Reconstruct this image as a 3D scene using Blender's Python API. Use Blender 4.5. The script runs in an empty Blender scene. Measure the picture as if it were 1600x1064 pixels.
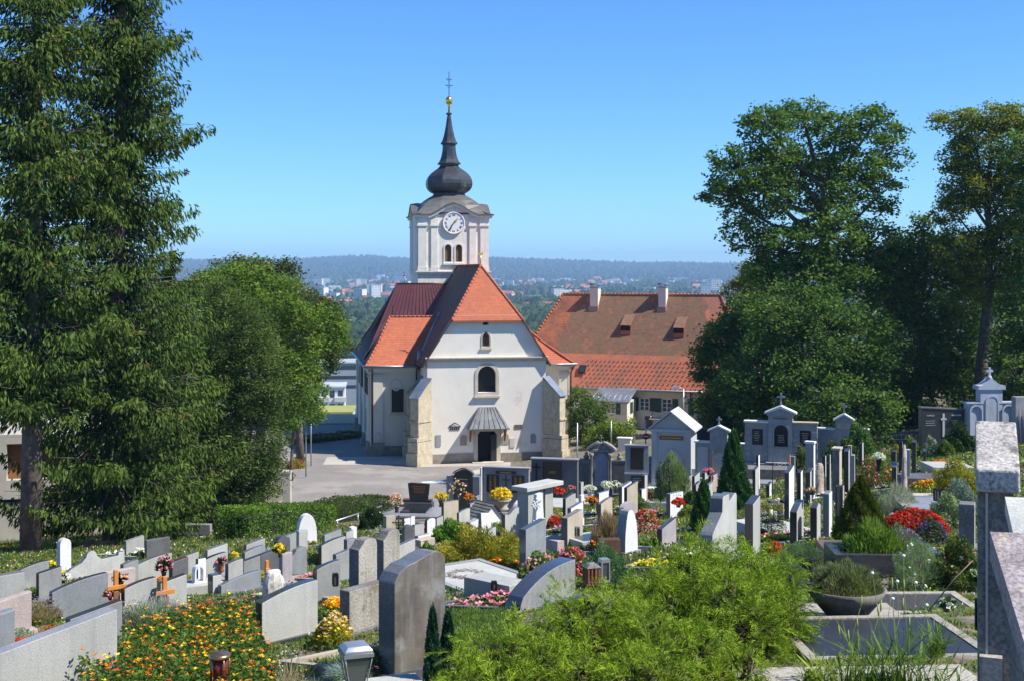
import bpy, math, random
import numpy as np
from mathutils import Vector, Matrix
from mathutils.geometry import tessellate_polygon

# ------------------------------------------------------------------ camera, light, exposure
scene = bpy.context.scene
COL = scene.collection
F = 2000.0            # focal length in photo pixels (photo 1600 x 1064)
CZ = 15.6             # camera height above the church square
HOR = 425.0           # horizon row in the photo
cam_d = bpy.data.cameras.new('camera'); cam = bpy.data.objects.new('camera', cam_d); COL.objects.link(cam)
cam_d.sensor_width = 36; cam_d.lens = 36 * F / 1600
cam_d.shift_y = -(532 - HOR) / 1600
cam_d.clip_start = 0.5; cam_d.clip_end = 40000
cam.location = (0, 0, CZ); cam.rotation_euler = (math.radians(90), 0, 0)
scene.camera = cam

SUN_AZ = math.radians(-15)     # direction to the sun from +x axis, counter-clockwise
SUN_EL = math.radians(50)
w = bpy.data.worlds.new('World'); scene.world = w; w.use_nodes = True
nt = w.node_tree
bg = nt.nodes['Background']; sky = nt.nodes.new('ShaderNodeTexSky'); sky.sky_type = 'NISHITA'
sky.sun_disc = False; sky.sun_elevation = SUN_EL; sky.sun_rotation = math.radians(90) - SUN_AZ
sky.altitude = 800; sky.air_density = 1.0; sky.dust_density = 0.0; sky.ozone_density = 4.0
hs = nt.nodes.new('ShaderNodeHueSaturation'); hs.inputs['Saturation'].default_value = 1.08; nt.links.new(sky.outputs[0], hs.inputs['Color'])
tn = nt.nodes.new('ShaderNodeMix'); tn.data_type = 'RGBA'; tn.blend_type = 'MULTIPLY'; tn.inputs[0].default_value = 1; tn.inputs[7].default_value = (.56, .88, 1.20, 1); nt.links.new(hs.outputs[0], tn.inputs[6]); nt.links.new(tn.outputs[2], bg.inputs[0]); bg.inputs[1].default_value = 0.10
sl = bpy.data.lights.new('sun', 'SUN'); sl.energy = 5.0; sl.angle = math.radians(0.5); sl.color = (1, 0.94, 0.84)
so = bpy.data.objects.new('sun', sl); COL.objects.link(so)
sd = Vector((math.cos(SUN_EL) * math.cos(SUN_AZ), math.cos(SUN_EL) * math.sin(SUN_AZ), math.sin(SUN_EL)))
so.rotation_euler = sd.to_track_quat('Z', 'Y').to_euler(); so.location = (30, 0, 60)
scene.view_settings.view_transform = 'Standard'; scene.view_settings.look = 'None'
scene.view_settings.exposure = 0.68; scene.view_settings.gamma = 1.0
scene.render.engine = 'CYCLES'
scene.cycles.max_bounces = 8; scene.cycles.transparent_max_bounces = 8
R = math.radians
rs = np.random.RandomState(7)
random.seed(11)

# ------------------------------------------------------------------ helpers
def W(px, py, D):
    "photo pixel at distance D -> world point"
    return Vector(((px - 800) / F * D, D, CZ - (py - HOR) / F * D))

GD = np.array([4, 7, 10, 14, 18, 25, 35, 45, 55, 65, 75, 83.0])
GX = [-200, 0, 450, 800, 1150, 1500, 1800]
GT = {  # photo row of the ground at each distance, converted below to drop under the camera
    -200: [1700, 1340, 1200, 1085, 1010, 940, 895, 872, 862, 855, 838, 826],
    0: [1900, 1400, 1200, 1085, 1010, 940, 895, 872, 860, 850, 830, 812],
    450: [1900, 1400, 1200, 1082, 1003, 925, 872, 845, 828, 816, 806, 801],
    800: [1880, 1390, 1190, 1060, 980, 905, 860, 838, 822, 810, 803, 801],
    1150: [1860, 1380, 1180, 1040, 955, 885, 830, 795, 775, 760, 750, 745],
    1500: [1840, 1360, 1170, 1030, 940, 850, 790, 750, 722, 703, 690, 685],
    1800: [1840, 1360, 1170, 1030, 940, 845, 780, 738, 708, 690, 677, 670]}
GH = np.array([[(v - HOR) * d / F for v, d in zip(GT[k], GD)] for k in GX])   # drop
def _ext(k):      # beyond 83 m
    return {1150: [12.9, 13.5, 14.6, 15.2], 1500: [10.3, 9.0, 8.0, 10.0], 1800: [9.3, 8.0, 7.0, 9.0]}.get(k, [15.6] * 4)
GD2 = np.concatenate([GD, [90, 105, 125, 150]])
GH2 = np.array([list(GH[i]) + _ext(k) for i, k in enumerate(GX)])
for i, k in enumerate(GX):
    if k <= 800: GH2[i][11] = 15.6
GXa = np.array(GX, float)
def ground(x, y):
    "ground height (vectorised)"
    x = np.asarray(x, float); y = np.asarray(y, float)
    yy = np.clip(y, 4, 150); u = np.clip(800 + F * x / np.maximum(yy, 1), -200, 1800)
    hs = np.array([np.interp(yy, GD2, GH2[i]) for i in range(len(GX))])
    j = np.clip(np.searchsorted(GXa, u, side='right') - 1, 0, len(GX) - 2)
    f = (u - GXa[j]) / (GXa[j + 1] - GXa[j])
    if hs.ndim == 1: h = hs[j] * (1 - f) + hs[j + 1] * f
    else:
        k = np.arange(u.size); hs2 = hs.reshape(len(GX), -1); jj = j.ravel(); ff = f.ravel()
        h = (hs2[jj, k] * (1 - ff) + hs2[jj + 1, k] * ff).reshape(u.shape)
    z = CZ - h
    # the hill falls away behind the church to the plain
    t = np.clip((y - 132) / 330.0, 0, 1); t = t * t * (3 - 2 * t) * 0.35 + 0.65 * t
    z = z * (1 - t) + (-42.0) * t
    return z
def gz(x, y): return float(ground(np.array([x]), np.array([y]))[0])
def G(px, D):
    x = (px - 800) / F * D
    return Vector((x, D, gz(x, D)))

def tag(o, label=None, cat=None, group=None, kind=None):
    if label: o['label'] = label
    if cat: o['category'] = cat
    if group: o['group'] = group
    if kind: o['kind'] = kind
    return o
def empty(name, loc, rz=0, label=None, cat=None, group=None):
    o = bpy.data.objects.new(name, None); COL.objects.link(o); o.location = loc; o.rotation_euler = (0, 0, rz)
    o.empty_display_size = 0.3
    return tag(o, label, cat, group)

class MB:
    def __init__(s): s.v = []; s.f = []; s.m = []; s.sm = []
    def add(s, vs, fs, m=0, smooth=False, T=None):
        b = len(s.v)
        s.v += [tuple(T @ Vector(v)) for v in vs] if T is not None else [tuple(v) for v in vs]
        for f in fs: s.f.append(tuple(b + i for i in f)); s.m.append(m); s.sm.append(smooth)
        return s
    def box(s, x0, x1, y0, y1, z0, z1, m=0, T=None):
        v = [(x0, y0, z0), (x1, y0, z0), (x1, y1, z0), (x0, y1, z0), (x0, y0, z1), (x1, y0, z1), (x1, y1, z1), (x0, y1, z1)]
        return s.add(v, [(0, 3, 2, 1), (4, 5, 6, 7), (0, 1, 5, 4), (1, 2, 6, 5), (2, 3, 7, 6), (3, 0, 4, 7)], m, False, T)
    def cbox(s, c, sx, sy, sz, m=0, T=None):      # centre x,y and base z
        return s.box(c[0] - sx / 2, c[0] + sx / 2, c[1] - sy / 2, c[1] + sy / 2, c[2], c[2] + sz, m, T)
    def prism(s, loop, y0, y1, m=0, T=None, mside=None, smooth=False):
        "2D loop (x,z) counter-clockwise seen from -y, extruded from y0 (front) to y1"
        n = len(loop); v = [(x, y0, z) for x, z in loop] + [(x, y1, z) for x, z in loop]
        tris = tessellate_polygon([[Vector((x, z, 0)) for x, z in loop]])
        b = len(s.v)
        s.v += [tuple(T @ Vector(q)) for q in v] if T is not None else v
        for t in tris:
            a = [loop[i] for i in t]
            ar = (a[1][0] - a[0][0]) * (a[2][1] - a[0][1]) - (a[2][0] - a[0][0]) * (a[1][1] - a[0][1])
            t = tuple(t) if ar > 0 else tuple(reversed(t))
            s.f.append(tuple(b + i for i in t)); s.m.append(m); s.sm.append(False)
            s.f.append(tuple(b + n + i for i in reversed(t))); s.m.append(m); s.sm.append(False)
        ms = m if mside is None else mside
        for i in range(n):
            j = (i + 1) % n
            s.f.append((b + i, b + n + i, b + n + j, b + j)); s.m.append(ms); s.sm.append(smooth)
        return s
    def panel(s, outer, holes, y, depth, m=0, mrev=None, T=None):
        "wall face in plane y with real openings and reveals going back by depth"
        loops = [outer] + holes; flat = [p for l in loops for p in l]
        tris = tessellate_polygon([[Vector((x, z, 0)) for x, z in l] for l in loops])
        b = len(s.v); v = [(x, y, z) for x, z in flat]
        s.v += [tuple(T @ Vector(q)) for q in v] if T is not None else v
        for t in tris:
            a = [flat[i] for i in t]
            ar = (a[1][0] - a[0][0]) * (a[2][1] - a[0][1]) - (a[2][0] - a[0][0]) * (a[1][1] - a[0][1])
            t = tuple(t) if ar > 0 else tuple(reversed(t))
            s.f.append(tuple(b + i for i in t)); s.m.append(m); s.sm.append(False)
        for h in holes:
            n = len(h); v = [(x, y, z) for x, z in h] + [(x, y + depth, z) for x, z in h]
            s.add(v, [(i, (i + 1) % n, n + (i + 1) % n, n + i) for i in range(n)], m if mrev is None else mrev, False, T)
        return s
    def face2d(s, loop, y, m=0, T=None):
        tris = tessellate_polygon([[Vector((x, z, 0)) for x, z in loop]])
        return s.add([(x, y, z) for x, z in loop], [tuple(t) for t in tris], m, False, T)
    def ring2d(s, lo, li, y0, y1, m=0, T=None):
        "frame between two loops of equal length, y0 front .. y1 back"
        n = len(lo); v = [(x, y0, z) for x, z in lo] + [(x, y0, z) for x, z in li] + [(x, y1, z) for x, z in lo] + [(x, y1, z) for x, z in li]
        f = []
        for i in range(n):
            j = (i + 1) % n
            f += [(i, j, n + j, n + i), (2 * n + i, 3 * n + i, 3 * n + j, 2 * n + j), (i, 2 * n + i, 2 * n + j, j), (n + i, n + j, 3 * n + j, 3 * n + i)]
        return s.add(v, f, m, False, T)
    def lathe(s, prof, n=16, c=(0, 0), m=0, smooth=True, T=None, rot=0.0, caps=True):
        v = []
        for r, z in prof:
            for k in range(n):
                a = 2 * math.pi * k / n + rot; v.append((c[0] + r * math.cos(a), c[1] + r * math.sin(a), z))
        f = []
        for i in range(len(prof) - 1):
            for k in range(n):
                k2 = (k + 1) % n; f.append((i * n + k, i * n + k2, (i + 1) * n + k2, (i + 1) * n + k))
        s.add(v, f, m, smooth, T)
        if caps:
            b = len(s.v) - len(v)
            s.f.append(tuple(b + k for k in reversed(range(n)))); s.m.append(m); s.sm.append(False)
            s.f.append(tuple(b + (len(prof) - 1) * n + k for k in range(n))); s.m.append(m); s.sm.append(False)
        return s
    def tube(s, pts, rad, n=8, m=0, smooth=True):
        pts = [Vector(p) for p in pts]; rad = rad if hasattr(rad, '__len__') else [rad] * len(pts)
        v = []; prev = None
        for i, p in enumerate(pts):
            d = (pts[min(i + 1, len(pts) - 1)] - pts[max(i - 1, 0)]).normalized()
            a = d.orthogonal().normalized() if prev is None else (prev - d * prev.dot(d)).normalized()
            prev = a; bb = d.cross(a)
            for k in range(n):
                t = 2 * math.pi * k / n; v.append(p + (a * math.cos(t) + bb * math.sin(t)) * rad[i])
        f = [(i * n + k, i * n + (k + 1) % n, (i + 1) * n + (k + 1) % n, (i + 1) * n + k) for i in range(len(pts) - 1) for k in range(n)]
        f += [tuple(reversed(range(n))), tuple((len(pts) - 1) * n + k for k in range(n))]
        return s.add(v, f, m, smooth)
    def build(s, name, mats, parent=None, loc=None, rz=None, bevel=0):
        me = bpy.data.meshes.new(name); me.from_pydata(s.v, [], s.f)
        mats = mats if isinstance(mats, (list, tuple)) else [mats]
        for m in mats: me.materials.append(m)
        me.polygons.foreach_set('material_index', s.m); me.polygons.foreach_set('use_smooth', s.sm)
        me.update()
        o = bpy.data.objects.new(name, me); COL.objects.link(o)
        if parent is not None: o.parent = parent
        if loc is not None: o.location = loc
        if rz is not None: o.rotation_euler = (0, 0, rz)
        if bevel:
            bv = o.modifiers.new('bevel', 'BEVEL'); bv.width = bevel; bv.segments = 2; bv.limit_method = 'ANGLE'
        return o

def arch(cx, z0, wd, h, kind='round', n=10):
    "opening loop, counter-clockwise from bottom left"
    x0, x1 = cx - wd / 2, cx + wd / 2
    if kind == 'rect': return [(x0, z0), (x1, z0), (x1, z0 + h), (x0, z0 + h)]
    pts = [(x0, z0), (x1, z0)]
    if kind == 'round':
        r = wd / 2; zc = z0 + h - r
        pts += [(cx + r * math.cos(math.pi * i / n), zc + r * math.sin(math.pi * i / n)) for i in range(n + 1)]
    else:   # gothic
        hh = wd * 0.9; zc = z0 + h - hh
        for i in range(n + 1):
            t = i / n
            if t <= .5: a = t * 2; pts.append((x1 - (wd / 2) * (1 - math.cos(a * math.pi / 2)) ** 1.0, zc + hh * math.sin(a * math.pi / 2)))
            else: a = (1 - t) * 2; pts.append((x0 + (wd / 2) * (1 - math.cos(a * math.pi / 2)), zc + hh * math.sin(a * math.pi / 2)))
    return pts
def grow(loop, k, base=True):
    cx = sum(p[0] for p in loop) / len(loop); zs = [p[1] for p in loop]; z0, z1 = min(zs), max(zs); cz = (z0 + z1) / 2
    hw = (max(p[0] for p in loop) - min(p[0] for p in loop)) / 2; cx = (max(p[0] for p in loop) + min(p[0] for p in loop)) / 2; hh = (z1 - z0) / 2
    return [(cx + (x - cx) * (hw + k) / hw, cz + (z - cz) * (hh + k) / hh) for x, z in loop]

# ---- foliage: rhombic leaves with their own colour
def leafmesh(name, P, U, V, C, mat, parent=None, extra=None):
    "P centre, U half length vector, V half width vector, C colour per leaf"
    n = len(P); vs = np.empty((n, 4, 3), np.float32)
    vs[:, 0] = P - U; vs[:, 1] = P + V; vs[:, 2] = P + U; vs[:, 3] = P - V
    me = bpy.data.meshes.new(name)
    me.vertices.add(4 * n); me.vertices.foreach_set('co', vs.ravel())
    me.loops.add(4 * n); me.loops.foreach_set('vertex_index', np.arange(4 * n, dtype=np.int32))
    me.polygons.add(n); me.polygons.foreach_set('loop_start', np.arange(n, dtype=np.int32) * 4)
    me.polygons.foreach_set('loop_total', np.full(n, 4, np.int32))
    me.update(calc_edges=True)
    at = me.attributes.new('leafcol', 'FLOAT_VECTOR', 'FACE'); at.data.foreach_set('vector', np.asarray(C, np.float32).ravel())
    me.materials.append(mat)
    o = bpy.data.objects.new(name, me); COL.objects.link(o)
    if parent is not None: o.parent = parent
    return o
def rdir(n, r=rs):
    v = r.normal(size=(n, 3)); return v / np.linalg.norm(v, axis=1)[:, None]
def perp(U, r=rs):
    v = rdir(len(U), r); v = np.cross(U, v); return v / (np.linalg.norm(v, axis=1)[:, None] + 1e-9)
def lcol(n, a, b, r=rs, jit=.15, clump=None):
    "colours between a and b"
    t = r.rand(n) if clump is None else np.clip(clump + r.normal(size=n) * .18, 0, 1)
    c = np.array(a)[None] * (1 - t[:, None]) + np.array(b)[None] * t[:, None]
    return np.clip(c * (1 + r.normal(size=n)[:, None] * jit), 0.002, 1)
class Leaves:
    def __init__(s): s.P = []; s.U = []; s.V = []; s.C = []
    def add(s, P, U, V, C): s.P.append(P); s.U.append(U); s.V.append(V); s.C.append(C)
    def build(s, name, mat, parent=None):
        return leafmesh(name, np.concatenate(s.P), np.concatenate(s.U), np.concatenate(s.V), np.concatenate(s.C), mat, parent)

# ------------------------------------------------------------------ materials
MATS = {}
def newmat(name):
    m = bpy.data.materials.new(name); m.use_nodes = True; t = m.node_tree
    return m, t, t.nodes['Principled BSDF']
def N(t, typ, **k):
    n = t.nodes.new(typ)
    for a, b in k.items(): setattr(n, a, b)
    return n
def mixc(t, fac, a, b, mode='MIX'):
    n = N(t, 'ShaderNodeMix', data_type='RGBA', blend_type=mode)
    for i, v in ((0, fac), (6, a), (7, b)):
        if hasattr(v, 'links') or hasattr(v, 'is_linked'): t.links.new(v, n.inputs[i])
        else: n.inputs[i].default_value = (*v, 1) if isinstance(v, (tuple, list)) else v
    return n.outputs[2]
def noise(t, vec, scale, det=4, rough=.6):
    n = N(t, 'ShaderNodeTexNoise'); n.inputs['Scale'].default_value = scale; n.inputs['Detail'].default_value = det
    n.inputs['Roughness'].default_value = rough; t.links.new(vec, n.inputs['Vector']); return n.outputs['Fac']
def ramp(t, fac, p0, p1, c0=(0, 0, 0), c1=(1, 1, 1)):
    n = N(t, 'ShaderNodeValToRGB'); n.color_ramp.elements[0].position = p0; n.color_ramp.elements[1].position = p1
    n.color_ramp.elements[0].color = (*c0, 1); n.color_ramp.elements[1].color = (*c1, 1)
    t.links.new(fac, n.inputs[0]); return n.outputs[0]
def mapping(t, vec, sc):
    n = N(t, 'ShaderNodeMapping'); n.inputs['Scale'].default_value = sc; t.links.new(vec, n.inputs['Vector']); return n.outputs[0]
def surf(name, c1, c2, scale=4, rough=.8, speck=0, speckscale=120, streak=0, streakcol=(.08, .08, .075), bump=.15, bscale=30, spec=.4,
         patch=None, metallic=0, coat=0, rnd=0.12, world=False):
    m, t, b = newmat(name)
    tc = N(t, 'ShaderNodeTexCoord'); vec = tc.outputs['Object']
    if world: g = N(t, 'ShaderNodeNewGeometry'); vec = g.outputs['Position']
    oi = N(t, 'ShaderNodeObjectInfo')
    add = N(t, 'ShaderNodeVectorMath', operation='ADD'); t.links.new(vec, add.inputs[0])
    sc = N(t, 'ShaderNodeVectorMath', operation='SCALE'); cb = N(t, 'ShaderNodeCombineXYZ')
    for i in range(3): t.links.new(oi.outputs['Random'], cb.inputs[i])
    t.links.new(cb.outputs[0], sc.inputs[0]); sc.inputs['Scale'].default_value = 37.0; t.links.new(sc.outputs[0], add.inputs[1])
    vec = add.outputs[0]
    col = mixc(t, ramp(t, noise(t, vec, scale, 6), .35, .65), c1, c2)
    if patch: col = mixc(t, ramp(t, noise(t, vec, patch[1], 5), patch[2], patch[2] + .1), col, patch[0])
    if speck: col = mixc(t, ramp(t, noise(t, vec, speckscale, 2), .38, .62), mixc(t, 1.0, col, (1 - speck,) * 3, 'MULTIPLY'), mixc(t, 1.0, col, (1 + speck,) * 3, 'MULTIPLY'))
    if streak: col = mixc(t, mixc(t, 1.0, ramp(t, noise(t, mapping(t, vec, (7, 7, .7)), 1.3, 4), .5, .72), (streak,) * 3, 'MULTIPLY'), col, streakcol)
    if rnd:
        mr = N(t, 'ShaderNodeMapRange'); t.links.new(oi.outputs['Random'], mr.inputs[0]); mr.inputs[3].default_value = 1 - rnd; mr.inputs[4].default_value = 1 + rnd
        cc = N(t, 'ShaderNodeCombineXYZ')
        for i in range(3): t.links.new(mr.outputs[0], cc.inputs[i])
        col = mixc(t, 1.0, col, cc.outputs[0], 'MULTIPLY')
    t.links.new(col, b.inputs['Base Color'])
    b.inputs['Roughness'].default_value = rough; b.inputs['Specular IOR Level'].default_value = spec; b.inputs['Metallic'].default_value = metallic
    b.inputs['Coat Weight'].default_value = coat
    if bump:
        bn = N(t, 'ShaderNodeBump'); bn.inputs['Strength'].default_value = bump; bn.inputs['Distance'].default_value = .02
        t.links.new(noise(t, vec, bscale, 4), bn.inputs['Height']); t.links.new(bn.outputs[0], b.inputs['Normal'])
    MATS[name] = m
    return m
def flat(name, c, rough=.6, metallic=0, spec=.4, coat=0):
    m, t, b = newmat(name); b.inputs['Base Color'].default_value = (*c, 1); b.inputs['Roughness'].default_value = rough
    b.inputs['Metallic'].default_value = metallic; b.inputs['Specular IOR Level'].default_value = spec; b.inputs['Coat Weight'].default_value = coat
    return m
def foliage_mat(name, transl=.35, rough=.55, spec=.3):
    m, t, b = newmat(name); at = N(t, 'ShaderNodeAttribute', attribute_name='leafcol')
    t.links.new(at.outputs['Vector'], b.inputs['Base Color']); b.inputs['Roughness'].default_value = rough
    b.inputs['Specular IOR Level'].default_value = spec
    tr = N(t, 'ShaderNodeBsdfTranslucent'); t.links.new(mixc(t, 1.0, at.outputs['Vector'], (1.1, 1.25, .6), 'MULTIPLY'), tr.inputs['Color'])
    mx = N(t, 'ShaderNodeMixShader'); mx.inputs[0].default_value = transl
    t.links.new(b.outputs[0], mx.inputs[1]); t.links.new(tr.outputs[0], mx.inputs[2])
    t.links.new(mx.outputs[0], t.nodes['Material Output'].inputs['Surface'])
    return m
LEAF = foliage_mat('leaf', .42, .6, .2); NEEDLE = foliage_mat('needle', .15, .75, .1); PETAL = foliage_mat('petal', .3, .6, .2)
BARK = surf('bark', (.07, .055, .045), (.16, .13, .11), 3, .9, streak=.4, bump=.8, bscale=8)
def tilemat(name, c1, c2, c3, rows=.17, blotch=.6, bmix=.5, dark=.45, moss=None):
    "plain clay tile rows by height, tile to tile variation and weathered blotches"
    m, t, b = newmat(name); tc = N(t, 'ShaderNodeTexCoord'); vec = tc.outputs['Object']
    v1 = N(t, 'ShaderNodeTexVoronoi'); v1.inputs['Scale'].default_value = 1.0
    t.links.new(mapping(t, vec, (5.0, 5.0, 1 / rows)), v1.inputs['Vector'])
    sep = N(t, 'ShaderNodeSeparateColor'); t.links.new(v1.outputs['Color'], sep.inputs[0])
    col = mixc(t, sep.outputs[0], c1, c2)
    col = mixc(t, mixc(t, 1.0, ramp(t, noise(t, vec, blotch, 7, .7), .42, .6), (bmix,) * 3, 'MULTIPLY'), col, c3)
    if moss: col = mixc(t, ramp(t, noise(t, vec, 1.3, 6, .7), moss[1], moss[1] + .12), col, moss[0])
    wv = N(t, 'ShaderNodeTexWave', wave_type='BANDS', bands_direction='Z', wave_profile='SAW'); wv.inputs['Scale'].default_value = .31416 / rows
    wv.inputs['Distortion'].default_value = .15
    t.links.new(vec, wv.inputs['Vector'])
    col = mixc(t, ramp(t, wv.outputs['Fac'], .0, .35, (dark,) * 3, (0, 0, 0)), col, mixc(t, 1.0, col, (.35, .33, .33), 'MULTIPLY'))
    t.links.new(col, b.inputs['Base Color']); b.inputs['Roughness'].default_value = .85
    bn = N(t, 'ShaderNodeBump'); bn.inputs['Strength'].default_value = .5; bn.inputs['Distance'].default_value = .04
    t.links.new(wv.outputs['Fac'], bn.inputs['Height']); t.links.new(bn.outputs[0], b.inputs['Normal'])
    return m
PLASTER = surf('plaster_white', (.84, .80, .71), (.78, .74, .65), .8, .9, streak=.12, streakcol=(.5, .48, .42), bump=.1, patch=((.62, .58, .49), .5, .62), rnd=0)
PLASTER2 = surf('plaster_cream', (.66, .62, .53), (.6, .56, .47), .6, .9, streak=.15, streakcol=(.4, .37, .3), bump=.1, rnd=.03)
TOWERW = surf('plaster_tower', (.82, .77, .68), (.72, .67, .59), 1.5, .9, streak=.35, streakcol=(.42, .39, .33), bump=.1, rnd=.02)
TRIM = surf('trim_stone', (.60, .55, .44), (.50, .45, .35), 2, .9, streak=.3, streakcol=(.3, .27, .2), bump=.2, rnd=.05)
BUTT = surf('sandstone', (.50, .44, .32), (.37, .32, .23), 1.8, .95, streak=.5, streakcol=(.16, .14, .11), bump=.5, bscale=8, rnd=.08, speck=.15, speckscale=9)
PLINTH = surf('plinth_stone', (.34, .30, .24), (.24, .21, .17), 2, .95, streak=.5, streakcol=(.12, .11, .09), bump=.4, bscale=10)
TILE_O = tilemat('roof_tile_orange', (.50, .145, .065), (.40, .105, .05), (.30, .10, .06), .17, .5, .5)
TILE_N = tilemat('roof_tile_new', (.48, .155, .08), (.42, .13, .068), (.22, .12, .085), .2, .35, .85, dark=.12)
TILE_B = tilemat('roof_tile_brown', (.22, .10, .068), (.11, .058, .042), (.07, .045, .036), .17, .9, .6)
TILE_W = tilemat('roof_tile_weathered', (.25, .125, .075), (.15, .08, .052), (.19, .13, .07), .17, .8, .7, moss=((.38, .14, .07), .56))
TILE_R = tilemat('roof_tile_rust', (.42, .14, .065), (.30, .10, .05), (.14, .075, .045), .17, .7, .8)
PURPLE = surf('painted_metal_roof', (.085, .022, .026), (.06, .017, .022), .6, .4, bump=.05, spec=.5, rnd=0)
SLATE = surf('sheet_metal_dark', (.085, .09, .095), (.05, .053, .057), 1.0, .38, bump=.15, bscale=3, metallic=.55, patch=((.14, .14, .14), 1.2, .58), rnd=0, streak=.4, streakcol=(.15, .145, .14))
SKIRT = surf('sheet_metal_brown', (.15, .145, .135), (.10, .097, .09), 1.0, .5, metallic=.3, streak=.4, streakcol=(.22, .2, .18), rnd=0)
ZINC = surf('zinc', (.33, .37, .42), (.24, .27, .31), 1.5, .42, metallic=.6, bump=.05, rnd=0)
GLASS = surf('window_glass', (.02, .024, .03), (.035, .04, .05), 5, .08, bump=0, spec=.6)
DARK = flat('dark_interior', (.008, .009, .012), .9)
GOLD = flat('gold', (.9, .58, .12), .25, 1.0)
IRON = flat('iron', (.02, .02, .022), .5, .5)
WOODB = surf('wood_brown', (.26, .12, .05), (.17, .075, .03), 6, .7, bump=.2)
WHITEP = flat('white_paint', (.78, .78, .76), .6)
GREENP = flat('green_shutter', (.012, .06, .04), .5)
PIPE = flat('painted_pipe', (.06, .04, .035), .5)
STEEL = flat('galvanised_steel', (.42, .44, .46), .4, .7)
ASPH = surf('asphalt', (.235, .215, .195), (.185, .172, .158), .35, .95, speck=.25, speckscale=60, bump=.2, bscale=40, world=True, rnd=0, patch=((.275, .255, .23), .25, .5), streak=.0)
PAVE = surf('pavement', (.42, .39, .34), (.34, .31, .27), .5, .95, speck=.1, bump=.1, world=True, rnd=0)
# ------------------------------------------------------------------ terrain and paving
def sheet(name, xs, ys, zf, mat, kind='structure', dz=0):
    X, Y = np.meshgrid(xs, ys); Z = zf(X.ravel(), Y.ravel()).reshape(X.shape) + dz
    v = np.stack([X.ravel(), Y.ravel(), Z.ravel()], 1); nx = len(xs)
    f = [(j * nx + i, j * nx + i + 1, (j + 1) * nx + i + 1, (j + 1) * nx + i) for j in range(len(ys) - 1) for i in range(nx - 1)]
    me = bpy.data.meshes.new(name); me.from_pydata(v.tolist(), [], f); me.materials.append(mat)
    me.polygons.foreach_set('use_smooth', [True] * len(f)); me.update()
    o = bpy.data.objects.new(name, me); COL.objects.link(o)
    if kind: o['kind'] = kind
    return o
def ground_mat():
    m, t, b = newmat('ground_soil_grass'); g = N(t, 'ShaderNodeNewGeometry'); v = g.outputs['Position']
    soil = mixc(t, ramp(t, noise(t, v, 3, 6), .35, .65), (.09, .07, .048), (.22, .19, .15))
    grass = mixc(t, ramp(t, noise(t, v, 9, 5), .3, .7), (.05, .08, .018), (.11, .14, .035))
    near = mixc(t, ramp(t, noise(t, v, .5, 4), .52, .62), soil, grass)
    far = mixc(t, ramp(t, noise(t, v, .012, 7, .6), .38, .6), (.022, .048, .016), (.075, .12, .035))
    far = mixc(t, ramp(t, noise(t, v, .006, 3), .60, .64), far, (.20, .22, .09))
    sp = N(t, 'ShaderNodeSeparateXYZ'); t.links.new(v, sp.inputs[0])
    dv = N(t, 'ShaderNodeMapRange'); t.links.new(sp.outputs[1], dv.inputs[0]); dv.inputs[1].default_value = 120; dv.inputs[2].default_value = 160
    t.links.new(mixc(t, dv.outputs[0], near, far), b.inputs['Base Color']); b.inputs['Roughness'].default_value = .95
    bn = N(t, 'ShaderNodeBump'); bn.inputs['Strength'].default_value = .5; bn.inputs['Distance'].default_value = .05
    t.links.new(noise(t, v, 14, 5), bn.inputs['Height']); t.links.new(bn.outputs[0], b.inputs['Normal'])
    return m
GROUND = ground_mat()
def fbm(x, y, sc, seed=0, oct=4):
    r = np.random.RandomState(seed); z = np.zeros_like(x); a = 1
    for o in range(oct):
        for k in range(3):
            th = r.rand() * 6.28; ph = r.rand() * 6.28; f = sc * 2 ** o * (0.7 + .6 * r.rand())
            z += a * np.sin((x * math.cos(th) + y * math.sin(th)) * f * 6.28 + ph + 1.3 * np.sin((x * math.sin(th) - y * math.cos(th)) * f * 4 + ph * 2)) / 3
        a *= .5
    return z
def terrain_z(x, y):
    z = ground(x, y)
    # wooded hills beyond the plain
    u = 800 + F * x / np.maximum(y, 1)
    crest = np.interp(u, [-600, 300, 420, 500, 570, 640, 760, 900, 1000, 1060, 1150, 1400, 1600, 2400],
                      [110, 92, 84, 100, 118, 98, 100, 84, 66, 70, 62, 90, 100, 90])
    t = np.clip((y - 5200) / 3600.0, 0, 1); t = t * t * (3 - 2 * t)
    hz = t * (crest - 40 + 42 + 4 * fbm(x, y, 1 / 2500., 3)) * 1.0
    t2 = np.clip((y - 4200) / 1500, 0, 1) * np.clip(1 - (y - 9500) / 3000, 0, 1)
    hz = hz + t2 * 9 * (fbm(x, y, 1 / 1800., 5) + .3) * (t < .97)
    return z + hz
ysn = np.concatenate([[-40, -20, 0, 3], np.arange(4, 20, .5), np.arange(20, 140, 1.25), np.geomspace(141, 700, 46), np.geomspace(720, 5000, 34), np.arange(5100, 10500, 90)])
NU = 150
us = np.linspace(-.8, .8, NU)
Y2, U2 = np.meshgrid(ysn, us, indexing='ij'); X2 = U2 * (np.maximum(Y2, 0) + 30)
Z2 = terrain_z(X2.ravel(), Y2.ravel())
Z2 = np.where(Y2.ravel() > 150, Z2, Z2)
me = bpy.data.meshes.new('ground')
me.from_pydata(np.stack([X2.ravel(), Y2.ravel(), Z2], 1).tolist(), [], [(j * NU + i, j * NU + i + 1, (j + 1) * NU + i + 1, (j + 1) * NU + i) for j in range(len(ysn) - 1) for i in range(NU - 1)])
me.materials.append(GROUND); me.polygons.foreach_set('use_smooth', [True] * len(me.polygons)); me.update()
o = bpy.data.objects.new('ground', me); COL.objects.link(o); o['kind'] = 'structure'

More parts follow.
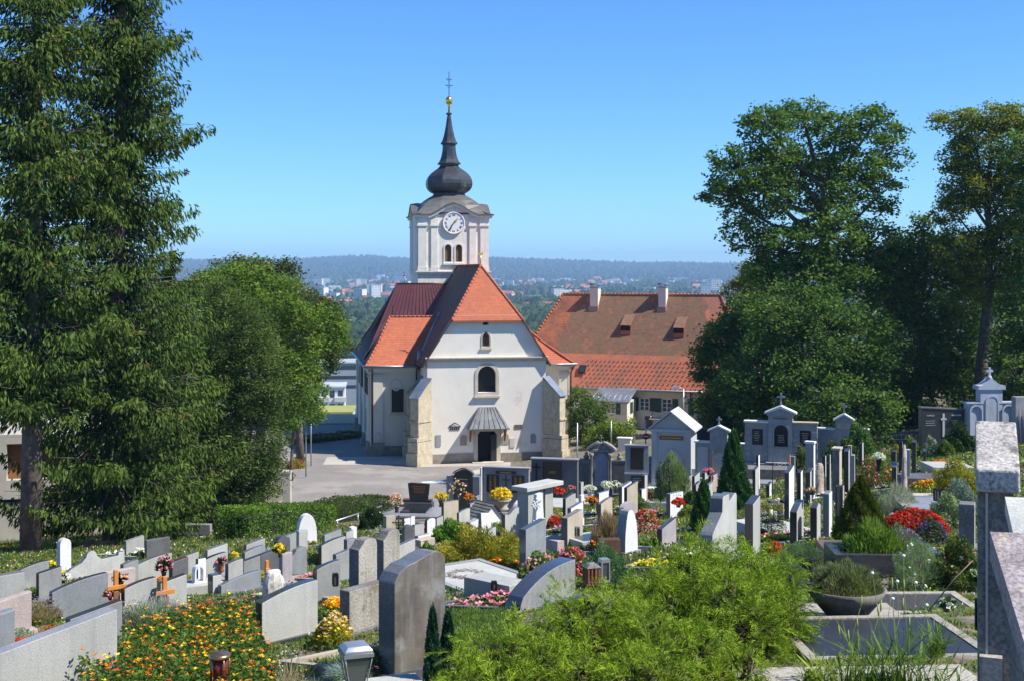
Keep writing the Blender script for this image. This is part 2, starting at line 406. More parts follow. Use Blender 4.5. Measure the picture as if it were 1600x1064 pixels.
def flatpoly(name, pts, z, mat, kind='structure'):
    mb = MB(); tr = tessellate_polygon([[Vector((x, y, 0)) for x, y in pts]])
    fs = []
    for t in tr:
        a = [pts[i] for i in t]; ar = (a[1][0] - a[0][0]) * (a[2][1] - a[0][1]) - (a[2][0] - a[0][0]) * (a[1][1] - a[0][1])
        fs.append(tuple(t) if ar > 0 else tuple(reversed(t)))
    mb.add([(x, y, z) for x, y in pts], fs); o = mb.build(name, mat); o['kind'] = kind; return o
flatpoly('church_square', [(-15.6, 82.5), (-12, 79.5), (2, 79.5), (10, 82), (10.5, 100), (11.5, 128), (-9, 131), (-22, 131), (-22.5, 120), (-18.5, 104), (-16.5, 98)], .03, ASPH)
flatpoly('paved_path', [(-15.3, 103.6), (-9.2, 103.6), (-7.6, 102.4), (4.6, 103.6), (8.5, 104.6), (9.5, 128), (7, 128), (6.4, 108), (3.5, 105.6), (-7.6, 103.6), (-9, 108.2), (-15.6, 108)], .036, PAVE)
flatpoly('church_apron', [(-4.5, 98), (-1.6, 103), (3.5, 103.6), (5.6, 97), (4.5, 93), (-1, 93)], .036, PAVE)
# painted marking on the square: blue oval with white writing strokes
mb = MB(); c = ((680 - 800) / F * 95.0, 95.0)
mb.lathe([(1.0, .0), (1.0, .004)], 28, (0, 0), 0, False); mb2 = mb
for v in range(len(mb.v)): x, y, z = mb.v[v]; mb.v[v] = (x * 1.05, y * .42, z)
o = mb.build('road_marking', flat('road_white', (.7, .72, .72), .7), None, (c[0], c[1], .034)); o['kind'] = 'structure'
mb = MB()
for k in range(7): mb.cbox((-.66 + k * .22, 0, 0), .14, .36, .004)
mb.lathe([(0.2, .0), (0.2, .003)], 12, (0, -.0), 0, False)
o = mb.build('road_marking', flat('road_blue', (.25, .5, .72), .7), None, (c[0], c[1], .040)); o['kind'] = 'structure'

# ------------------------------------------------------------------ church
A = R(10)
church = empty('church', (-2.05, 105, 0), A, 'white baroque church with orange tiled roofs and an onion domed clock tower behind the square', 'church')
def cl(x, y, z=0):  # church local to world
    return Vector((-2.05 + x * math.cos(A) - y * math.sin(A), 105 + x * math.sin(A) + y * math.cos(A), z))
HW = 4.92
win = arch(0, 5.75, 1.5, 2.15, 'round', 14); niche = arch(-.08, 9.5, .62, 1.15, 'gothic', 10); vent = arch(-.12, 11.25, .42, .36, 'rect')
door = arch(0.0, -.02, 1.55, 2.72, 'round', 10)
door = [(-.78, -.02), (.78, -.02), (.78, 2.3), (.6, 2.58), (-.6, 2.58), (-.78, 2.3)]
mb = MB()
mb.panel([(-HW, -.1), (HW, -.1), (HW, 8.6), (2.78, 12.05), (-2.78, 12.05), (-HW, 8.6)], [win, niche, vent, door], 0, .45)
mb.add([(-HW, 0, -.1), (-HW, 0, 8.6), (-HW, 6, 8.6), (-HW, 6, -.1)], [(0, 1, 2, 3)])
mb.add([(HW, 0, -.1), (HW, 0, 8.6), (HW, 6, 8.6), (HW, 6, -.1)], [(3, 2, 1, 0)])
facade = mb.build('facade_wall', PLASTER, church)
def window(parent, loop, y, depth, frame=0, grid=None, gm=GLASS, fm=TRIM, barm=IRON, sill=None, name='window', out=.05):
    "surround, sill, pane and bars of one opening"
    mb = MB(); mb.ring2d(grow(loop, frame), loop, y - out, y + .02) if frame else None
    if sill:
        x0 = min(p[0] for p in loop) - frame - .06; x1 = max(p[0] for p in loop) + frame + .06; z0 = min(p[1] for p in loop) - frame
        mb.box(x0, x1, y - sill, y + .02, z0 - .16, z0 - .003)
    if not mb.v: mb.ring2d(loop, grow(loop, -.04), y + depth - .08, y + depth)
    fr = mb.build(name, fm, parent)
    p = MB(); p.face2d(loop, y + depth - .03); p.build('pane', gm, fr)
    if grid:
        x0 = min(q[0] for q in loop); x1 = max(q[0] for q in loop); z0 = min(q[1] for q in loop); z1 = max(q[1] for q in loop)
        g = MB(); nx, nz, th = grid
        cx = (x0 + x1) / 2; rr = (x1 - x0) / 2
        for i in range(1, nx):
            x = x0 + (x1 - x0) * i / nx; top = z1 if len(loop) < 6 else z1 - rr + math.sqrt(max(rr * rr - (x - cx) ** 2, 0))
            g.box(x - th / 2, x + th / 2, y + depth - .07, y + depth - .04, z0, top)
        for i in range(1, nz):
            z = z0 + (z1 - z0) * i / nz; hw = rr if len(loop) < 6 or z < z1 - rr else math.sqrt(max(rr * rr - (z - z1 + rr) ** 2, 0))
            g.box(cx - hw, cx + hw, y + depth - .065, y + depth - .045, z - th / 2, z + th / 2)
        g.build('bars', barm, fr)
    return fr
window(church, win, 0, .45, .26, (10, 14, .02), sill=.22)
window(church, niche, 0, .4, .1, (2, 3, .03), gm=surf('niche_panel', (.16, .12, .09), (.1, .08, .06), 4, .9), sill=.12)
window(church, vent, 0, .3, .06, None, gm=DARK, name='vent')
mb = MB(); mb.box(-HW - .12, HW + .12, -.22, -.003, 8.42, 8.56); mb.box(-HW - .05, HW + .05, -.14, -.003, 8.28, 8.417); mb.box(-HW - .18, HW + .18, -.28, -.003, 8.563, 8.66)
mb.build('string_course', TRIM, church)
for x0, x1 in ((-HW - .08, -1.15), (1.15, HW + .08)): MB().box(x0, x1, -.1, -.003, 0, .78).build('plinth', PLINTH, church)
mb = MB(); mb.ring2d([(-1.12, 0), (1.12, 0), (1.12, 2.5), (.85, 2.9), (-.85, 2.9), (-1.12, 2.5)], [(x, max(z, 0)) for x, z in door], -.12, .02)
mb.build('door_surround', TRIM, church)
dr = MB(); dr.face2d(door, .42).build('door', DARK, church)
mb = MB(); mb.box(.3, .74, -.2, .35, .01, 2.25); mb.build('door_leaf', surf('door_wood', (.03, .035, .05), (.02, .022, .03), 5, .4), church)
mb = MB(); mb.box(-1.3, 1.3, -.75, -.13, .03, .12); mb.build('door_step', TRIM, church)
# canopy over the door
cp = MB(); pv = [(-1.62, -1.35, 2.92), (1.62, -1.35, 2.92), (.72, -.35, 4.55), (-.72, -.35, 4.55), (-1.62, 0, 2.92), (1.62, 0, 2.92), (.72, 0, 4.55), (-.72, 0, 4.55)]
cp.add(pv, [(0, 1, 2, 3), (1, 5, 6, 2), (4, 0, 3, 7), (3, 2, 6, 7), (4, 5, 1, 0)])
for i in range(-3, 4):
    cp.tube([(i * .46, -1.36, 2.93), (i * .205, -.36, 4.57)], .025, 5)
cp.box(-1.66, 1.66, -1.4, 0, 2.84, 2.915)
can = cp.build('door_canopy', surf('canopy_sheet', (.20, .21, .215), (.13, .135, .14), 2, .45, metallic=.5, streak=.4, streakcol=(.3, .3, .29), rnd=0), church)
for s in (-1, 1):
    b = MB(); b.add([(s * 1.42 - .06, -1.1, 2.82), (s * 1.42 + .06, -1.1, 2.82), (s * 1.42 + .06, -.16, 1.75), (s * 1.42 - .06, -.16, 1.75), (s * 1.42 - .06, -.13, 2.82), (s * 1.42 + .06, -.13, 2.82)],
                    [(0, 1, 2, 3), (0, 3, 4), (1, 5, 2), (0, 4, 5, 1), (3, 2, 5, 4)]); b.build('bracket', WOODB, can)
# wall tablets and painted signs
def tablet(x, z, w_, h, m, kind='rect', lab=None):
    t = MB(); l = arch(x, z, w_, h, kind, 8); t.prism(l, -.06, -.003, 0); o = t.build('wall_tablet', m, church)
    return o
TAB1 = surf('tablet_sand', (.42, .35, .27), (.32, .27, .2), 8, .9, bump=.4); TAB2 = surf('tablet_grey', (.33, .33, .34), (.25, .25, .26), 8, .9, bump=.4)
tablet(-1.95, 1.45, .55, .85, TAB1, 'round'); tablet(1.55, 1.5, .52, .85, TAB1, 'round'); tablet(-4.0, 1.45, .4, .9, TAB2); tablet(2.1, 1.2, .4, .75, surf('tablet_pale', (.56, .53, .48), (.48, .45, .4), 8, .9)); tablet(3.85, 1.5, .45, .8, TAB2, 'round')
s1 = MB(); s1.box(-3.15, -2.2, -.05, -.003, 2.95, 3.03); s1.add([(-3.2, -.05, 3.03), (-2.67, -.05, 3.36), (-2.15, -.05, 3.03), (-2.25, -.05, 3.03), (-2.67, -.05, 3.26), (-3.1, -.05, 3.03)], [(0, 5, 4, 1), (1, 4, 3, 2)])
for k in range(5): s1.box(-3.06 + k * .17, -2.96 + k * .17, -.05, -.003, 2.72, 2.945)
s1.build('wrought_sign', flat('painted_black', (.05, .045, .04), .8), church)
s1 = MB()
for k in range(4): s1.ring2d(arch(2.37 + k * .17, 2.72, .15, .34, 'rect'), arch(2.37 + k * .17, 2.78, .08, .22, 'rect'), -.05, -.003)
s1.build('wrought_sign', flat('painted_brown', (.16, .12, .07), .8), church)
# diagonal and side buttresses
def buttress(x, y, ang, L=1.5, th=.84, top=6.9, low=5.5):
    T = Matrix.Translation((x, y, 0)) @ Matrix.Rotation(ang, 4, 'Z')   # local: outward = -y, x = thickness
    b = MB(); z1 = low
    prof = [(.2, 0), (-L, 0), (-L, z1), (.2, top)]
    v = [(-th / 2, yy, zz) for yy, zz in prof] + [(th / 2, yy, zz) for yy, zz in prof]
    b.add(v, [(0, 1, 2, 3), (7, 6, 5, 4), (1, 5, 6, 2), (0, 4, 5, 1), (3, 7, 4, 0)], 0, False, T)
    b.box(-th / 2 - .07, th / 2 + .07, -L - .25, .1, 2.0, 2.28, 0, T)
    b.box(-th / 2 - .16, th / 2 + .16, -L - .35, .1, 0, 1.05, 0, T); b.box(-th / 2 - .1, th / 2 + .1, -L - .24, .1, 1.053, 1.95, 0, T)
    b.box(-th / 2 - .06, th / 2 + .06, -L - .1, .1, 3.5, 3.62, 0, T)
    o = b.build('buttress', BUTT, church)
    c = MB(); v = [(-th / 2 - .08, -L - .12, z1 - .06), (th / 2 + .08, -L - .12, z1 - .06), (th / 2 + .08, .1, top + .06), (-th / 2 - .08, .1, top + .06)]
    v += [(p[0], p[1], p[2] + .06) for p in v]; c.add(v, [(4, 5, 6, 7), (0, 3, 2, 1), (0, 1, 5, 4), (1, 2, 6, 5), (3, 0, 4, 7)], 0, False, T); c.build('cap', ZINC, o)
buttress(-HW - .1, -.1, R(-45)); buttress(HW + .1, -.1, R(45)); buttress(-HW, 3.6, R(-90), 1.3, .9)
# wings
WL, WR, WY, WB = -9.15, 8.15, 5.5, 26.0
gw = arch(-6.85, 3.65, 1.05, 2.0, 'rect')
mb = MB(); mb.panel([(WL, -.1), (-HW - .01, -.1), (-HW - .01, 7.3), (WL, 7.3)], [gw], WY, .3)
rw = arch(6.5, 3.65, 1.05, 2.0, 'rect')
mb.panel([(HW + .01, -.1), (WR, -.1), (WR, 7.3), (HW + .01, 7.3)], [], WY, .3)
T = Matrix.Translation((WL, WB, 0)) @ Matrix.Rotation(R(-90), 4, 'Z')
sw = [arch(5.2 + k * 3.2, 4.9, 1.0, 1.7, 'rect') for k in range(2)] + [arch(13.2, 4.9, 1.0, 1.7, 'rect'), arch(16.0, 4.9, 1.0, 1.7, 'rect')] + [arch(5.2 + k * 3.0, 1.4, .8, 1.9, 'rect') for k in range(4)]
mb.panel([(0, -.1), (WB - WY, -.1), (WB - WY, 7.3), (0, 7.3)], sw, 0, .3, T=T)
mb.box(WR - .01, WR, WY + .001, WB, 0, 7.3); mb.box(WL + .001, WR - .012, WB - .02, WB, 0, 7.3)
mb.build('nave_wall', PLASTER2, church)
window(church, gw, WY, .3, .14, (8, 12, .025), sill=.16, fm=TRIM)
for l in sw:
    fr = MB(); fr.ring2d(grow(l, .08), l, -.03, .02, T=T); fo = fr.build('window', PIPE if l[0][1] > 4 else TRIM, church); p = MB(); p.face2d(l, .25, T=T); p.build('pane', GLASS, fo)
    if l[0][1] > 4:
        x0 = l[0][0]
        for s in (-.56, 1.04): q = MB(); q.box(x0 + s, x0 + s + .5, -.12, -.04, 4.85, 6.65, 0, T); q.build('shutter', IRON, fo)
def pilaster(x, y, w_=.8, top=6.9, T=None, m=PLASTER2):
    p = MB(); p.box(x - w_ / 2, x + w_ / 2, y - .14, y - .002, 1.1, top, 0, T); p.box(x - w_ / 2 - .08, x + w_ / 2 + .08, y - .2, y - .002, top - .28, top - .14, 0, T)
    o = p.build('pilaster', m, church)
    q = MB(); q.box(x - w_ / 2 - .22, x + w_ / 2 + .22, y - .42, y - .002, -.1, .55, 0, T); q.box(x - w_ / 2 - .12, x + w_ / 2 + .12, y - .3, y - .002, .553, 1.097, 0, T); q.build('pilaster_base', BUTT if x > 0 and T is None else PLINTH, o)
pilaster(WL + .62, WY); pilaster(WR - .55, WY); pilaster(HW + .75, WY, .5)
for k in range(4): pilaster(.7 + k * 6.2, 0, .8, 6.9, T)
for x0, x1 in ((WL - .05, -HW), (HW, WR + .05)): MB().box(x0, x1, WY - .1, WY - .002, -.05, .8).build('plinth', PLINTH, church)
mb = MB()
q = []
for k in range(24):
    a = 2 * math.pi * k / 24; q.append((-7.0 + .46 * math.cos(a) * (1 + .18 * abs(math.cos(2 * a))), 6.0 + .02 + .46 * math.sin(a) * (1 + .18 * abs(math.cos(2 * a)))))
mb.ring2d(q, [(-7.0 + (x + 7.0) * .78, 6.02 + (z - 6.02) * .78) for x, z in q], WY - .06, WY - .002); mb.build('quatrefoil_moulding', TRIM, church)
nm = MB(); nm.prism(arch(WL + .62, 1.15, .5, .9, 'round', 8), WY - .2, WY - .142); nm.build('niche_moulding', TRIM, church)
# cornices and gutters
mb = MB()
for (x0, x1) in ((WL - .25, -HW - .35), (HW + .35, WR + .25)):
    mb.box(x0, x1, WY - .3, WY - .002, 7.12, 7.4); mb.box(x0 - .1, x1 + .0, WY - .42, WY - .002, 7.403, 7.52)
mb.box(WL - .3, WL - .002, WY - .3, WB + .2, 7.13, 7.39); mb.box(WL - .42, WL - .002, WY - .4, WB + .2, 7.404, 7.51)
mb.box(WR + .002, WR + .3, WY - .3, WB + .2, 7.13, 7.39)
mb.build('cornice', PLASTER2, church)
mb = MB(); mb.tube([(WL - .55, WB + .3, 7.6), (WL - .55, WY - .55, 7.6), (-HW - .3, WY - .55, 7.6)], .11, 8); mb.tube([(HW + .3, WY - .55, 7.6), (WR + .5, WY - .55, 7.6), (WR + .5, WB, 7.6)], .11, 8)
mb.build('gutter', ZINC, church)
for x, y in ((WL + .12, WY - .16), (-HW - .35, WY - .16), (WR - .02, WY - .2)):
    d = MB(); d.tube([(x + (.35 if x > 0 else 0), y - .4, 7.5), (x + (.1 if x > 0 else 0), y, 6.9), (x, y, .2)], .07, 7); d.build('downpipe', PIPE, church)
# roofs
def poly(mb, pts, m): mb.add(pts, [tuple(range(len(pts)))], m)
AP, RE = 3.5, 18.2
mb = MB(); e = 5.3; ez = 8.02; h = 2.98; hz = 11.62
mbv = dict(eL=(-e, -.35, ez), hL=(-h, -.35, hz), hR=(h, -.35, hz), eR=(e, -.35, ez), ap=(0, AP, 16.15), re=(0, RE, 16.15), rL=(-e, RE, ez), rR=(e, RE, ez))
g = lambda *k: [mbv[q] for q in k]
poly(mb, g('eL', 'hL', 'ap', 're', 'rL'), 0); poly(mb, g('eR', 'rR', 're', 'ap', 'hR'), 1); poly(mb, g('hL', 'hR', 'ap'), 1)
for f in (g('eL', 'hL', 'ap', 're', 'rL'), g('eR', 'rR', 're', 'ap', 'hR'), g('hL', 'hR', 'ap')): poly(mb, [(x, y, z - .14) for x, y, z in reversed(f)], 0)
for a, b in (('eL', 'hL'), ('hL', 'hR'), ('hR', 'eR'), ('rL', 'eL')):
    p, q_ = mbv[a], mbv[b]; mb.add([p, q_, (q_[0], q_[1], q_[2] - .14), (p[0], p[1], p[2] - .14)], [(0, 3, 2, 1)], 0 if a != 'hL' else 1)
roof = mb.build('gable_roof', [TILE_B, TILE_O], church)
def ridge(pts, r=.11, m=TILE_O, nm='ridge_tiles', par=None):
    b = MB()
    for i in range(len(pts) - 1):
        p, q_ = Vector(pts[i]), Vector(pts[i + 1]); n = max(int((q_ - p).length / .38), 1)
        for k in range(n):
            a = p.lerp(q_, k / n); c = p.lerp(q_, (k + 1.12) / n); b.tube([a, c], [r * 1.12, r * .9], 7)
    return b.build(nm, m, par)
ridge([mbv['hL'], mbv['ap'], mbv['hR']], .10, TILE_O, par=roof); ridge([mbv['ap'], mbv['re']], .12, TILE_R, par=roof)
b = MB(); b.tube([mbv['re'], mbv['rL']], .16, 6); b.build('verge_sheet', PURPLE, roof)
b = MB(); b.tube([(-e - .05, -.3, ez - .1), (-e - .05, WY, ez - .1)], .09, 7); b.build('gutter', PIPE, roof)
# weathercock on the gable apex
f = MB(); f.tube([(0, AP, 16.1), (0, AP, 17.0)], .03, 6); f.lathe([(.0, 16.5), (.08, 16.56), (.0, 16.64)], 8, (0, AP)); f.prism([(-.22, 17.0), (.05, 16.95), (.2, 17.1), (.22, 17.28), (.1, 17.2), (-.05, 17.15), (-.24, 17.3)], AP - .015, AP + .015)
f.build('weathercock', GOLD, roof)
# wing roofs (tiled hips)
def flare(mb, lo0, lo1, hi1, hi0, m, sag=.28, n=5):
    "sloping quad with a flared foot: lo edge to hi edge"
    a0, a1, b1, b0 = map(Vector, (lo0, lo1, hi1, hi0)); v = []
    for i in range(n + 1):
        t = i / n; d = -sag * 4 * t * (1 - t) * (1 - t * .5)
        v += [a0.lerp(b0, t) + Vector((0, 0, d)), a1.lerp(b1, t) + Vector((0, 0, d))]
    mb.add(v, [(2 * i, 2 * i + 1, 2 * i + 3, 2 * i + 2) for i in range(n)], m)
ex = WL - .5; ey = WY - .5; ez2 = 7.55; er = WR + .45
mb = MB(); rl = (-7.25, 8.9, 11.65); rr_ = (3.6, 8.9, 11.65)
flare(mb, (ex, ey, ez2), (er, ey, ez2), rr_, rl, 0); flare(mb, (ex, 12.4, ez2), (ex, ey, ez2), rl, rl, 1); flare(mb, (er, ey, ez2), (er, 12.4, ez2), rr_, rr_, 0); flare(mb, (er, 12.4, ez2), (ex, 12.4, ez2), rl, rr_, 0)
wr_ = mb.build('wing_roof', [TILE_O, TILE_R], church)
ridge([(ex, ey, ez2 + .02), tuple(Vector((ex, ey, ez2)).lerp(Vector(rl), .5) + Vector((0, 0, -.2))), rl, (-3.0, 8.9, 11.65)], .1, TILE_O, par=wr_)
ridge([(er, ey, ez2 + .02), tuple(Vector((er, ey, ez2)).lerp(Vector(rr_), .5) + Vector((0, 0, -.2))), rr_], .1, TILE_O, par=wr_)
b = MB(); v = Vector((-3.45, 5.0, 11.0)); b.add([(-5.05, 4.9, 7.6), (-4.75, 4.9, 8.6), (-2.7, 8.9, 12.1), (-3.15, 8.9, 11.65)], [(0, 1, 2, 3)]); b.tube([(-4.95, 4.95, 8.5), (-2.85, 8.9, 11.95)], .13, 6); b.tube([(-5.15, 4.95, 7.75), (-5.0, 4.98, 8.9)], .2, 6); b.build('valley_flashing', ZINC, wr_)
b = MB(); b.tube([(-7.0, 8.9, 11.7), (-7.0, 8.9, 12.9)], .025, 5); b.tube([(-7.15, 8.9, 12.6), (-6.85, 8.9, 12.6)], .02, 5); b.lathe([(0, 12.0), (.09, 12.08), (0, 12.16)], 8, (-7.0, 8.9)); b.build('finial', IRON, wr_)
# main nave roof in dark purple sheet metal
mb = MB(); pl = (-5.9, 17.6, 14.45); pr_ = (.4, 17.6, 14.45); by = WB + .4; er2 = 5.0
flare(mb, (ex, by, ez2), (ex, 9.2, ez2), pl, pl, 0, .5, 8); flare(mb, (ex, 9.2, ez2), (er2, 9.2, ez2), pr_, pl, 0, .1); flare(mb, (er2, 9.2, ez2), (er2, by, ez2), pr_, pr_, 0); flare(mb, (er2, by, ez2), (ex, by, ez2), pl, pr_, 0)
for k in range(1, 16):
    t = k / 16; lo = Vector((ex, by, ez2)).lerp(Vector((ex, 9.2, ez2)), t); pts = []
    for i in range(9):
        s = i / 8; pts.append(lo.lerp(Vector(pl), s) + Vector((0, 0, -.5 * 4 * s * (1 - s) * (1 - s * .5) + .03)))
    mb.tube(pts, .03, 4)
for k in range(1, 26):
    t = k / 26; lo = Vector((ex, 9.2, ez2)).lerp(Vector((er2, 9.2, ez2)), t); hi = Vector(pl).lerp(Vector(pr_), t); mb.tube([lo, hi], .03, 4)
nr = mb.build('nave_roof', PURPLE, church)
b = MB(); b.tube([pl, pr_], .1, 6); b.tube([(-5.2, 17.6, 14.5), (-5.2, 17.6, 15.6)], .03, 5); b.tube([(-5.4, 17.6, 15.2), (-5.0, 17.6, 15.2)], .025, 5); b.build('ridge_cap', PURPLE, nr)
# little orange sheet standing for the sunlit strip of the wing's left hip
mb = MB(); mb.add([(ex + .02, 9.4, ez2 + .35), (ex + .02, 10.6, ez2 + .35), (-8.35, 10.9, 9.6), (-8.1, 10.0, 9.9)], [(0, 1, 2, 3)]); mb.build('lit_hip_strip', TILE_O, nr)
# ---- tower
tx, ty, th = -.43, 21.5, 3.42; TF = ty - th
tower = MB(); z1, z2, z3 = 15.45, 21.0, 21.9
tw = [arch(tx - .52, 16.55, .62, 1.65, 'round', 10), arch(tx + .52, 16.55, .62, 1.65, 'round', 10)]
lw = arch(tx - 1.62, 13.35, .5, 1.05, 'round', 8)
tower.panel([(tx - th, 6), (tx + th, 6), (tx + th, z2 + .2), (tx - th, z2 + .2)], tw + [lw], TF, .35)
tower.box(tx - th, tx - th + .02, TF + .002, ty + th, 6, z2 + .2); tower.box(tx + th - .02, tx + th, TF + .002, ty + th, 6, z2 + .2); tower.box(tx - th + .03, tx + th - .03, ty + th - .02, ty + th, 6, z2 + .2)
tower.build('tower_wall', TOWERW, church)
LOUV = surf('louvre_wood', (.36, .19, .09), (.28, .14, .07), 4, .8, rnd=0)
for l in tw:
    fr = window(church, l, TF, .3, .13, None, gm=DARK, fm=TOWERW, sill=.18, out=.06); x0, x1 = l[0][0], l[1][0]
    lv = MB()
    for k in range(15):
        z = 16.58 + k * .1; hw = (x1 - x0) / 2
        if z > 17.85: hw = math.sqrt(max(.31 ** 2 - (z - 17.89) ** 2, .01))
        lv.add([((x0 + x1) / 2 - hw, TF + .1, z), ((x0 + x1) / 2 + hw, TF + .1, z), ((x0 + x1) / 2 + hw, TF + .2, z + .09), ((x0 + x1) / 2 - hw, TF + .2, z + .09)], [(0, 1, 2, 3)])
    lv.build('louvres', LOUV, fr)
window(church, lw, TF, .3, .15, None, gm=surf('pane_brown', (.09, .07, .05), (.05, .04, .03), 4, .4), fm=TOWERW, sill=.16)
mb = MB()
mb.box(tx - th - .14, tx + th + .14, TF - .14, ty + th + .14, z1 - .08, z1 + .1); mb.box(tx - th - .22, tx + th + .22, TF - .22, ty + th + .22, z1 + .103, z1 + .2)
mb.build('string_course', TOWERW, church)
for face in range(4):
    T = Matrix.Translation((tx, ty, 0)) @ Matrix.Rotation(R(90 * face), 4, 'Z')
    for x in (-3.0, -1.85, 1.85, 3.0):
        if face in (0, 3):
            p = MB(); wd = .62 if abs(x) < 2 else .8
            p.box(x - wd / 2, x + wd / 2, -th - .12, -th - .002, z1 + .22, z2 - 1.05, 0, T); p.box(x - wd / 2 - .06, x + wd / 2 + .06, -th - .16, -th - .002, z1 + .22, z1 + .62, 0, T)
            p.box(x - wd / 2 - .1, x + wd / 2 + .1, -th - .2, -th - .002, z2 - 1.047, z2 - .88, 0, T); p.box(x - wd / 2 - .04, x + wd / 2 + .04, -th - .15, -th - .002, z2 - .877, z2 - .25, 0, T)
            p.build('pilaster', TOWERW, church)
mb = MB(); lo = [(-3.7, 20.75), (-2.35, 20.75), (-1.6, 21.1), (-.8, 21.62), (0, 21.88), (.8, 21.62), (1.6, 21.1), (2.35, 20.75), (3.7, 20.75)]
hi = [(-3.78, 21.08), (-2.3, 21.08), (-1.5, 21.45), (-.72, 21.95), (0, 22.2), (.72, 21.95), (1.5, 21.45), (2.3, 21.08), (3.78, 21.08)]
sk = MB()
for face in range(4):
    T = Matrix.Translation((tx, ty, 0)) @ Matrix.Rotation(R(90 * face), 4, 'Z')
    mb.prism(lo + hi[::-1], -th - .32, -th + .06, 0, T)
    mb.prism([(-2.3, 20.2), (2.3, 20.2)] + lo[::-1][1:-1], -th - .01, -th + .05, 0, T)
    hx = [(x * 1.03, z + .0) for x, z in hi]
    v = [(x, -th - .42, z + .02) for x, z in hx] + [(x * .93, -th + .2, z + .12) for x, z in hx] + [(x * .55, -1.6, max(z + .05, 22.2)) for x, z in hx]
    n = len(hx); sk.add(v, [(j * n + i, j * n + i + 1, (j + 1) * n + i + 1, (j + 1) * n + i) for j in range(2) for i in range(n - 1)], 0, True, T)
    sk.add([(x, -th - .42, z + .02) for x, z in hx] + [(x, -th - .42, z - .08) for x, z in hx], [(n + i, n + i + 1, i + 1, i) for i in range(n - 1)], 0, False, T)
mb.build('cornice', TOWERW, church)
rings = [(21.1, 3.55, 1.0), (21.55, 3.25, .9), (22.05, 2.95, .72), (22.5, 2.5, .45), (22.85, 2.0, .2), (23.1, 1.55, 0), (23.3, 1.45, 0)]
v = []
for z, r_, sq in rings:
    for k in range(16):
        a = 2 * math.pi * k / 16 + R(0); c, s_ = math.cos(a), math.sin(a)
        rsq = r_ / max(abs(c), abs(s_)); ro = r_ / math.cos(((a + R(22.5)) % R(45)) - R(22.5)); rr2 = rsq * sq + ro * (1 - sq)
        v.append((tx + rr2 * c, ty + rr2 * s_, z))
sk.add(v, [(i * 16 + k, i * 16 + (k + 1) % 16, (i + 1) * 16 + (k + 1) % 16, (i + 1) * 16 + k) for i in range(len(rings) - 1) for k in range(16)], 0, False)
skirt = sk.build('tower_roof', SKIRT, church)
prof = [(1.45, 23.2), (1.75, 23.32), (2.1, 23.55), (2.32, 23.85), (2.4, 24.2), (2.36, 24.55), (2.2, 24.9), (1.9, 25.25), (1.5, 25.55), (1.12, 25.8), (.95, 26.0), (.95, 26.1), (1.2, 26.17), (1.2, 26.26), (1.08, 26.34), (.92, 26.6), (.8, 26.95), (.7, 27.45), (.66, 28.0), (.7, 28.1), (.88, 28.17), (.86, 28.26), (.72, 28.45), (.56, 28.9), (.45, 29.4), (.33, 30.0), (.24, 30.6), (.17, 31.0), (.17, 31.03), (.3, 31.08), (.3, 31.22), (.12, 31.26)]
mb = MB(); mb.lathe(prof, 8, (tx, ty), 0, False, rot=R(22.5))
mb.build('onion_dome', SLATE, church)
for k in range(8):    # seams
    a = R(45 * k); pass
mb = MB(); mb.lathe([(.1, 31.25), (.1, 31.8), (.2, 31.95), (.13, 32.05), (.26, 32.12), (.34, 32.35), (.33, 32.6), (.2, 32.8), (.04, 32.86)], 12, (tx, ty)); mb.build('gilt_ball', GOLD, church)
mb = MB(); mb.tube([(tx, ty, 32.8), (tx, ty, 35.3)], .035, 6)
for z, hw in ((34.55, .22), (33.95, .3)):
    mb.tube([(tx - hw, ty, z), (tx + hw, ty, z)], .03, 5)
    for s in (-1, 1): mb.lathe([(0, z - .07), (.07, z), (0, z + .07)], 6, (tx + s * hw, ty)); mb.tube([(tx, ty, z - .25), (tx + s * hw * .6, ty, z - .12), (tx + s * hw * .35, ty, z)], .018, 4)
mb.build('tower_cross', IRON, church)
# clock
ck = MB(); T = Matrix.Translation((tx, TF - .18, 20.25)) @ Matrix.Rotation(R(90), 4, 'X')
ck.lathe([(1.08, -.12), (1.08, .02), (1.0, .05), (.96, .0)], 36, m=1, T=T, caps=False); ck.lathe([(.97, -.1), (.97, .0)], 36, m=0, T=T, smooth=False)
clock = ck.build('clock', [flat('clock_white', (.78, .78, .76), .5), TOWERW], church)
def text_mesh(txt, size, mat, parent, loc, rot=(R(90), 0, 0), name='lettering', depth=.01, align='CENTER'):
    cu = bpy.data.curves.new('t', 'FONT'); cu.body = txt; cu.size = size; cu.align_x = align; cu.align_y = 'CENTER'; cu.extrude = depth
    to = bpy.data.objects.new('t', cu); COL.objects.link(to); dg = bpy.context.evaluated_depsgraph_get(); dg.update()
    me = bpy.data.meshes.new_from_object(to.evaluated_get(dg)); bpy.data.objects.remove(to); me.name = name
    me.materials.clear(); me.materials.append(mat); o = bpy.data.objects.new(name, me); COL.objects.link(o); o.parent = parent; o.location = loc; o.rotation_euler = rot
    return o
NUM = flat('clock_numerals', (.03, .03, .035), .6)
for i, s in enumerate(['XII', 'I', 'II', 'III', 'IIII', 'V', 'VI', 'VII', 'VIII', 'IX', 'X', 'XI']):
    a = R(30 * i); text_mesh(s, .27, NUM, clock, (tx + .76 * math.sin(a), TF - .19, 20.25 + .76 * math.cos(a)), (R(90), a, 0), 'numeral')
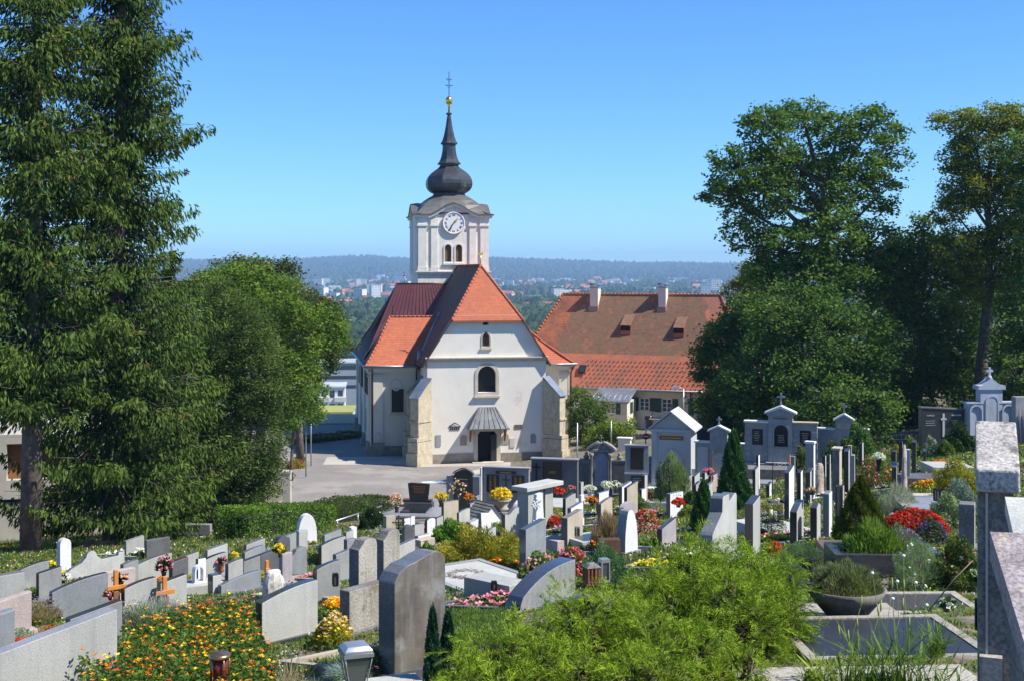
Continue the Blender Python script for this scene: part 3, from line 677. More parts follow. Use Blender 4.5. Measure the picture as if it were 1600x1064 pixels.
def hand(ang, L, w_, m, y):
    h_ = MB(); T = Matrix.Translation((tx, y, 20.25)) @ Matrix.Rotation(ang, 4, 'Y')
    h_.prism([(-w_, -.2), (w_, -.2), (w_ * .7, L * .5), (w_ * 1.8, L * .66), (0, L), (-w_ * 1.8, L * .66), (-w_ * .7, L * .5)], -.012, .012, 0, T); h_.build('clock_hand', m, clock)
hand(R(42), .62, .07, GOLD, TF - .24); hand(R(212), .86, .05, NUM, TF - .27)
# tower lower corner quoins and small fascia
# ------------------------------------------------------------------ rectory
B = R(-22)
rect = empty('rectory', (12.2, 122.3, 0), B, 'long cream rectory with steep two-tone tiled roof and green shutters right of the church', 'house')
LX0, LX1, DP, EZ = -13.5, 10.5, 12.5, 4.55
wn = [arch(-6.6 + .0, 2.45, .95, 1.15, 'rect'), arch(.45, 2.4, .95, 1.2, 'rect'), arch(2.65, 2.35, .95, 1.25, 'rect'), arch(5.85, 2.2, .95, 1.25, 'rect'), arch(8.4, 2.2, .95, 1.25, 'rect'), arch(-4.2, 2.45, .95, 1.15, 'rect'), arch(.9, -.1, .8, 2.0, 'rect'), arch(3.6, .1, .8, 1.1, 'rect')]
mb = MB(); mb.panel([(LX0, -1), (LX1, -1), (LX1, EZ), (LX0, EZ)], wn, 0, .22)
mb.box(LX0, LX0 + .02, .002, DP, -1, EZ); mb.box(LX1 - .02, LX1, .002, DP, -1, EZ); mb.box(LX0 + .022, LX1 - .022, DP - .02, DP, -1, EZ)
mb.build('wall', PLASTER2, rect)
GL2 = surf('house_glass', (.05, .055, .065), (.1, .11, .12), 3, .1, bump=0, spec=.6)
for i, l in enumerate(wn):
    x0, x1, z0, z1_ = l[0][0], l[1][0], l[0][1], l[2][1]
    fr = MB(); fr.ring2d(l, grow(l, -.07), .1, .18); fr.box((x0 + x1) / 2 - .035, (x0 + x1) / 2 + .035, .1, .17, z0, z1_)
    for k in (1, 2): zz = z0 + (z1_ - z0) * k / 3; fr.box(x0, x1, .11, .16, zz - .025, zz + .025)
    fo = fr.build('window' if i != 6 else 'door', WHITEP if i != 6 else WOODB, rect); p = MB(); p.face2d(l, .185).build('pane', GL2, fo)
    if i < 6:
        for s in (-.62, 1.04):
            q = MB(); q.box(x0 + s, x0 + s + .54, -.07, -.005, z0 - .03, z1_ + .03)
            for k in range(8): q.box(x0 + s + .06, x0 + s + .48, -.085, -.072, z0 + .08 + k * .125, z0 + .15 + k * .125)
            q.build('shutter', GREENP, fo)
mb = MB(); y0, yb, ym = -.55, 1.9, 6.3; ze, zb, zm = 4.45, 7.55, 13.3; rxl, rxr = -10.0, 6.4; xl, xr = LX0 - .5, LX1 + .5
def hx_l(t): return xl + (rxl - xl) * t
tb = (zb - ze) / (zm - ze)
L0, L1, Rr0, Rr1 = (xl, y0, ze), (rxl, ym, zm), (xr, y0, ze), (rxr, ym, zm)
Lb = (xl + 1.35, yb, zb); Rb = (xr - 1.35, yb, zb)
def lerp(a, b, t): return tuple(a[i] + (b[i] - a[i]) * t for i in range(3))
poly(mb, [L0, Rr0, Rb, Lb], 1)                             # lower new tiles
def up(t, s): return lerp(lerp(Lb, Rb, t), lerp(L1, Rr1, t), s)
cuts = [(0, .135, 3), (.135, .89, 2), (.89, 1, 1)]
for a, b_, m_ in cuts:
    n = 10
    v = []
    for i in range(n + 1):
        for tt in (a, b_): v.append(up(tt + (.0 if tt in (0, 1) else .02 * math.sin(i * 1.7)), i / n))
    mb.add(v, [(2 * i, 2 * i + 1, 2 * i + 3, 2 * i + 2) for i in range(n)], m_)
Lb2 = (xl + 1.35, DP + .55 - 2.45, zb); bk0 = (xl, DP + .55, ze); bkr = (xr, DP + .55, ze); Rb2 = (xr - 1.35, DP + .55 - 2.45, zb)
poly(mb, [bk0, L0, Lb, Lb2], 3); poly(mb, [Lb2, Lb, L1], 3); poly(mb, [Rr0, bkr, Rb2, Rb], 1); poly(mb, [Rb, Rb2, Rr1], 1)
poly(mb, [bkr, bk0, Lb2, Rb2], 2); poly(mb, [Rb2, Lb2, L1, Rr1], 2); poly(mb, [(p[0], p[1], p[2] - .12) for p in (bk0, bkr, Rr0, L0)], 2)
mb.add([L0, Rr0, (xr, y0, ze - .12), (xl, y0, ze - .12)], [(0, 3, 2, 1)], 0)
rr = mb.build('roof', [ZINC, TILE_N, TILE_W, TILE_R], rect)
ridge([L1, Rr1], .14, TILE_N, par=rr); ridge([Lb, L1], .12, TILE_O, par=rr); ridge([Rb, Rr1], .12, TILE_N, par=rr)
b = MB(); b.tube([(xl, y0 - .1, ze - .04), (xr, y0 - .1, ze - .04)], .1, 8); b.build('gutter', ZINC, rect)
b = MB()   # snow guards in rows on the new tiles
for r_ in range(7):
    for k in range(34):
        t = .05 + r_ * .125; p = lerp(lerp(L0, Lb, t), lerp(Rr0, Rb, t), .32 + .66 * (k + .5 * (r_ % 2)) / 34); b.box(p[0] - .03, p[0] + .03, p[1] - .12, p[1] + .02, p[2] + .0, p[2] + .1)
b.build('snow_guards', flat('guard', (.26, .09, .05), .8), rr)['kind'] = 'stuff'
def chimney(x, wd, zt):
    c = MB(); yy = 5.75; c.box(x - wd / 2, x + wd / 2, yy - .45, yy + .45, 11.6, zt); o = c.build('chimney', PLASTER2, rr)
    q = MB(); q.box(x - wd / 2 - .06, x + wd / 2 + .06, yy - .5, yy + .5, zt + .002, zt + .12)
    for sx in (-1, 1):
        for sy in (-1, 1): q.cbox((x + sx * (wd / 2 - .05), yy + sy * .38, zt + .122), .06, .06, .22)
    n = 7; v = []
    for i in range(n + 1):
        a = math.pi * i / n; v += [(x - (wd / 2 + .12) * math.cos(a), yy - .55, zt + .34 + .12 * math.sin(a)), (x - (wd / 2 + .12) * math.cos(a), yy + .55, zt + .34 + .12 * math.sin(a))]
    q.add(v, [(2 * i, 2 * i + 2, 2 * i + 3, 2 * i + 1) for i in range(n)]); q.box(x - wd / 2 - .12, x + wd / 2 + .12, yy - .55, yy + .55, zt + .3, zt + .335)
    q.build('chimney_cap', ZINC, o)
    q = MB(); q.box(x - wd / 2 - .08, x + wd / 2 + .08, yy - .75, yy - .46, 11.6, 12.1); q.build('flashing', flat('lead', (.3, .2, .2), .6), o)
chimney(-6.35, .85, 13.95); chimney(.75, .75, 14.0)
def dormer(x, z):
    y = yb + (z - zb) / (zm - zb) * (ym - yb); d = MB()
    # low shed dormer: roof tilts flatter than the main slope
    d.add([(x - .55, y - .35, z + .62), (x + .55, y - .35, z + .62), (x + .55, y + 1.9, z + 2.05), (x - .55, y + 1.9, z + 2.05)], [(0, 1, 2, 3)], 0)
    for s in (-1, 1): d.add([(x + s * .5, y - .3, z + .02 - .35), (x + s * .5, y - .3, z + .6), (x + s * .5, y + 1.85, z + 2.0)], [(0, 1, 2), (2, 1, 0)], 1)
    d.add([(x - .5, y - .3, z - .3), (x + .5, y - .3, z - .3), (x + .5, y - .3, z + .1), (x - .5, y - .3, z + .1)], [(0, 1, 2, 3)], 1)
    o = d.build('dormer', [TILE_W, TILE_N], rr); q = MB(); q.add([(x - .5, y - .28, z + .1), (x + .5, y - .28, z + .1), (x + .5, y - .28, z + .6), (x - .5, y - .28, z + .6)], [(0, 1, 2, 3)]); q.build('pane', DARK, o)
dormer(-2.4, 9.7); dormer(3.0, 9.55)
b = MB(); T = Matrix.Translation((-6.0, .6, 6.1)) @ Matrix.Rotation(R(52), 4, 'X'); b.box(-.35, .35, -.45, .45, 0, .12, 0, T); b.box(-.27, .27, -.36, .36, .122, .13, 1, T); b.build('skylight', [IRON, GLASS], rr)
# entrance block with sheet metal roof
mb = MB(); mb.box(-3.55, -.35, -3.0, -.002, -1, 3.55); e1 = mb.build('porch_wall', PLASTER2, rect)
wq = arch(-1.9, 2.35, .85, 1.0, 'rect')
fr = MB(); fr.ring2d(wq, grow(wq, -.06), -3.05, -3.0); fr.box(-1.93, -1.87, -3.05, -3.01, 2.4, 3.3); fr.box(-2.28, -1.5, -3.045, -3.012, 2.82, 2.87); fo = fr.build('window', WHITEP, rect); p = MB(); p.face2d(wq, -3.008).build('pane', GL2, fo)
for s in (-.45, .92): q = MB(); q.box(-2.325 + s, -2.325 + s + .38, -3.08, -3.005, 2.3, 3.4); q.build('shutter', GREENP, fo)
q = MB(); q.box(-.352, -.3, -2.0, -1.2, 2.3, 3.35); q.build('shutter', GREENP, fo)
mb = MB(); mb.add([(-3.85, -3.35, 3.5), (-.1, -3.35, 3.5), (-.1, .0, 4.75), (-3.85, .0, 4.75), (-3.85, -3.35, 3.38), (-.1, -3.35, 3.38), (-.1, 0, 4.62), (-3.85, 0, 4.62)], [(0, 1, 2, 3), (7, 6, 5, 4), (0, 4, 5, 1), (1, 5, 6, 2), (3, 7, 4, 0)])
for k in range(8): x = -3.8 + k * .52; mb.tube([(x, -3.35, 3.53), (x, -.02, 4.78)], .025, 4)
mb.build('porch_roof', ZINC, rect)
for x in (-3.75, 5.0): d = MB(); d.tube([(x, -.12, 4.4), (x, -.12, -.5)], .06, 6); d.build('downpipe', IRON, rect)
mb = MB(); mb.box(1.4, 3.4, -1.6, -.01, 1.72, 1.8); mb.tube([(1.4, -1.6, 1.75), (1.4, -.01, 2.5)], .04, 5); mb.build('door_canopy', flat('glass_canopy', (.25, .27, .28), .2), rect)
# ------------------------------------------------------------------ trees
def trunk(parent, pts, rad, n=9, name='trunk', mat=None):
    return MB().tube(pts, rad, n).build(name, mat or BARK, parent)
def spruce(px, py, D, H, Rb, z_low, seed, label, lean=0., top_px=None, cA=(.018, .040, .009), cB=(.090, .140, .024)):
    r = np.random.RandomState(seed); b = G(px, D) if py is None else W(px, py, D)
    root = empty('spruce_tree', b, 0, label, 'spruce tree', 'tall spruces at the left')
    tpts = [(lean * t * H, 0, t * H) for t in np.linspace(0, 1, 9)]
    trunk(root, [(p[0], p[1], p[2] - (.3 if i == 0 else 0)) for i, p in enumerate(tpts)], [.44 * (1 - .9 * t) for t in np.linspace(0, 1, 9)], 10)
    L = Leaves(); br = MB(); z = z_low; k = 0
    while z < H - .3:
        f = (z - z_low) / (H - z_low); rad = Rb * (1 - f) ** .5 * (.72 + .5 * r.rand()); nb = 7 if r.rand() < .8 else 4
        for j in range(nb):
            a = r.rand() * 6.283; ln = max(rad * (.65 + .55 * r.rand()), .3); ca, sa = math.cos(a), math.sin(a); z0 = z + r.uniform(-.3, .3)
            droop = (.30 + .25 * r.rand()) * (1 - f * .7); n = max(int(ln / .17), 3); s = (np.arange(n) + .5) / n; s = s[s > .12]
            X = lean * z0 + ca * ln * s; Y = sa * ln * s; Z = z0 - droop * ln * (s - .75 * s ** 3)
            if ln > 1: br.tube([(lean * z0, 0, z0), (lean * z0 + ca * ln * .5, sa * ln * .5, z0 - droop * ln * .4), (lean * z0 + ca * ln * .8, sa * ln * .8, z0 - droop * ln * .3)], [.04, .022, .008], 4)
            m = 12; n = len(s); side = r.uniform(-1, 1, (n, m)) * (.12 + .28 * np.sin(s * 3.0))[:, None] * min(ln, 2.2) * .8
            hang = r.rand(n, m) ** .8 * (.35 + .75 * (1 - s))[:, None] * min(1.0, ln / 2)
            hang *= (.6 + .8 * r.rand())
            PX = X[:, None] - sa * side; PY = Y[:, None] + ca * side; PZ = Z[:, None] - hang - abs(side) * .25
            P = np.stack([PX, PY, PZ], 2).reshape(-1, 3) + r.normal(size=(n * m, 3)) * .05
            up = (hang.ravel() < .12)
            U = np.stack([ca * .5 - sa * np.sign(side) * .5, sa * .5 + ca * np.sign(side) * .5, np.where(hang < .12, -.15, -1.25)], 2).reshape(-1, 3) + r.normal(size=(n * m, 3)) * .3
            U /= np.linalg.norm(U, axis=1)[:, None]; V = perp(U, r)
            ul = .135 * (.7 + .6 * r.rand(len(P))); U *= ul[:, None]; V *= (ul * .30)[:, None]
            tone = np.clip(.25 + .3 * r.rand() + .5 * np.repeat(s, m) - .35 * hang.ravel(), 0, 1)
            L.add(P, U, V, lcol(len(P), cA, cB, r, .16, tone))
            if r.rand() < .2 and f > .1:    # cones at the branch ends
                nc = 7; q = np.stack([X[-1] + r.normal(size=nc) * .18, Y[-1] + r.normal(size=nc) * .18, Z[-1] - .15 - .2 * r.rand(nc)], 1)
                L.add(q, np.tile([[0, 0, .08]], (nc, 1)), perp(np.tile([[0, 0, 1.]], (nc, 1)), r) * .03, lcol(nc, (.13, .06, .025), (.22, .11, .05), r))
        z += .27 + .1 * r.rand() + (.25 if r.rand() < .1 else 0); k += 1
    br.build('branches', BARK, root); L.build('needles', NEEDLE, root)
    return root

def blobtree(name, px, D, blobs, label, cat, cA, cB, leaf=.2, dens=1.0, seed=1, group=None, trunk_r=.35, clump=.75, base=None, tpx=None, droop=0., open_=1.0, mat=None, aspect=.55, limb=True, nleaf=150, tw=True):
    """crown given as ellipsoids (px, py, D offset, radius px across, radius px up); foliage sits in clumps on limbs"""
    r = np.random.RandomState(seed); b = base if base is not None else G(px, D)
    root = empty(name, b, 0, label, cat, group); S = D / F
    C = []
    for (bx, by, dd, rx, ry) in blobs:
        c = W(bx, by, D + dd) - b; C.append((c, rx * S, ry * S))
    top = max(c.z + ry * .3 for c, rx, ry in C)
    mid = sum((c for c, _, _ in C), Vector()) / len(C)
    ft = Vector((mid.x * .5 if tpx is None else (tpx - px) * S, mid.y * .3, max(min(c.z for c, _, _ in C) * .9, top * .3)))
    tip = Vector((ft.x * .6 + mid.x * .4, mid.y * .6, top * .8))
    tp = [Vector((0, 0, -.3)), Vector((ft.x * .2, ft.y * .2, ft.z * .4)), ft, ft.lerp(tip, .5) + Vector((r.normal() * .3, r.normal() * .3, 0)), tip]
    trunk(root, tp, [trunk_r * 1.15, trunk_r, trunk_r * .8, trunk_r * .5, trunk_r * .15], 10)
    L = Leaves(); br = MB()
    for (c, rx, ry) in C:
        # limb from the trunk
        t = min(max((c.z - ft.z) / max(tip.z - ft.z, .1) * .75 - .15, 0), .9); st = ft.lerp(tip, t); md = st.lerp(c, .5) + Vector((0, 0, -abs(c.x - st.x) * .12))
        lr = trunk_r * .42 * min(1, (rx / 2.2)); 
        if limb: br.tube([st, md, c], [lr, lr * .75, lr * .4], 6)
        vol = rx * rx * ry; n = max(int(dens * 3.4 * (rx * rx + 2 * rx * ry) / 3 * 1.9 / clump ** 2), 5)
        for i in range(n):
            d = Vector(rdir(1, r)[0].tolist()); k = (.45 + .6 * r.rand() ** .6); p = c + Vector((d.x * rx * k, d.y * rx * k, d.z * ry * k))
            if tw and i % 3 == 0: br.tube([c.lerp(p, .1), c.lerp(p, .6) + Vector((0, 0, .1)), p], [lr * .3, lr * .18, .012], 4)
            cr = clump * (.6 + .7 * r.rand()); nl = int(nleaf * (cr / .75) ** 2 * (.2 / leaf) ** 2 * .9)
            q = r.normal(size=(nl, 3)) * np.array([.5, .5, .3]) * cr + np.array(p)[None]
            q[:, 2] -= droop * np.abs(r.normal(size=nl)) * cr
            U = rdir(nl, r) * np.array([1, 1, .55]) + np.array([0, 0, -droop * .5]); U /= np.linalg.norm(U, axis=1)[:, None] + 1e-9
            ln = leaf * .5 * (.7 + .6 * r.rand(nl))
            tone = np.clip(r.rand() * .9 + .15 * d.z, 0, 1)
            L.add(q, U * ln[:, None], perp(U, r) * (ln * aspect)[:, None], lcol(nl, cA, cB, r, .14, np.full(nl, tone)))
    if br.v: br.build('limbs', BARK, root)
    L.build('leaves', mat or LEAF, root)
    return root

spruce(48, None, 50, 33, 3.3, 6.3, 3, 'tall dark spruce with a thick bare trunk at the far left of the graves', .012)
spruce(176, None, 53, 31, 4.3, 1.6, 5, 'tall spruce with branches hanging almost to the ground, second from the left', .018)
spruce(-75, None, 60, 30, 4.0, 7.5, 8, 'dark spruce cut off by the left edge behind the thick bare trunk', .0)
spruce(268, None, 60, 13.5, 3.0, 1.4, 9, 'lower bushy spruce between the tall spruce and the arborvitae', .0)
# arborvitae
blobtree('arborvitae', 385, 62, [(372, 520, 0, 52, 62), (400, 590, 0, 50, 70), (352, 600, 1, 52, 80), (392, 690, 0, 56, 80), (350, 720, 0, 54, 80), (395, 770, 0, 48, 60), (330, 790, 0, 42, 60), (318, 660, 1, 42, 80), (345, 480, 1, 34, 50)],
         'dense dark green arborvitae between the spruces and the hedge', 'evergreen tree', (.04, .075, .016), (.13, .18, .045), .15, 1.25, 21, None, .2, .5, aspect=.4, droop=.3, limb=False, nleaf=150)
blobtree('deciduous_tree', 400, 84, [(345, 470, 0, 52, 48), (395, 440, 2, 48, 36), (430, 480, 0, 56, 46), (470, 520, 1, 50, 44), (420, 560, 0, 60, 50), (470, 590, 0, 40, 40), (505, 515, 3, 38, 34), (450, 625, 0, 34, 34), (375, 520, -2, 60, 60), (340, 560, 0, 60, 60)],
         'bright green broadleaf tree behind the arborvitae left of the square', 'tree', (.06, .12, .014), (.20, .28, .035), .24, 1.0, 31, 'broadleaf trees left of the square', .35, .8)
blobtree('deciduous_tree', 470, 104, [(360, 440, 0, 40, 34), (402, 425, 0, 36, 24), (440, 450, 0, 30, 30), (330, 455, 0, 36, 36), (470, 480, 2, 34, 34), (500, 500, 2, 36, 36), (520, 540, 0, 26, 30), (490, 560, 0, 36, 40), (450, 420, 0, 16, 14)],
         'olive green broadleaf tree standing behind the bright green one', 'tree', (.045, .07, .015), (.13, .15, .03), .24, 1.05, 32, 'broadleaf trees left of the square', .3, .7)
blobtree('young_tree', 455, 96, [(458, 610, 0, 22, 30), (478, 640, 0, 26, 24), (448, 655, 0, 22, 28), (500, 612, 0, 16, 16), (430, 640, 0, 24, 40)],
         'light green low tree leaning over the left side of the square', 'tree', (.07, .14, .015), (.17, .27, .04), .2, .9, 33, None, .12, .6)
# oak and the dark wood on the right
OA, OB = (.045, .10, .018), (.16, .245, .045)
blobtree('oak_tree', 1296, 90, [(1200, 195, 0, 42, 30), (1255, 185, 2, 44, 28), (1310, 210, 0, 40, 34), (1365, 195, 0, 40, 28), (1395, 235, 1, 28, 40), (1150, 265, 0, 50, 36), (1125, 300, 0, 32, 24), (1195, 300, 0, 56, 44), (1165, 355, 0, 36, 40), (1250, 270, 2, 50, 46), (1225, 395, 0, 56, 44), (1300, 290, 0, 48, 50), (1345, 255, 0, 34, 34), (1215, 240, 0, 40, 34), (1375, 305, 0, 32, 36), (1290, 370, -1, 60, 50), (1360, 380, 0, 44, 50), (1190, 430, 0, 40, 26), (1270, 430, -1, 70, 44), (1345, 430, 0, 55, 40)],
         'big dark green oak with a wide open crown above the family tombs', 'oak tree', OA, OB, .27, 1.0, 41, 'trees of the wood at the right', .55, .60, tpx=1296, nleaf=130)
blobtree('oak_tree', 1235, 86, [(1215, 500, 0, 60, 60), (1290, 520, 0, 70, 70), (1200, 580, 0, 60, 60), (1270, 610, -2, 70, 50), (1340, 560, 0, 60, 80), (1350, 640, -2, 50, 40), (1225, 640, 0, 50, 36), (1160, 600, 0, 44, 50), (1200, 670, -1, 50, 30), (1280, 665, -1, 60, 34), (1350, 680, -1, 60, 36)],
         'dense dark green tree directly behind the three-bay family tomb', 'tree', OA, (.14, .22, .045), .26, .9, 42, 'trees of the wood at the right', .4, .8)
blobtree('oak_tree', 1130, 94, [(1140, 535, 0, 50, 30), (1122, 578, 0, 36, 28), (1160, 560, 0, 50, 40), (1130, 622, 0, 40, 34), (1165, 625, 0, 50, 36), (1100, 590, 0, 22, 14), (1108, 545, 0, 22, 12), (1140, 655, 0, 40, 20), (1175, 510, 0, 46, 36)],
         'dark spreading tree whose layered branches overlap the rectory roof', 'tree', OA, (.14, .21, .04), .26, 1.0, 43, 'trees of the wood at the right', .35, .75)
blobtree('deciduous_tree', 1165, 112, [(1165, 465, 0, 34, 30), (1180, 430, 0, 24, 22), (1195, 480, 0, 40, 40), (1150, 500, 0, 34, 30), (1155, 432, 0, 16, 16)],
         'yellow-green tree between the rectory roof and the big oak', 'tree', (.07, .10, .012), (.20, .21, .03), .25, .95, 44, 'trees of the wood at the right', .3, .75)
blobtree('robinia_tree', 1530, 88, [(1495, 190, 0, 36, 20), (1525, 235, 0, 40, 36), (1505, 290, 0, 36, 34), (1550, 430, 0, 50, 50), (1500, 390, 0, 40, 40), (1575, 330, 0, 34, 40), (1550, 185, 0, 38, 20), (1595, 200, 0, 40, 40), (1500, 250, 0, 28, 30), (1535, 300, 0, 34, 30), (1590, 270, 0, 40, 44), (1490, 330, 0, 30, 24), (1560, 370, 0, 40, 34), (1620, 330, 0, 40, 60), (1600, 420, 0, 40, 40)],
         'tall thin-leaved olive tree with bare limbs showing at the far right', 'tree', (.09, .13, .02), (.26, .27, .05), .22, 1.3, 45, 'trees of the wood at the right', .4, .55, tpx=1545, nleaf=115)
blobtree('robinia_tree', 1610, 84, [(1600, 240, 0, 34, 40), (1640, 300, 0, 50, 70), (1600, 330, 0, 26, 26), (1640, 420, 0, 60, 60), (1610, 500, 0, 50, 60), (1590, 590, 0, 56, 60), (1660, 560, 0, 60, 80), (1590, 640, 0, 50, 40)],
         'dark green tree cut off by the right edge of the photo', 'tree', OA, (.15, .23, .05), .24, .9, 46, 'trees of the wood at the right', .4, .75)
blobtree('deciduous_tree', 1430, 92, [(1420, 400, 0, 50, 34), (1450, 370, 0, 40, 36), (1400, 430, 0, 40, 40), (1470, 410, 0, 54, 40), (1450, 470, 0, 66, 50), (1520, 460, 0, 46, 50), (1390, 470, 0, 46, 50), (1430, 550, 0, 70, 60), (1510, 560, 0, 60, 60), (1460, 620, 0, 70, 40), (1385, 610, 0, 40, 50), (1540, 630, 0, 44, 40), (1400, 665, -1, 50, 36), (1470, 670, -1, 60, 30), (1540, 670, -1, 50, 30)],
         'broad dark green tree between the oak and the thin olive tree', 'tree', (.045, .095, .018), (.16, .225, .05), .25, .9, 47, 'trees of the wood at the right', .4, .8)
# the hedge-like understorey far behind the tombs closes the gaps
blobtree('undergrowth', 1300, 108, [(1200, 620, 0, 70, 50), (1300, 610, 0, 80, 60), (1400, 600, 0, 80, 60), (1500, 600, 0, 80, 60), (1600, 580, 0, 80, 80), (1250, 520, 4, 60, 60), (1400, 500, 4, 70, 60), (1540, 480, 4, 70, 60), (1130, 640, 0, 40, 30)],
         'dark undergrowth filling the back of the wood behind the tombs', 'undergrowth', (.035, .075, .015), (.11, .17, .04), .36, .9, 48, None, .3, 1.0, nleaf=140)
# trees at the rectory
blobtree('young_tree', 905, 112, [(905, 630, 0, 22, 26), (925, 655, 0, 26, 26), (900, 665, 0, 16, 22), (935, 635, 0, 16, 18)],
         'small green tree beside the right wall of the church', 'tree', (.06, .11, .02), (.15, .22, .045), .2, 1.0, 51, None, .12, .55)
blobtree('vine_shrub', 965, 108, [(950, 668, 0, 20, 16), (970, 678, 0, 22, 16), (938, 680, 0, 18, 14), (985, 668, 0, 10, 12), (925, 690, 0, 12, 8)],
         'yellow-green leafy shrub in front of the rectory porch', 'shrub', (.10, .17, .02), (.26, .34, .05), .18, 1.1, 52, None, .06, .45)

# hedges: trimmed leafy walls
def hedge(pts, h, wd, label, cA=(.03, .07, .012), cB=(.10, .17, .03), leaf=.09, dens=230, seed=3, name='hedge', round_=.0, group=None):
    r = np.random.RandomState(seed); b = Vector(pts[0]); root = empty(name, b, 0, label, 'hedge', group)
    core = MB(); L = Leaves()
    for i in range(len(pts) - 1):
        p, q = Vector(pts[i]), Vector(pts[i + 1]); d = q - p; ln = d.length; e = d.normalized(); nrm = Vector((-e.y, e.x, 0)).normalized()
        hh = h if not hasattr(h, '__len__') else None
        h0, h1 = (h, h) if hh else (h[i], h[i + 1])
        k = .74; ke = .5
        vs = []
        for c_, hz_ in ((p - b + e * (ke if i == 0 else 0), h0), (q - b - e * (ke if i == len(pts) - 2 else 0), h1)):
            for s, z in ((-1, -.2), (1, -.2), (1, hz_ * k), (-1, hz_ * k)): vs.append(c_ + nrm * s * wd * .32 + Vector((0, 0, z)))
        core.add(vs, [(0, 3, 2, 1), (4, 5, 6, 7), (0, 1, 5, 4), (1, 2, 6, 5), (2, 3, 7, 6), (3, 0, 4, 7)])
        n = int(dens * ln * (2 * max(h0, h1) + wd)); t = r.rand(n); hz = h0 + (h1 - h0) * t
        wsel = r.rand(n); per = (2 * hz + wd); pos = wsel * per
        side = np.where(pos < hz, -1, np.where(pos < hz + wd, (pos - hz) / wd * 2 - 1, 1)); z = np.where(pos < hz, pos, np.where(pos < hz + wd, hz, pos - hz - wd))
        bump = .06 * np.sin(t * ln * 2.1 + i) + .05 * np.sin(t * ln * 5.3)
        jit = r.normal(size=n) * .05
        P = np.array(p - b)[None] + np.outer(t * ln, np.array(e)) + np.outer(side * (wd / 2 + jit), np.array(nrm)); P[:, 2] += z + bump + r.normal(size=n) * .045
        U = rdir(n, r); lnn = leaf * .5 * (.7 + .6 * r.rand(n)); tone = np.clip(.5 + .5 * np.sin(t * ln * 1.7 + z * 3) * np.sin(z * 4 + i) + .2 * r.normal(size=n), 0, 1)
        L.add(P, U * lnn[:, None], perp(U, r) * (lnn * .6)[:, None], lcol(n, cA, cB, r, .15, tone))
        for end, hq, ok in ((p - b, h0, i == 0), (q - b, h1, i == len(pts) - 2)):
            if not ok: continue
            n2 = int(dens * hq * wd * 2.2); P2 = np.array(end)[None] + np.outer(r.uniform(-.5, .5, n2) * wd, np.array(nrm)) + np.outer(r.normal(size=n2) * .06, np.array(e)); P2[:, 2] += r.rand(n2) * hq
            U2 = rdir(n2, r) * (leaf * .5); L.add(P2, U2, perp(U2, r) * leaf * .3, lcol(n2, cA, cB, r, .15))
    core.build('stems', flat('hedge_core', (.012, .022, .008), .95), root); L.build('leaves', LEAF, root)  # solid near-black core box inside the leaf shell, no single stems
    return root
hedge([G(362, 49), G(420, 52), G(500, 57)], [1.15, 1.15, 1.0], 1.5, 'bright green trimmed hedge at the foot of the arborvitae', (.05, .11, .012), (.16, .27, .03), .1, 230, 61)
hedge([G(490, 62), G(540, 67), G(603, 71)], [.85, 1.1, 1.15], 1.8, 'dark clipped hedge curving up to the handrail beside the square', (.03, .06, .012), (.10, .14, .028), .09, 260, 62)
hedge([W(452, 697, 116), W(500, 696, 118), W(557, 692, 121)], [.9, 1.0, 1.1], 1.6, 'low dark hedge along the far edge of the square', (.04, .08, .012), (.12, .19, .025), .13, 140, 63)
# ------------------------------------------------------------------ stone materials of the graves
GR_L = surf('granite_light', (.42, .425, .39), (.34, .345, .32), 1.5, .7, speck=.16, speckscale=70, streak=.22, streakcol=(.16, .165, .16), bump=.12, rnd=.12)
GR_M = surf('granite_grey', (.28, .29, .28), (.21, .22, .215), 1.5, .6, speck=.18, speckscale=70, streak=.3, streakcol=(.1, .105, .11), bump=.12, rnd=.12)
GR_D = surf('granite_dark', (.13, .13, .135), (.085, .086, .09), 1.5, .45, speck=.2, speckscale=60, streak=.2, streakcol=(.2, .2, .2), bump=.08, rnd=.12)
GR_B = surf('granite_bluish', (.24, .265, .275), (.18, .20, .215), 1.5, .5, speck=.15, speckscale=70, streak=.3, streakcol=(.07, .085, .10), bump=.1, rnd=.1)
GR_P = surf('granite_pink', (.42, .345, .32), (.34, .28, .265), 2, .75, speck=.2, speckscale=50, streak=.25, streakcol=(.15, .12, .12), bump=.15, rnd=.1)
MAUVE = surf('granite_mauve', (.35, .32, .33), (.28, .255, .27), 2, .75, speck=.12, speckscale=50, streak=.35, streakcol=(.16, .14, .15), bump=.15, rnd=.08)
MARB = surf('marble_white', (.70, .70, .69), (.60, .61, .61), 1.5, .6, speck=.05, streak=.15, streakcol=(.4, .4, .38), bump=.15, rnd=.05)
CONC = surf('cast_stone', (.36, .34, .29), (.27, .25, .21), 2, .95, speck=.2, speckscale=40, streak=.7, streakcol=(.13, .115, .09), bump=.5, bscale=25, rnd=.1, patch=((.20, .17, .11), 3, .6))
TAN = surf('sandstone_tan', (.46, .40, .31), (.37, .32, .25), 2, .9, speck=.15, speckscale=60, streak=.35, streakcol=(.2, .17, .13), bump=.25, rnd=.08)
POLD = surf('polished_dark', (.035, .038, .042), (.05, .055, .06), 3, .12, speck=.3, speckscale=80, bump=0, spec=.6, rnd=.2)
POLG = surf('polished_grey', (.12, .13, .14), (.09, .1, .11), 3, .18, speck=.3, speckscale=80, bump=0, spec=.6, rnd=.2)
POLL = surf('polished_light', (.30, .31, .33), (.25, .26, .28), 3, .25, speck=.25, speckscale=80, bump=0, spec=.6, rnd=.15)
BLK = surf('black_granite', (.016, .017, .019), (.022, .023, .026), 3, .16, bump=0, spec=.5, rnd=.2)
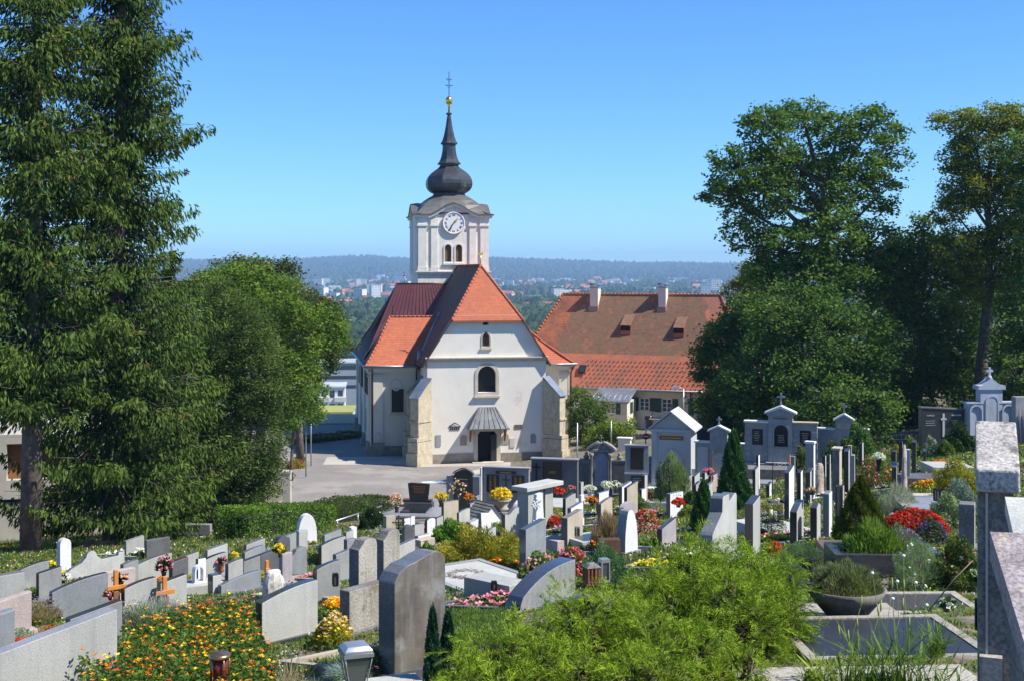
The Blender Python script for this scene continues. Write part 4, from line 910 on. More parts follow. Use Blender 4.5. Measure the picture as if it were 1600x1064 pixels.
ROCK = surf('field_rock', (.62, .60, .55), (.30, .28, .25), 5, .95, speck=.3, speckscale=20, bump=1.0, bscale=9, rnd=.05)
RUNIC = surf('rock_pinkish', (.48, .40, .36), (.3, .25, .22), 5, .95, speck=.2, speckscale=30, bump=.9, bscale=10, rnd=.05)
LICHEN = surf('lichen_stone', (.44, .42, .39), (.30, .28, .26), 5, .95, speck=.3, speckscale=45, bump=.7, bscale=22, rnd=0, patch=((.13, .12, .11), 7, .56))
DARKC = surf('weathered_stone_dark', (.19, .185, .175), (.12, .118, .11), 3, .95, speck=.3, speckscale=40, streak=.5, streakcol=(.07, .07, .065), bump=.4, rnd=0)
ANTH = surf('tomb_blue_grey', (.24, .265, .29), (.19, .21, .235), 2, .8, speck=.08, streak=.2, streakcol=(.14, .16, .19), bump=.1, rnd=.05)
TOMBL = surf('tomb_limestone', (.33, .335, .33), (.25, .255, .255), 2, .9, speck=.1, streak=.35, streakcol=(.17, .18, .19), bump=.2, rnd=.05)
BAROQ = surf('baroque_stone', (.30, .29, .27), (.21, .2, .185), 3, .95, speck=.15, streak=.7, streakcol=(.10, .098, .09), bump=.5, rnd=0, patch=((.42, .41, .39), 2.5, .6))
GILT = flat('gilt_lettering', (.55, .38, .10), .5, .6)
SILV = flat('silver_lettering', (.5, .5, .48), .5, .3)
COPPER = flat('copper_lettering', (.38, .16, .08), .5, .5)
COREDARK = flat('soil', (.06, .045, .03), .95)
def place(px, D, rz, name, label, cat, group=None, dz=0):
    b = G(px, D); b.z += dz; return empty(name, b, rz, label, cat, group), b
def hz(y, D, b): return CZ - (y - HOR) * D / F - b.z
def lines(parent, x, z, w_, n, m, y=-.01, h=.035, gap=.085, name='lettering', seed=0):
    "rows of engraved lettering too small to read"
    r = np.random.RandomState(seed); q = MB()
    for i in range(n):
        ww = w_ * (.55 + .45 * r.rand()); x0 = x - ww / 2; e = x0 + ww
        while x0 < e - .02:
            k = .03 + .06 * r.rand(); q.box(x0, min(x0 + k, e), y - .006, y, z - i * gap, z - i * gap + h); x0 += k + .02
    return q.build(name, m, parent)
def cross(parent, x, z, h, t, m, y0=-.03, y1=.03, name='cross', arm=.3, ah=.68, flare_=False):
    q = MB(); q.box(x - t / 2, x + t / 2, y0, y1, z, z + h); q.box(x - h * arm, x - t / 2 - .001, y0 + .003, y1 - .003, z + h * ah - t / 2, z + h * ah + t / 2); q.box(x + t / 2 + .001, x + h * arm, y0 + .003, y1 - .003, z + h * ah - t / 2, z + h * ah + t / 2)
    return q.build(name, m, parent)

# T1 black stone on a raised platform
D = 71; e_, b = place(655, D, R(-6), 'platform_grave', 'raised dark granite grave with a black headstone and polished slab', 'grave')
S = D / F
q = MB(); q.box(-1.75, 1.55, -3.0, -.3, -.6, hz(792, D, b)); q.build('platform', GR_M, e_, bevel=.015); zp = hz(792, D, b)
q = MB(); q.box(-1.85, 1.65, -3.1, -.28, zp + .003, zp + .09); q.build('platform_rim', POLL, e_)
q = MB(); q.box(-1.0, .8, -.5, .25, -.5, hz(783, D, b)); q.build('base', POLG, e_)
q = MB(); q.box(-.9, .72, -.28, .2, hz(783, D, b) + .002, hz(781, D, b) + .06); q.build('plinth', BLK, e_)
z0 = hz(781, D, b) + .06; q = MB(); q.prism([(-.52, z0), (.5, z0), (.6, z0 + .86), (-.45, z0 + .92), (-.62, z0 + .88)], -.12, .08); q.build('headstone', BLK, e_, bevel=.01)
lines(e_, 0, z0 + .7, .75, 5, COPPER, -.125, seed=4)
q = MB(); q.box(-.65, .75, -2.2, -.6, zp + .093, zp + .17); q.build('slab', BLK, e_)
# T2 niche with curved top
D = 79; e_, b = place(724, D, R(-13), 'niche_tomb', 'dark olive tomb slab with a curved top between two blue-grey piers', 'tomb', 'tombs along the edge of the square')
zt = hz(733, D, b); q = MB()
q.prism([(-.58, -.2), (.58, -.2), (.58, zt - .3), (.5, zt - .18), (.3, zt - .08), (.12, zt), (-.12, zt), (-.3, zt - .08), (-.5, zt - .18), (-.58, zt - .3)], -.08, .12); q.build('slab', surf('olive_granite', (.05, .055, .045), (.035, .04, .03), 3, .3, rnd=0), e_, bevel=.01)
q = MB(); q.prism([(-.66, zt - .3), (-.52, zt - .16), (-.3, zt - .05), (-.12, zt + .04), (.12, zt + .04), (.3, zt - .05), (.52, zt - .16), (.66, zt - .3), (.66, zt - .22), (.52, zt - .08), (.3, zt + .03), (.14, zt + .11), (-.14, zt + .11), (-.3, zt + .03), (-.52, zt - .08), (-.66, zt - .22)][::-1], -.14, .16); q.build('crown_moulding', GR_D, e_)
for s in (-1, 1):
    q = MB(); q.box(s * .84 - .22, s * .84 + .22, -.1, .2, -.2, zt - .4); q.build('pier', ANTH, e_, bevel=.01); q = MB(); q.box(s * .84 - .3, s * .84 + .3, -.4, -.103, -.2, .25); q.build('pier_base', MARB, e_)
lines(e_, 0, zt - .62, .75, 1, SILV, -.085, .06); lines(e_, .08, zt - .82, .6, 1, SILV, -.085, seed=2); lines(e_, 0, zt - 1.12, .5, 2, COPPER, -.085, seed=3)
q = MB(); q.box(-1.2, 1.2, -1.6, -.42, -.1, .12); q.build('slab', GR_L, e_)
# T3 grey wall with two plaques
D = 80; e_, b = place(791, D, R(-13), 'wall_tomb', 'blue-grey tomb wall with two black name plaques and a bronze cross between them', 'tomb', 'tombs along the edge of the square')
zt = hz(731, D, b); q = MB(); q.box(-1.45, 1.45, -.05, .35, -.3, zt); q.build('wall', ANTH, e_, bevel=.01); q = MB(); q.box(-1.52, 1.5, -.12, .4, zt + .002, zt + .07); q.build('coping', POLL, e_)
q = MB(); q.box(-1.62, -1.53, -.3, .38, -.3, zt + .02); q.build('side_pier', MARB, e_)
for x, n in ((-.84, 14), (.78, 11)):
    q = MB(); q.box(x - .4, x + .4, -.09, -.052, zt - 1.5, zt - .42); o_ = q.build('plaque', BLK, e_); lines(o_, x - .16, zt - .52, .2, n, GILT, -.092, .03, .065, seed=n); lines(o_, x + .14, zt - .52, .2, n, GILT, -.092, .03, .065, seed=n + 1)
q = MB(); q.box(-.65, .62, -.09, -.052, zt - .35, zt - .17); o_ = q.build('name_plate', BLK, e_); lines(o_, 0, zt - .3, 1.15, 1, GILT, -.092, .08, seed=5)
cross(e_, 0, zt - 1.3, .85, .07, surf('bronze', (.13, .09, .05), (.09, .06, .04), 5, .5, metallic=.6), -.1, -.053)
q = MB(); q.box(-1.6, 1.5, -.5, -.053, -.3, .12); q.build('plinth', POLL, e_); q = MB(); q.box(-1.6, 1.5, -2.2, -.503, -.3, -.02); q.build('base_slab', GR_L, e_)
# T4 dark wall with a cross
D = 82; e_, b = place(866, D, R(-13), 'wall_tomb', 'dark grey tomb wall with a slim black cross and a tall black panel', 'tomb', 'tombs along the edge of the square')
zt = hz(718, D, b); q = MB(); q.box(-1.5, 1.5, -.05, .5, -.3, zt); q.build('wall', surf('tomb_dark', (.13, .14, .15), (.10, .108, .12), 2, .7, rnd=0), e_, bevel=.01); q = MB(); q.box(-1.56, 1.56, -.12, .56, zt + .002, zt + .08); q.build('coping', POLL, e_)
cross(e_, -1.15, zt - 1.35, 1.15, .09, IRON, -.12, -.07, arm=.22, ah=.75)
q = MB(); q.box(-.72, .5, -.09, -.052, .15, zt - .12); o_ = q.build('panel', BLK, e_); lines(o_, -.1, zt - .75, .7, 2, GILT, -.092, seed=9)
# T5 baroque monument
D = 84; e_, b = place(939, D, R(-10), 'baroque_monument', 'ornate weathered baroque tomb with a broken curved pediment and two columns', 'tomb', 'tombs along the edge of the square')
zt = hz(684, D, b); q = MB(); zc = hz(712, D, b)
q.box(-.75, .75, 0, .5, -.3, .55); q.box(-.68, .68, .05, .45, .553, zc + .25); q.box(-.8, .8, -.04, .5, zc + .253, zc + .42)
q.build('body', BAROQ, e_, bevel=.02)
q = MB(); q.prism(arch(0, .62, .78, zc - .45, 'round', 12), -.02, .045); q.build('tablet', surf('tablet_blue', (.33, .36, .42), (.26, .28, .33), 3, .8, rnd=0), e_)
q = MB(); q.ring2d(grow(arch(0, .62, .78, zc - .45, 'round', 12), .1), arch(0, .62, .78, zc - .45, 'round', 12), -.05, .046); q.build('moulding', BAROQ, e_)
for s in (-1, 1):
    q = MB(); q.lathe([(.13, .55), (.15, .6), (.1, .68), (.09, 1.2), (.08, zc - .1), (.13, zc), (.15, zc + .06), (.15, zc + .2)], 12, (s * .62, -.12)); q.box(s * .62 - .17, s * .62 + .17, -.3, -.002, -.3, .55); q.build('column', BAROQ, e_)
    q = MB(); pts = []; n = 9
    for i in range(n + 1):
        a = R(90) * i / n; pts.append((s * (.98 - .72 * math.sin(a) * 1.0), zc + .46 + .48 * math.sin(a) ** .8 * (1 if i < 8 else .92)))
    lo_ = [(x - s * .0, z - .17) for x, z in pts]
    loop = pts + lo_[::-1]; loop = loop if s < 0 else loop
    ar = sum(loop[i][0] * loop[(i + 1) % len(loop)][1] - loop[(i + 1) % len(loop)][0] * loop[i][1] for i in range(len(loop)))
    q.prism(loop if ar > 0 else loop[::-1], -.12, .5); q.lathe([(0.02, zc + .7), (.12, zc + .78), (.1, zc + .92), (.02, zc + .98)], 8, (s * .2, .1)); q.build('pediment_volute', BAROQ, e_)
    q = MB(); q.box(s * 1.2 - .48, s * 1.2 + .48, .1, .45, -.3, zc - .35); q.box(s * 1.2 - .52, s * 1.2 + .52, .05, .5, zc - .347, zc - .25); o_ = q.build('side_wall', BAROQ, e_)
    q = MB(); q.box(s * 1.2 - .35, s * 1.2 + .35, .07, .098, .6, zc - .5); q.build('side_tablet', DARKC, o_)
    q = MB(); q.lathe([(.12, zc - .248), (.2, zc - .15), (.16, zc - .02), (.08, zc + .05), (.13, zc + .12), (.03, zc + .22)], 10, (s * (1.0 if s < 0 else 1.2), .27)); q.build('urn', BAROQ, o_)
q = MB(); q.box(-.5, .5, .05, .4, zc + .423, zc + .7); q.lathe([(.1, zc + .7), (.16, zc + .78), (.06, zc + .9)], 8, (0, .2)); q.build('crest', BAROQ, e_); cross(e_, 0, zc + .88, .45, .06, BAROQ, .15, .25)
q = MB(); q.box(-1.7, 1.7, -1.6, -.31, -.3, .15); q.build('plinth', GR_M, e_)
# T6 dark panel stone
D = 80; e_, b = place(995, D, R(-8), 'panel_tomb', 'blue-grey upright tomb with one tall black panel beside the white mortuary chapel', 'tomb', 'tombs along the edge of the square')
zt = hz(696, D, b); zm = hz(738, D, b); q = MB(); q.box(-.72, .72, 0, .4, zm, zt); q.build('upper_block', ANTH, e_, bevel=.01); q = MB(); q.box(-.4, .42, -.03, -.002, zm + .2, zt - .12); q.build('panel', BLK, e_)
q = MB(); q.box(-.76, .76, -.1, .45, zt + .002, zt + .06); q.box(-.76, .72, -.15, .4, zm - .08, zm - .003); q.build('coping', POLL, e_); q = MB(); q.box(-.7, .68, -.06, .38, -.5, zm - .082); q.build('lower_block', ANTH, e_); q = MB(); q.box(-.35, .4, -.1, -.062, .1, zm - .2); o_ = q.build('plaque', BLK, e_); lines(o_, 0, zm - .35, .6, 3, SILV, -.103, .05, .12)
# T7 chapel
D = 80; e_, b = place(1049, D, R(-17), 'mortuary_chapel', 'small pale blue-white chapel with a gabled roof and two pointed brown doors', 'chapel')
CHW = surf('chapel_plaster', (.46, .48, .49), (.41, .43, .44), 1.5, .9, streak=.15, streakcol=(.32, .34, .36), rnd=0)
w2 = 1.22; ze_ = hz(668, D, b); zr = hz(643, D, b)
do = [arch(-.36, .35, .42, 1.3, 'gothic'), arch(.4, .35, .42, 1.3, 'gothic')]
q = MB(); q.panel([(-w2, -.4), (w2, -.4), (w2, ze_), (0, zr - .12), (-w2, ze_)], do, 0, .12); q.box(-w2, -w2 + .02, .003, 2.4, -.4, ze_); q.box(w2 - .02, w2, .003, 2.4, -.4, ze_); q.box(-w2, w2, 2.4, 2.42, -.4, ze_); q.build('wall', CHW, e_)
for l in do: q = MB(); q.face2d(l, .1); q.build('door', WOODB, e_)
big = arch(.02, .28, 1.5, 2.15, 'gothic'); q = MB(); q.ring2d(grow(big, .06), big, -.05, -.002); q.build('arch_moulding', CHW, e_)
q = MB(); q.ring2d([(.02 + .11 * math.cos(a), 1.95 + .11 * math.sin(a)) for a in [k * .6283 for k in range(10)]], [(.02 + .05 * math.cos(a), 1.95 + .05 * math.sin(a)) for a in [k * .6283 for k in range(10)]], -.03, -.002); q.build('rosette', GR_D, e_)
for s in (-1, 1): q = MB(); q.box(s * (w2 - .15) - .17, s * (w2 - .15) + .17, -.09, -.002, -.4, ze_ - .25); q.box(s * (w2 - .15) - .22, s * (w2 - .15) + .22, -.14, -.002, -.4, .1); q.build('pilaster', CHW, e_)
q = MB(); q.box(-w2 - .1, w2 + .1, -.16, -.002, ze_ - .25, ze_ - .08); q.build('cornice', CHW, e_)
q = MB(); q.box(-.75, .75, -.03, -.002, ze_ - .75, ze_ - .5); o_ = q.build('name_board', WOODB, e_); lines(o_, 0, ze_ - .66, 1.3, 1, GILT, -.031, .07, seed=8)
q = MB()
for s in (-1, 1):
    v = [(s * (w2 + .32), -.35, ze_ - .22), (0, -.35, zr), (0, 2.6, zr), (s * (w2 + .32), 2.6, ze_ - .22)]; v += [(x, y, z + .09) for x, y, z in v]
    f = [(0, 1, 2, 3), (7, 6, 5, 4), (0, 4, 5, 1), (3, 2, 6, 7), (0, 3, 7, 4)]; q.add(v, f if s < 0 else [tuple(reversed(t)) for t in f])
q.build('roof', surf('chapel_roof', (.50, .52, .55), (.42, .44, .47), 2, .6, rnd=0), e_); cross(e_, 0, zr + .05, .48, .06, GR_D, .0, .06)
q = MB(); q.box(-1.5, 1.5, -.9, -.15, -.5, .1); q.build('step', MARB, e_); q = MB(); q.box(w2 + .02, w2 + .6, .3, .5, -.4, 1.25); q.build('side_wall', CHW, e_)
# T8 low gabled gate tomb
D = 77; e_, b = place(1125, D, R(-17), 'gabled_tomb', 'pale low tomb wall with a small gable and cross behind the pointed evergreen', 'tomb', 'stone tombs below the wood')
q = MB(); zt = hz(692, D, b); q.box(-1.5, -.6, 0, .4, -.3, zt); q.box(.45, 1.5, 0, .4, -.3, zt - .05); q.build('wing', TOMBL, e_)
q = MB(); zg = hz(674, D, b); zp_ = hz(666, D, b); q.prism([(-.6, -.3), (.44, -.3), (.44, zg), (-.08, zp_ - .05), (-.6, zg)], -.08, .42); q.build('centre_bay', TOMBL, e_)
q = MB(); q.prism([(-.75, zg - .02), (-.08, zp_ - .03), (.6, zg - .02), (.6, zg + .08), (-.08, zp_ + .08), (-.75, zg + .08)], -.16, .5); q.box(-1.55, -.602, -.08, .45, zt + .002, zt + .09); q.box(.46, 1.55, -.08, .45, zt - .048, zt + .04); q.build('coping', MARB, e_)
for x in (-1.05, 1.0): q = MB(); q.box(x - .32, x + .32, -.03, -.002, .45, zt - .25); q.build('panel', surf('panel_pale', (.48, .46, .46), (.4, .38, .38), 3, .8, rnd=0), e_)
q = MB(); q.prism(arch(-.08, .45, .7, 1.25, 'round', 8), -.11, -.082); q.build('panel', MATS['panel_pale'], e_)
cross(e_, -.08, zp_ + .07, .5, .09, TOMBL, .1, .2); q = MB(); q.box(-1.6, 1.6, -.5, -.09, -.3, .25); q.build('plinth', TOMBL, e_)
# T9 three-bay family tomb
D = 74; e_, b = place(1220, D, R(-16), 'three_bay_tomb', 'large grey three-bay family tomb with a domed black arch and a cross on its gable', 'tomb', 'stone tombs below the wood')
def Z9(y): return hz(y, 74, b)
def brick_joint(mb, x0, x1, z0, z1, y):
    n = max(int((z1 - z0) / .3), 1)
    for i in range(1, n): mb.box(x0, x1, y - .0, y + .002, z0 + (z1 - z0) * i / n - .012, z0 + (z1 - z0) * i / n + .012)
for s, xc in ((-1, -1.38), (1, 1.36)):
    hole = arch(xc + (.05 if s < 0 else .02), Z9(696) + .0, .62, Z9(671) - Z9(696), 'rect')
    q = MB(); zt = Z9(661); q.panel([(xc - .68, -.3), (xc + .68, -.3), (xc + .68, zt), (xc - .68, zt)], [hole], 0, .12); q.box(xc - .68, xc - .66, .003, .5, -.3, zt); q.box(xc + .66, xc + .68, .003, .5, -.3, zt); o_ = q.build('wing', TOMBL, e_)
    q = MB(); q.face2d(hole, .1); p_ = q.build('panel', BLK, o_); lines(p_, xc, Z9(676), .4, 6, SILV, .098, .03, .1, seed=int(xc * 10) + 40)
    q = MB(); q.box(xc - .74, xc + .74, -.12, .55, zt + .002, zt + .1); q.build('coping', TAN if s > 0 else MARB, o_)
    for dx in (-.52, .54):
        for i in range(7): q = MB(); q.box(xc + dx - .15 - .03 * (i % 2), xc + dx + .15 + .03 * (i % 2), -.035, -.002, .35 + i * .3, .35 + i * .3 + .27); q.build('quoin', TOMBL, o_)
    q = MB(); q.box(xc - .74, xc + .74, -.3, -.04, -.3, Z9(729) + .2); q.build('plinth', TOMBL, o_)
hole = arch(.02, Z9(697), .78, Z9(663) - Z9(697), 'round', 12); zg = Z9(649)
q = MB(); q.panel([(-.7, -.3), (.67, -.3), (.67, zg), (-.7, zg)], [hole], -.12, .16); q.box(-.7, -.68, -.117, .5, -.3, zg); q.box(.65, .67, -.117, .5, -.3, zg); o_ = q.build('centre_bay', TOMBL, e_)
q = MB(); q.face2d(hole, .02); p_ = q.build('panel', BLK, o_); lines(p_, .02, Z9(680), .4, 5, SILV, .018, .03, .1, seed=6)
q = MB(); q.ring2d(grow(hole, .09), hole, -.16, -.122); q.build('arch_moulding', TOMBL, o_)
q = MB(); q.prism([(-.78, zg), (.75, zg), (.75, zg + .12), (0, Z9(638) + .05), (-.78, zg + .12)], -.2, .5); q.build('pediment', TOMBL, o_)
q = MB(); q.prism([(-.92, zg + .1), (0, Z9(640) + .1), (.9, zg + .1), (.9, zg + .19), (0, Z9(638) + .18), (-.92, zg + .19)], -.27, .55); q.build('coping', MARB, o_)
lines(o_, 0, zg - .2, 1.0, 1, GR_D, -.121, .09, seed=3)
cross(e_, 0, Z9(638) + .17, .72, .1, TOMBL, .05, .18); q = MB(); q.box(-.75, .73, -.45, -.12, -.3, .3); q.box(-.82, .8, -.5, .0, .6, .66); q.build('altar', TOMBL, e_)
# T10 two bay tomb right of it
D = 75; e_, b = place(1305, D, R(-15), 'gabled_tomb', 'grey tomb with a blind arch and small gable behind the round shrub', 'tomb', 'stone tombs below the wood')
zt = hz(671, D, b); q = MB(); q.box(-1.15, .05, .02, .5, -.3, zt); q.box(1.05, 1.9, .02, .5, -.3, zt); q.build('wing', TOMBL, e_); q = MB(); q.prism(arch(-.5, .3, .62, 1.65, 'round', 10), -.03, .018); q.build('blind_arch', ANTH, e_)
q = MB(); zg = hz(657, D, b); q.prism([(-.0, -.3), (1.0, -.3), (1.0, zg), (.5, zg + .33), (0, zg)], -.06, .52); q.build('centre_bay', TOMBL, e_); q = MB(); q.box(.12, .88, -.09, -.062, zg - .45, zg - .12); q.build('name_plate', TAN, e_)
q = MB(); q.prism([(-.12, zg - .02), (.5, zg + .34), (1.12, zg - .02), (1.12, zg + .07), (.5, zg + .44), (-.12, zg + .07)], -.14, .58); q.box(-1.2, -.01, -.05, .55, zt + .002, zt + .08); q.box(1.01, 1.95, -.05, .55, zt + .002, zt + .08); q.build('coping', MARB, e_)
cross(e_, .5, zg + .42, .6, .1, TOMBL, .1, .24)
for i in range(6):
    for x in (-1.0, -.02): q = MB(); q.box(x - .14, x + .14, -.02, .018, .3 + i * .3, .3 + i * .3 + .26); q.build('quoin', TOMBL, e_)
# T11 black wall
D = 70; e_, b = place(1474, D, R(8), 'black_tomb', 'wide black granite tomb wall with a light cross in its middle', 'tomb', 'stone tombs below the wood')
zt = hz(640, D, b); q = MB(); q.prism([(-1.25, -.3), (1.2, -.3), (1.2, zt - .02), (-1.25, zt + .12)], 0, .4); q.build('wall', surf('black_granite_matt', (.03, .035, .037), (.022, .026, .028), 3, .35, rnd=0), e_, bevel=.01); q = MB(); q.prism([(-1.3, zt + .12), (1.25, zt - .02), (1.25, zt + .04), (-1.3, zt + .18)], -.05, .45); q.build('coping', GR_D, e_)
q = MB(); q.box(-.06, .06, -.04, -.002, .65, zt - .2); q.build('cross', SILV, e_); q = MB(); q.box(-.16, .16, -.05, -.003, zt - .55, zt - .45); q.build('cross_arm', SILV, e_)
text_mesh('FAMILIE', .13, SILV, e_, (-.75, -.01, zt - .3)); lines(e_, -.75, zt - .6, .7, 3, SILV, -.005, .025, .12, seed=1); lines(e_, .75, zt - .33, .75, 1, SILV, -.005, .07, seed=2); lines(e_, .65, zt - .6, .5, 2, SILV, -.005, .025, .12, seed=3)
# T12 light blue-grey tomb with arches and cross
D = 70; e_, b = place(1553, D, R(6), 'arched_tomb', 'pale blue-grey tomb with three blind arches under a stepped gable and a cross', 'tomb', 'stone tombs below the wood')
zt = hz(630, D, b); T12M = surf('tomb_blue_pale', (.40, .45, .52), (.34, .38, .45), 2, .85, streak=.3, streakcol=(.2, .23, .27), rnd=0)
q = MB(); q.box(-1.5, 1.2, 0, .5, -.3, zt); q.build('wall', T12M, e_, bevel=.01); q = MB(); zg = hz(608, D, b); q.box(-.8, .45, -.08, .5, zt - .4, zg); q.build('gable_block', T12M, e_)
q = MB(); q.prism([(-.95, zg), (.6, zg), (.6, zg + .22), (.3, zg + .26), (-.18, zg + .6), (-.65, zg + .26), (-.95, zg + .22)], -.15, .55); q.box(-1.6, 1.3, -.1, .55, zt + .002, zt + .08); q.build('coping', T12M, e_)
for x, h_ in ((-1.05, 1.5), (-.15, 2.0), (.8, 1.5)): q = MB(); q.prism(arch(x, .3, .6, h_ + .3, 'round', 10), -.03 if abs(x) > .5 else -.11, -.002); q.ring2d(grow(arch(x, .3, .6, h_ + .3, 'round', 10), .08), arch(x, .3, .6, h_ + .3, 'round', 10), -.13, -.001); q.build('blind_arch', T12M, e_)
cross(e_, -.18, zg + .58, .62, .12, T12M, .1, .25); q = MB(); q.lathe([(.2, zg + .55), (.12, zg + .7), (.1, zg + .75)], 8, (-.18, .17)); q.build('cross_foot', T12M, e_)
D = 68; e_, b = place(1600, D, R(4), 'columned_tomb', 'tall grey tomb with dark columns cut off by the right edge', 'tomb', 'stone tombs below the wood')
q = MB(); q.box(-.45, 2.4, 0, .5, -.3, hz(620, D, b)); q.build('wall', TOMBL, e_)
for k in range(4): q = MB(); q.tube([(-.3 + k * .22, -.12, -.2), (-.3 + k * .22, -.12, hz(640, D, b))], .04, 8); q.build('column', GR_D, e_)

# dark fence, terrace wall and small tombs behind T8/T9
D = 86; e_, b = place(1130, D, R(-14), 'board_fence', 'dark vertical board fence behind the gabled tomb', 'fence')
q = MB(); q.box(-2.3, 2.6, .05, .1, -.5, hz(672, D, b)); q.build('boards', surf('fence_dark', (.035, .037, .042), (.02, .022, .026), 3, .8, rnd=0), e_)
for k in range(33): q = MB(); q.box(-2.3 + k * .15, -2.19 + k * .15, .0, .048, -.45, hz(672, D, b) + .02); q.build('slat', MATS['fence_dark'], e_)
D = 95; e_, b = place(1106, D, R(-12), 'gabled_tomb', 'tiny grey gabled tomb on the upper terrace in front of the rectory wall', 'tomb', 'small tombs on the upper terrace')
zt = hz(648, D, b); zb = hz(668, D, b); q = MB(); q.prism([(-.7, zb - 2), (.7, zb - 2), (.7, zt - .35), (0, zt), (-.7, zt - .35)], 0, .6); q.build('wall', DARKC, e_); q = MB(); q.prism([(-.85, zt - .42), (0, zt), (.85, zt - .42), (.85, zt - .33), (0, zt + .1), (-.85, zt - .33)], -.1, .7); q.build('coping', GR_D, e_)
for x in (-.35, .35): q = MB(); q.prism(arch(x, zb - .2, .3, .75, 'round', 6), -.03, -.002); q.build('blind_arch', TOMBL, e_)
D = 95; e_, b = place(1150, D, R(-8), 'picture_tomb', 'grey upper terrace tomb with a small yellow picture in its middle', 'tomb', 'small tombs on the upper terrace')
zt = hz(651, D, b); q = MB(); q.prism([(-.95, zb - 2), (.95, zb - 2), (.95, zt - .25), (-.95, zt)], 0, .4); q.build('wall', GR_M, e_); q = MB(); q.box(-.25, .3, -.04, -.002, zt - .85, zt - .2); q.build('picture', TAN, e_)
q = MB(); D = 96; b2 = G(1120, D); q.box(-3.5, 4.6, 0, .3, -1.5, hz(664, D, b2)); o_ = q.build('terrace_wall', DARKC, None, b2, R(-12)); tag(o_, 'low dark terrace wall carrying the small upper tombs', 'wall')
for k, x in enumerate((1172, 1184)): D = 92; e_, b = place(x, D, 0, 'stone_urn', ['taller pale stone urn standing above the left bay of the big tomb', 'shorter brownish urn standing above the left bay of the big tomb'][k], 'urn', 'urns on the terrace'); z0 = hz(662, D, b); q = MB(); q.box(-.25, .25, -.25, .25, -.6, z0 - .15); q.build('pedestal', DARKC, e_); q = MB(); q.lathe([(.2, z0 - .15), (.24, z0), (.17, z0 + .1), (.22, z0 + .4 - k * .15), (.26, z0 + .68 - k * .25), (.27, z0 + .74 - k * .25)], 10); q.build('vessel', TAN, e_)
# thin wire fence right of T10
D = 76; e_, b = place(1395, D, R(2), 'wire_fence', 'thin grey wire fence in front of the dark wood', 'fence'); q = MB()
for k in range(13): q.tube([(-1.9 + k * .3, 0, -.1), (-1.9 + k * .3, 0, 1.1)], .012, 4)
for z in (.2, .5, .8, 1.08): q.tube([(-1.9, 0, z), (1.7, 0, z)], .012, 4)
q.build('wire_mesh', IRON, e_)

# concrete building at the left behind the spruces
BC = surf('board_marked_concrete', (.46, .44, .38), (.38, .36, .31), .8, .95, speck=.06, streak=.45, streakcol=(.30, .285, .24), bump=.2, rnd=0)
D = 68; e_, b = place(120, D, R(13), 'concrete_building', 'beige board-marked concrete building with deep dark openings behind the spruces', 'building')
def Zc(y): return hz(y, 68, b)
ho = [arch((75 - 120) * .034, Zc(852), 1.55, Zc(820) - Zc(852), 'rect')]
ho2 = [arch(-2.0, Zc(746), 3.0, Zc(690) - Zc(746), 'rect')]
q = MB(); q.panel([(-12, -2), (8.2, -2), (8.2, Zc(780)), (-12, Zc(780))], ho, 0, .9); q.box(8.18, 8.2, .003, 9, -2, Zc(780)); q.build('lower_wall', BC, e_)
q = MB(); q.face2d(ho[0], .88); q.build('opening_back', DARK, e_)
q = MB(); q.panel([(-12, Zc(775)), (8.2, Zc(775)), (8.2, Zc(680)), (-12, Zc(680))], ho2, -.12, .6); q.box(8.18, 8.2, -.117, 9, Zc(775), Zc(680)); q.build('upper_wall', BC, e_); q = MB(); q.box(-12, 8.3, .0, 9, Zc(680), Zc(676)); q.build('roof_slab', BC, e_)
q = MB(); q.box(-12, 8.21, -.05, .0, Zc(780) + .002, Zc(775) - .002); q.build('shadow_joint', DARK, e_)
q = MB(); q.face2d(ho2[0], .45); q.build('wood_cladding', WOODB, e_)
q = MB()
for k in range(11): q.box(ho[0][0][0] + .1 + k * .135, ho[0][0][0] + .125 + k * .135, .1, .125, Zc(852), Zc(838))
q.box(ho[0][0][0], ho[0][1][0], .09, .13, Zc(838), Zc(837)); q.build('railing', STEEL, e_)
q = MB(); q.box(-2.2, 3.5, -.4, -.003, Zc(858), Zc(853)); q.build('ledge', BC, e_)
q = MB(); q.box(-12, -3.1, -.5, -.003, Zc(880), Zc(872)); q.build('ledge', BC, e_)
q = MB(); q.box(-2.9, 6, -.6, -.41, -2, Zc(860)); q.build('base_wall', ANTH, e_)
# white boundary pillar by the arborvitae edge
D = 82; b2 = G(446, D); q = MB(); q.box(-.15, .35, -.3, .3, -.3, hz(738, D, b2)); q.box(-.2, .4, -.35, .35, hz(738, D, b2) + .002, hz(736, D, b2) + .05); tag(q.build('wall_end', BC, None, b2), 'pale plastered wall end at the left edge of the square', 'wall')
# tomb under the arborvitae
D = 55; e_, b = place(306, D, R(-5), 'wall_tomb', 'grey tomb with a dark inscribed panel under the spruce branches', 'tomb', None)
zt = hz(819, D, b); q = MB(); q.box(-.7, .62, 0, .3, -.2, zt); q.build('wall', GR_M, e_, bevel=.01); q = MB(); q.box(-.66, .18, -.03, -.002, zt - .85, zt - .08); p_ = q.build('panel', BLK, e_); lines(p_, -.1, zt - .4, .4, 1, SILV, -.033, .05); q = MB(); q.box(-.8, .9, -.7, -.035, -.2, .25); q.build('base', POLD, e_)
D = 50; e_, b = place(155, D, R(0), 'black_headstone', 'black headstone with a small gilt cross in front of the concrete wall', 'gravestone')
zt = hz(844, D, b); q = MB(); q.prism([(-.62, -.1), (.62, -.1), (.62, zt - .1), (.55, zt), (-.55, zt), (-.62, zt - .1)], 0, .15); q.build('slab', BLK, e_); cross(e_, -.28, zt - .5, .34, .03, GILT, -.02, -.002)
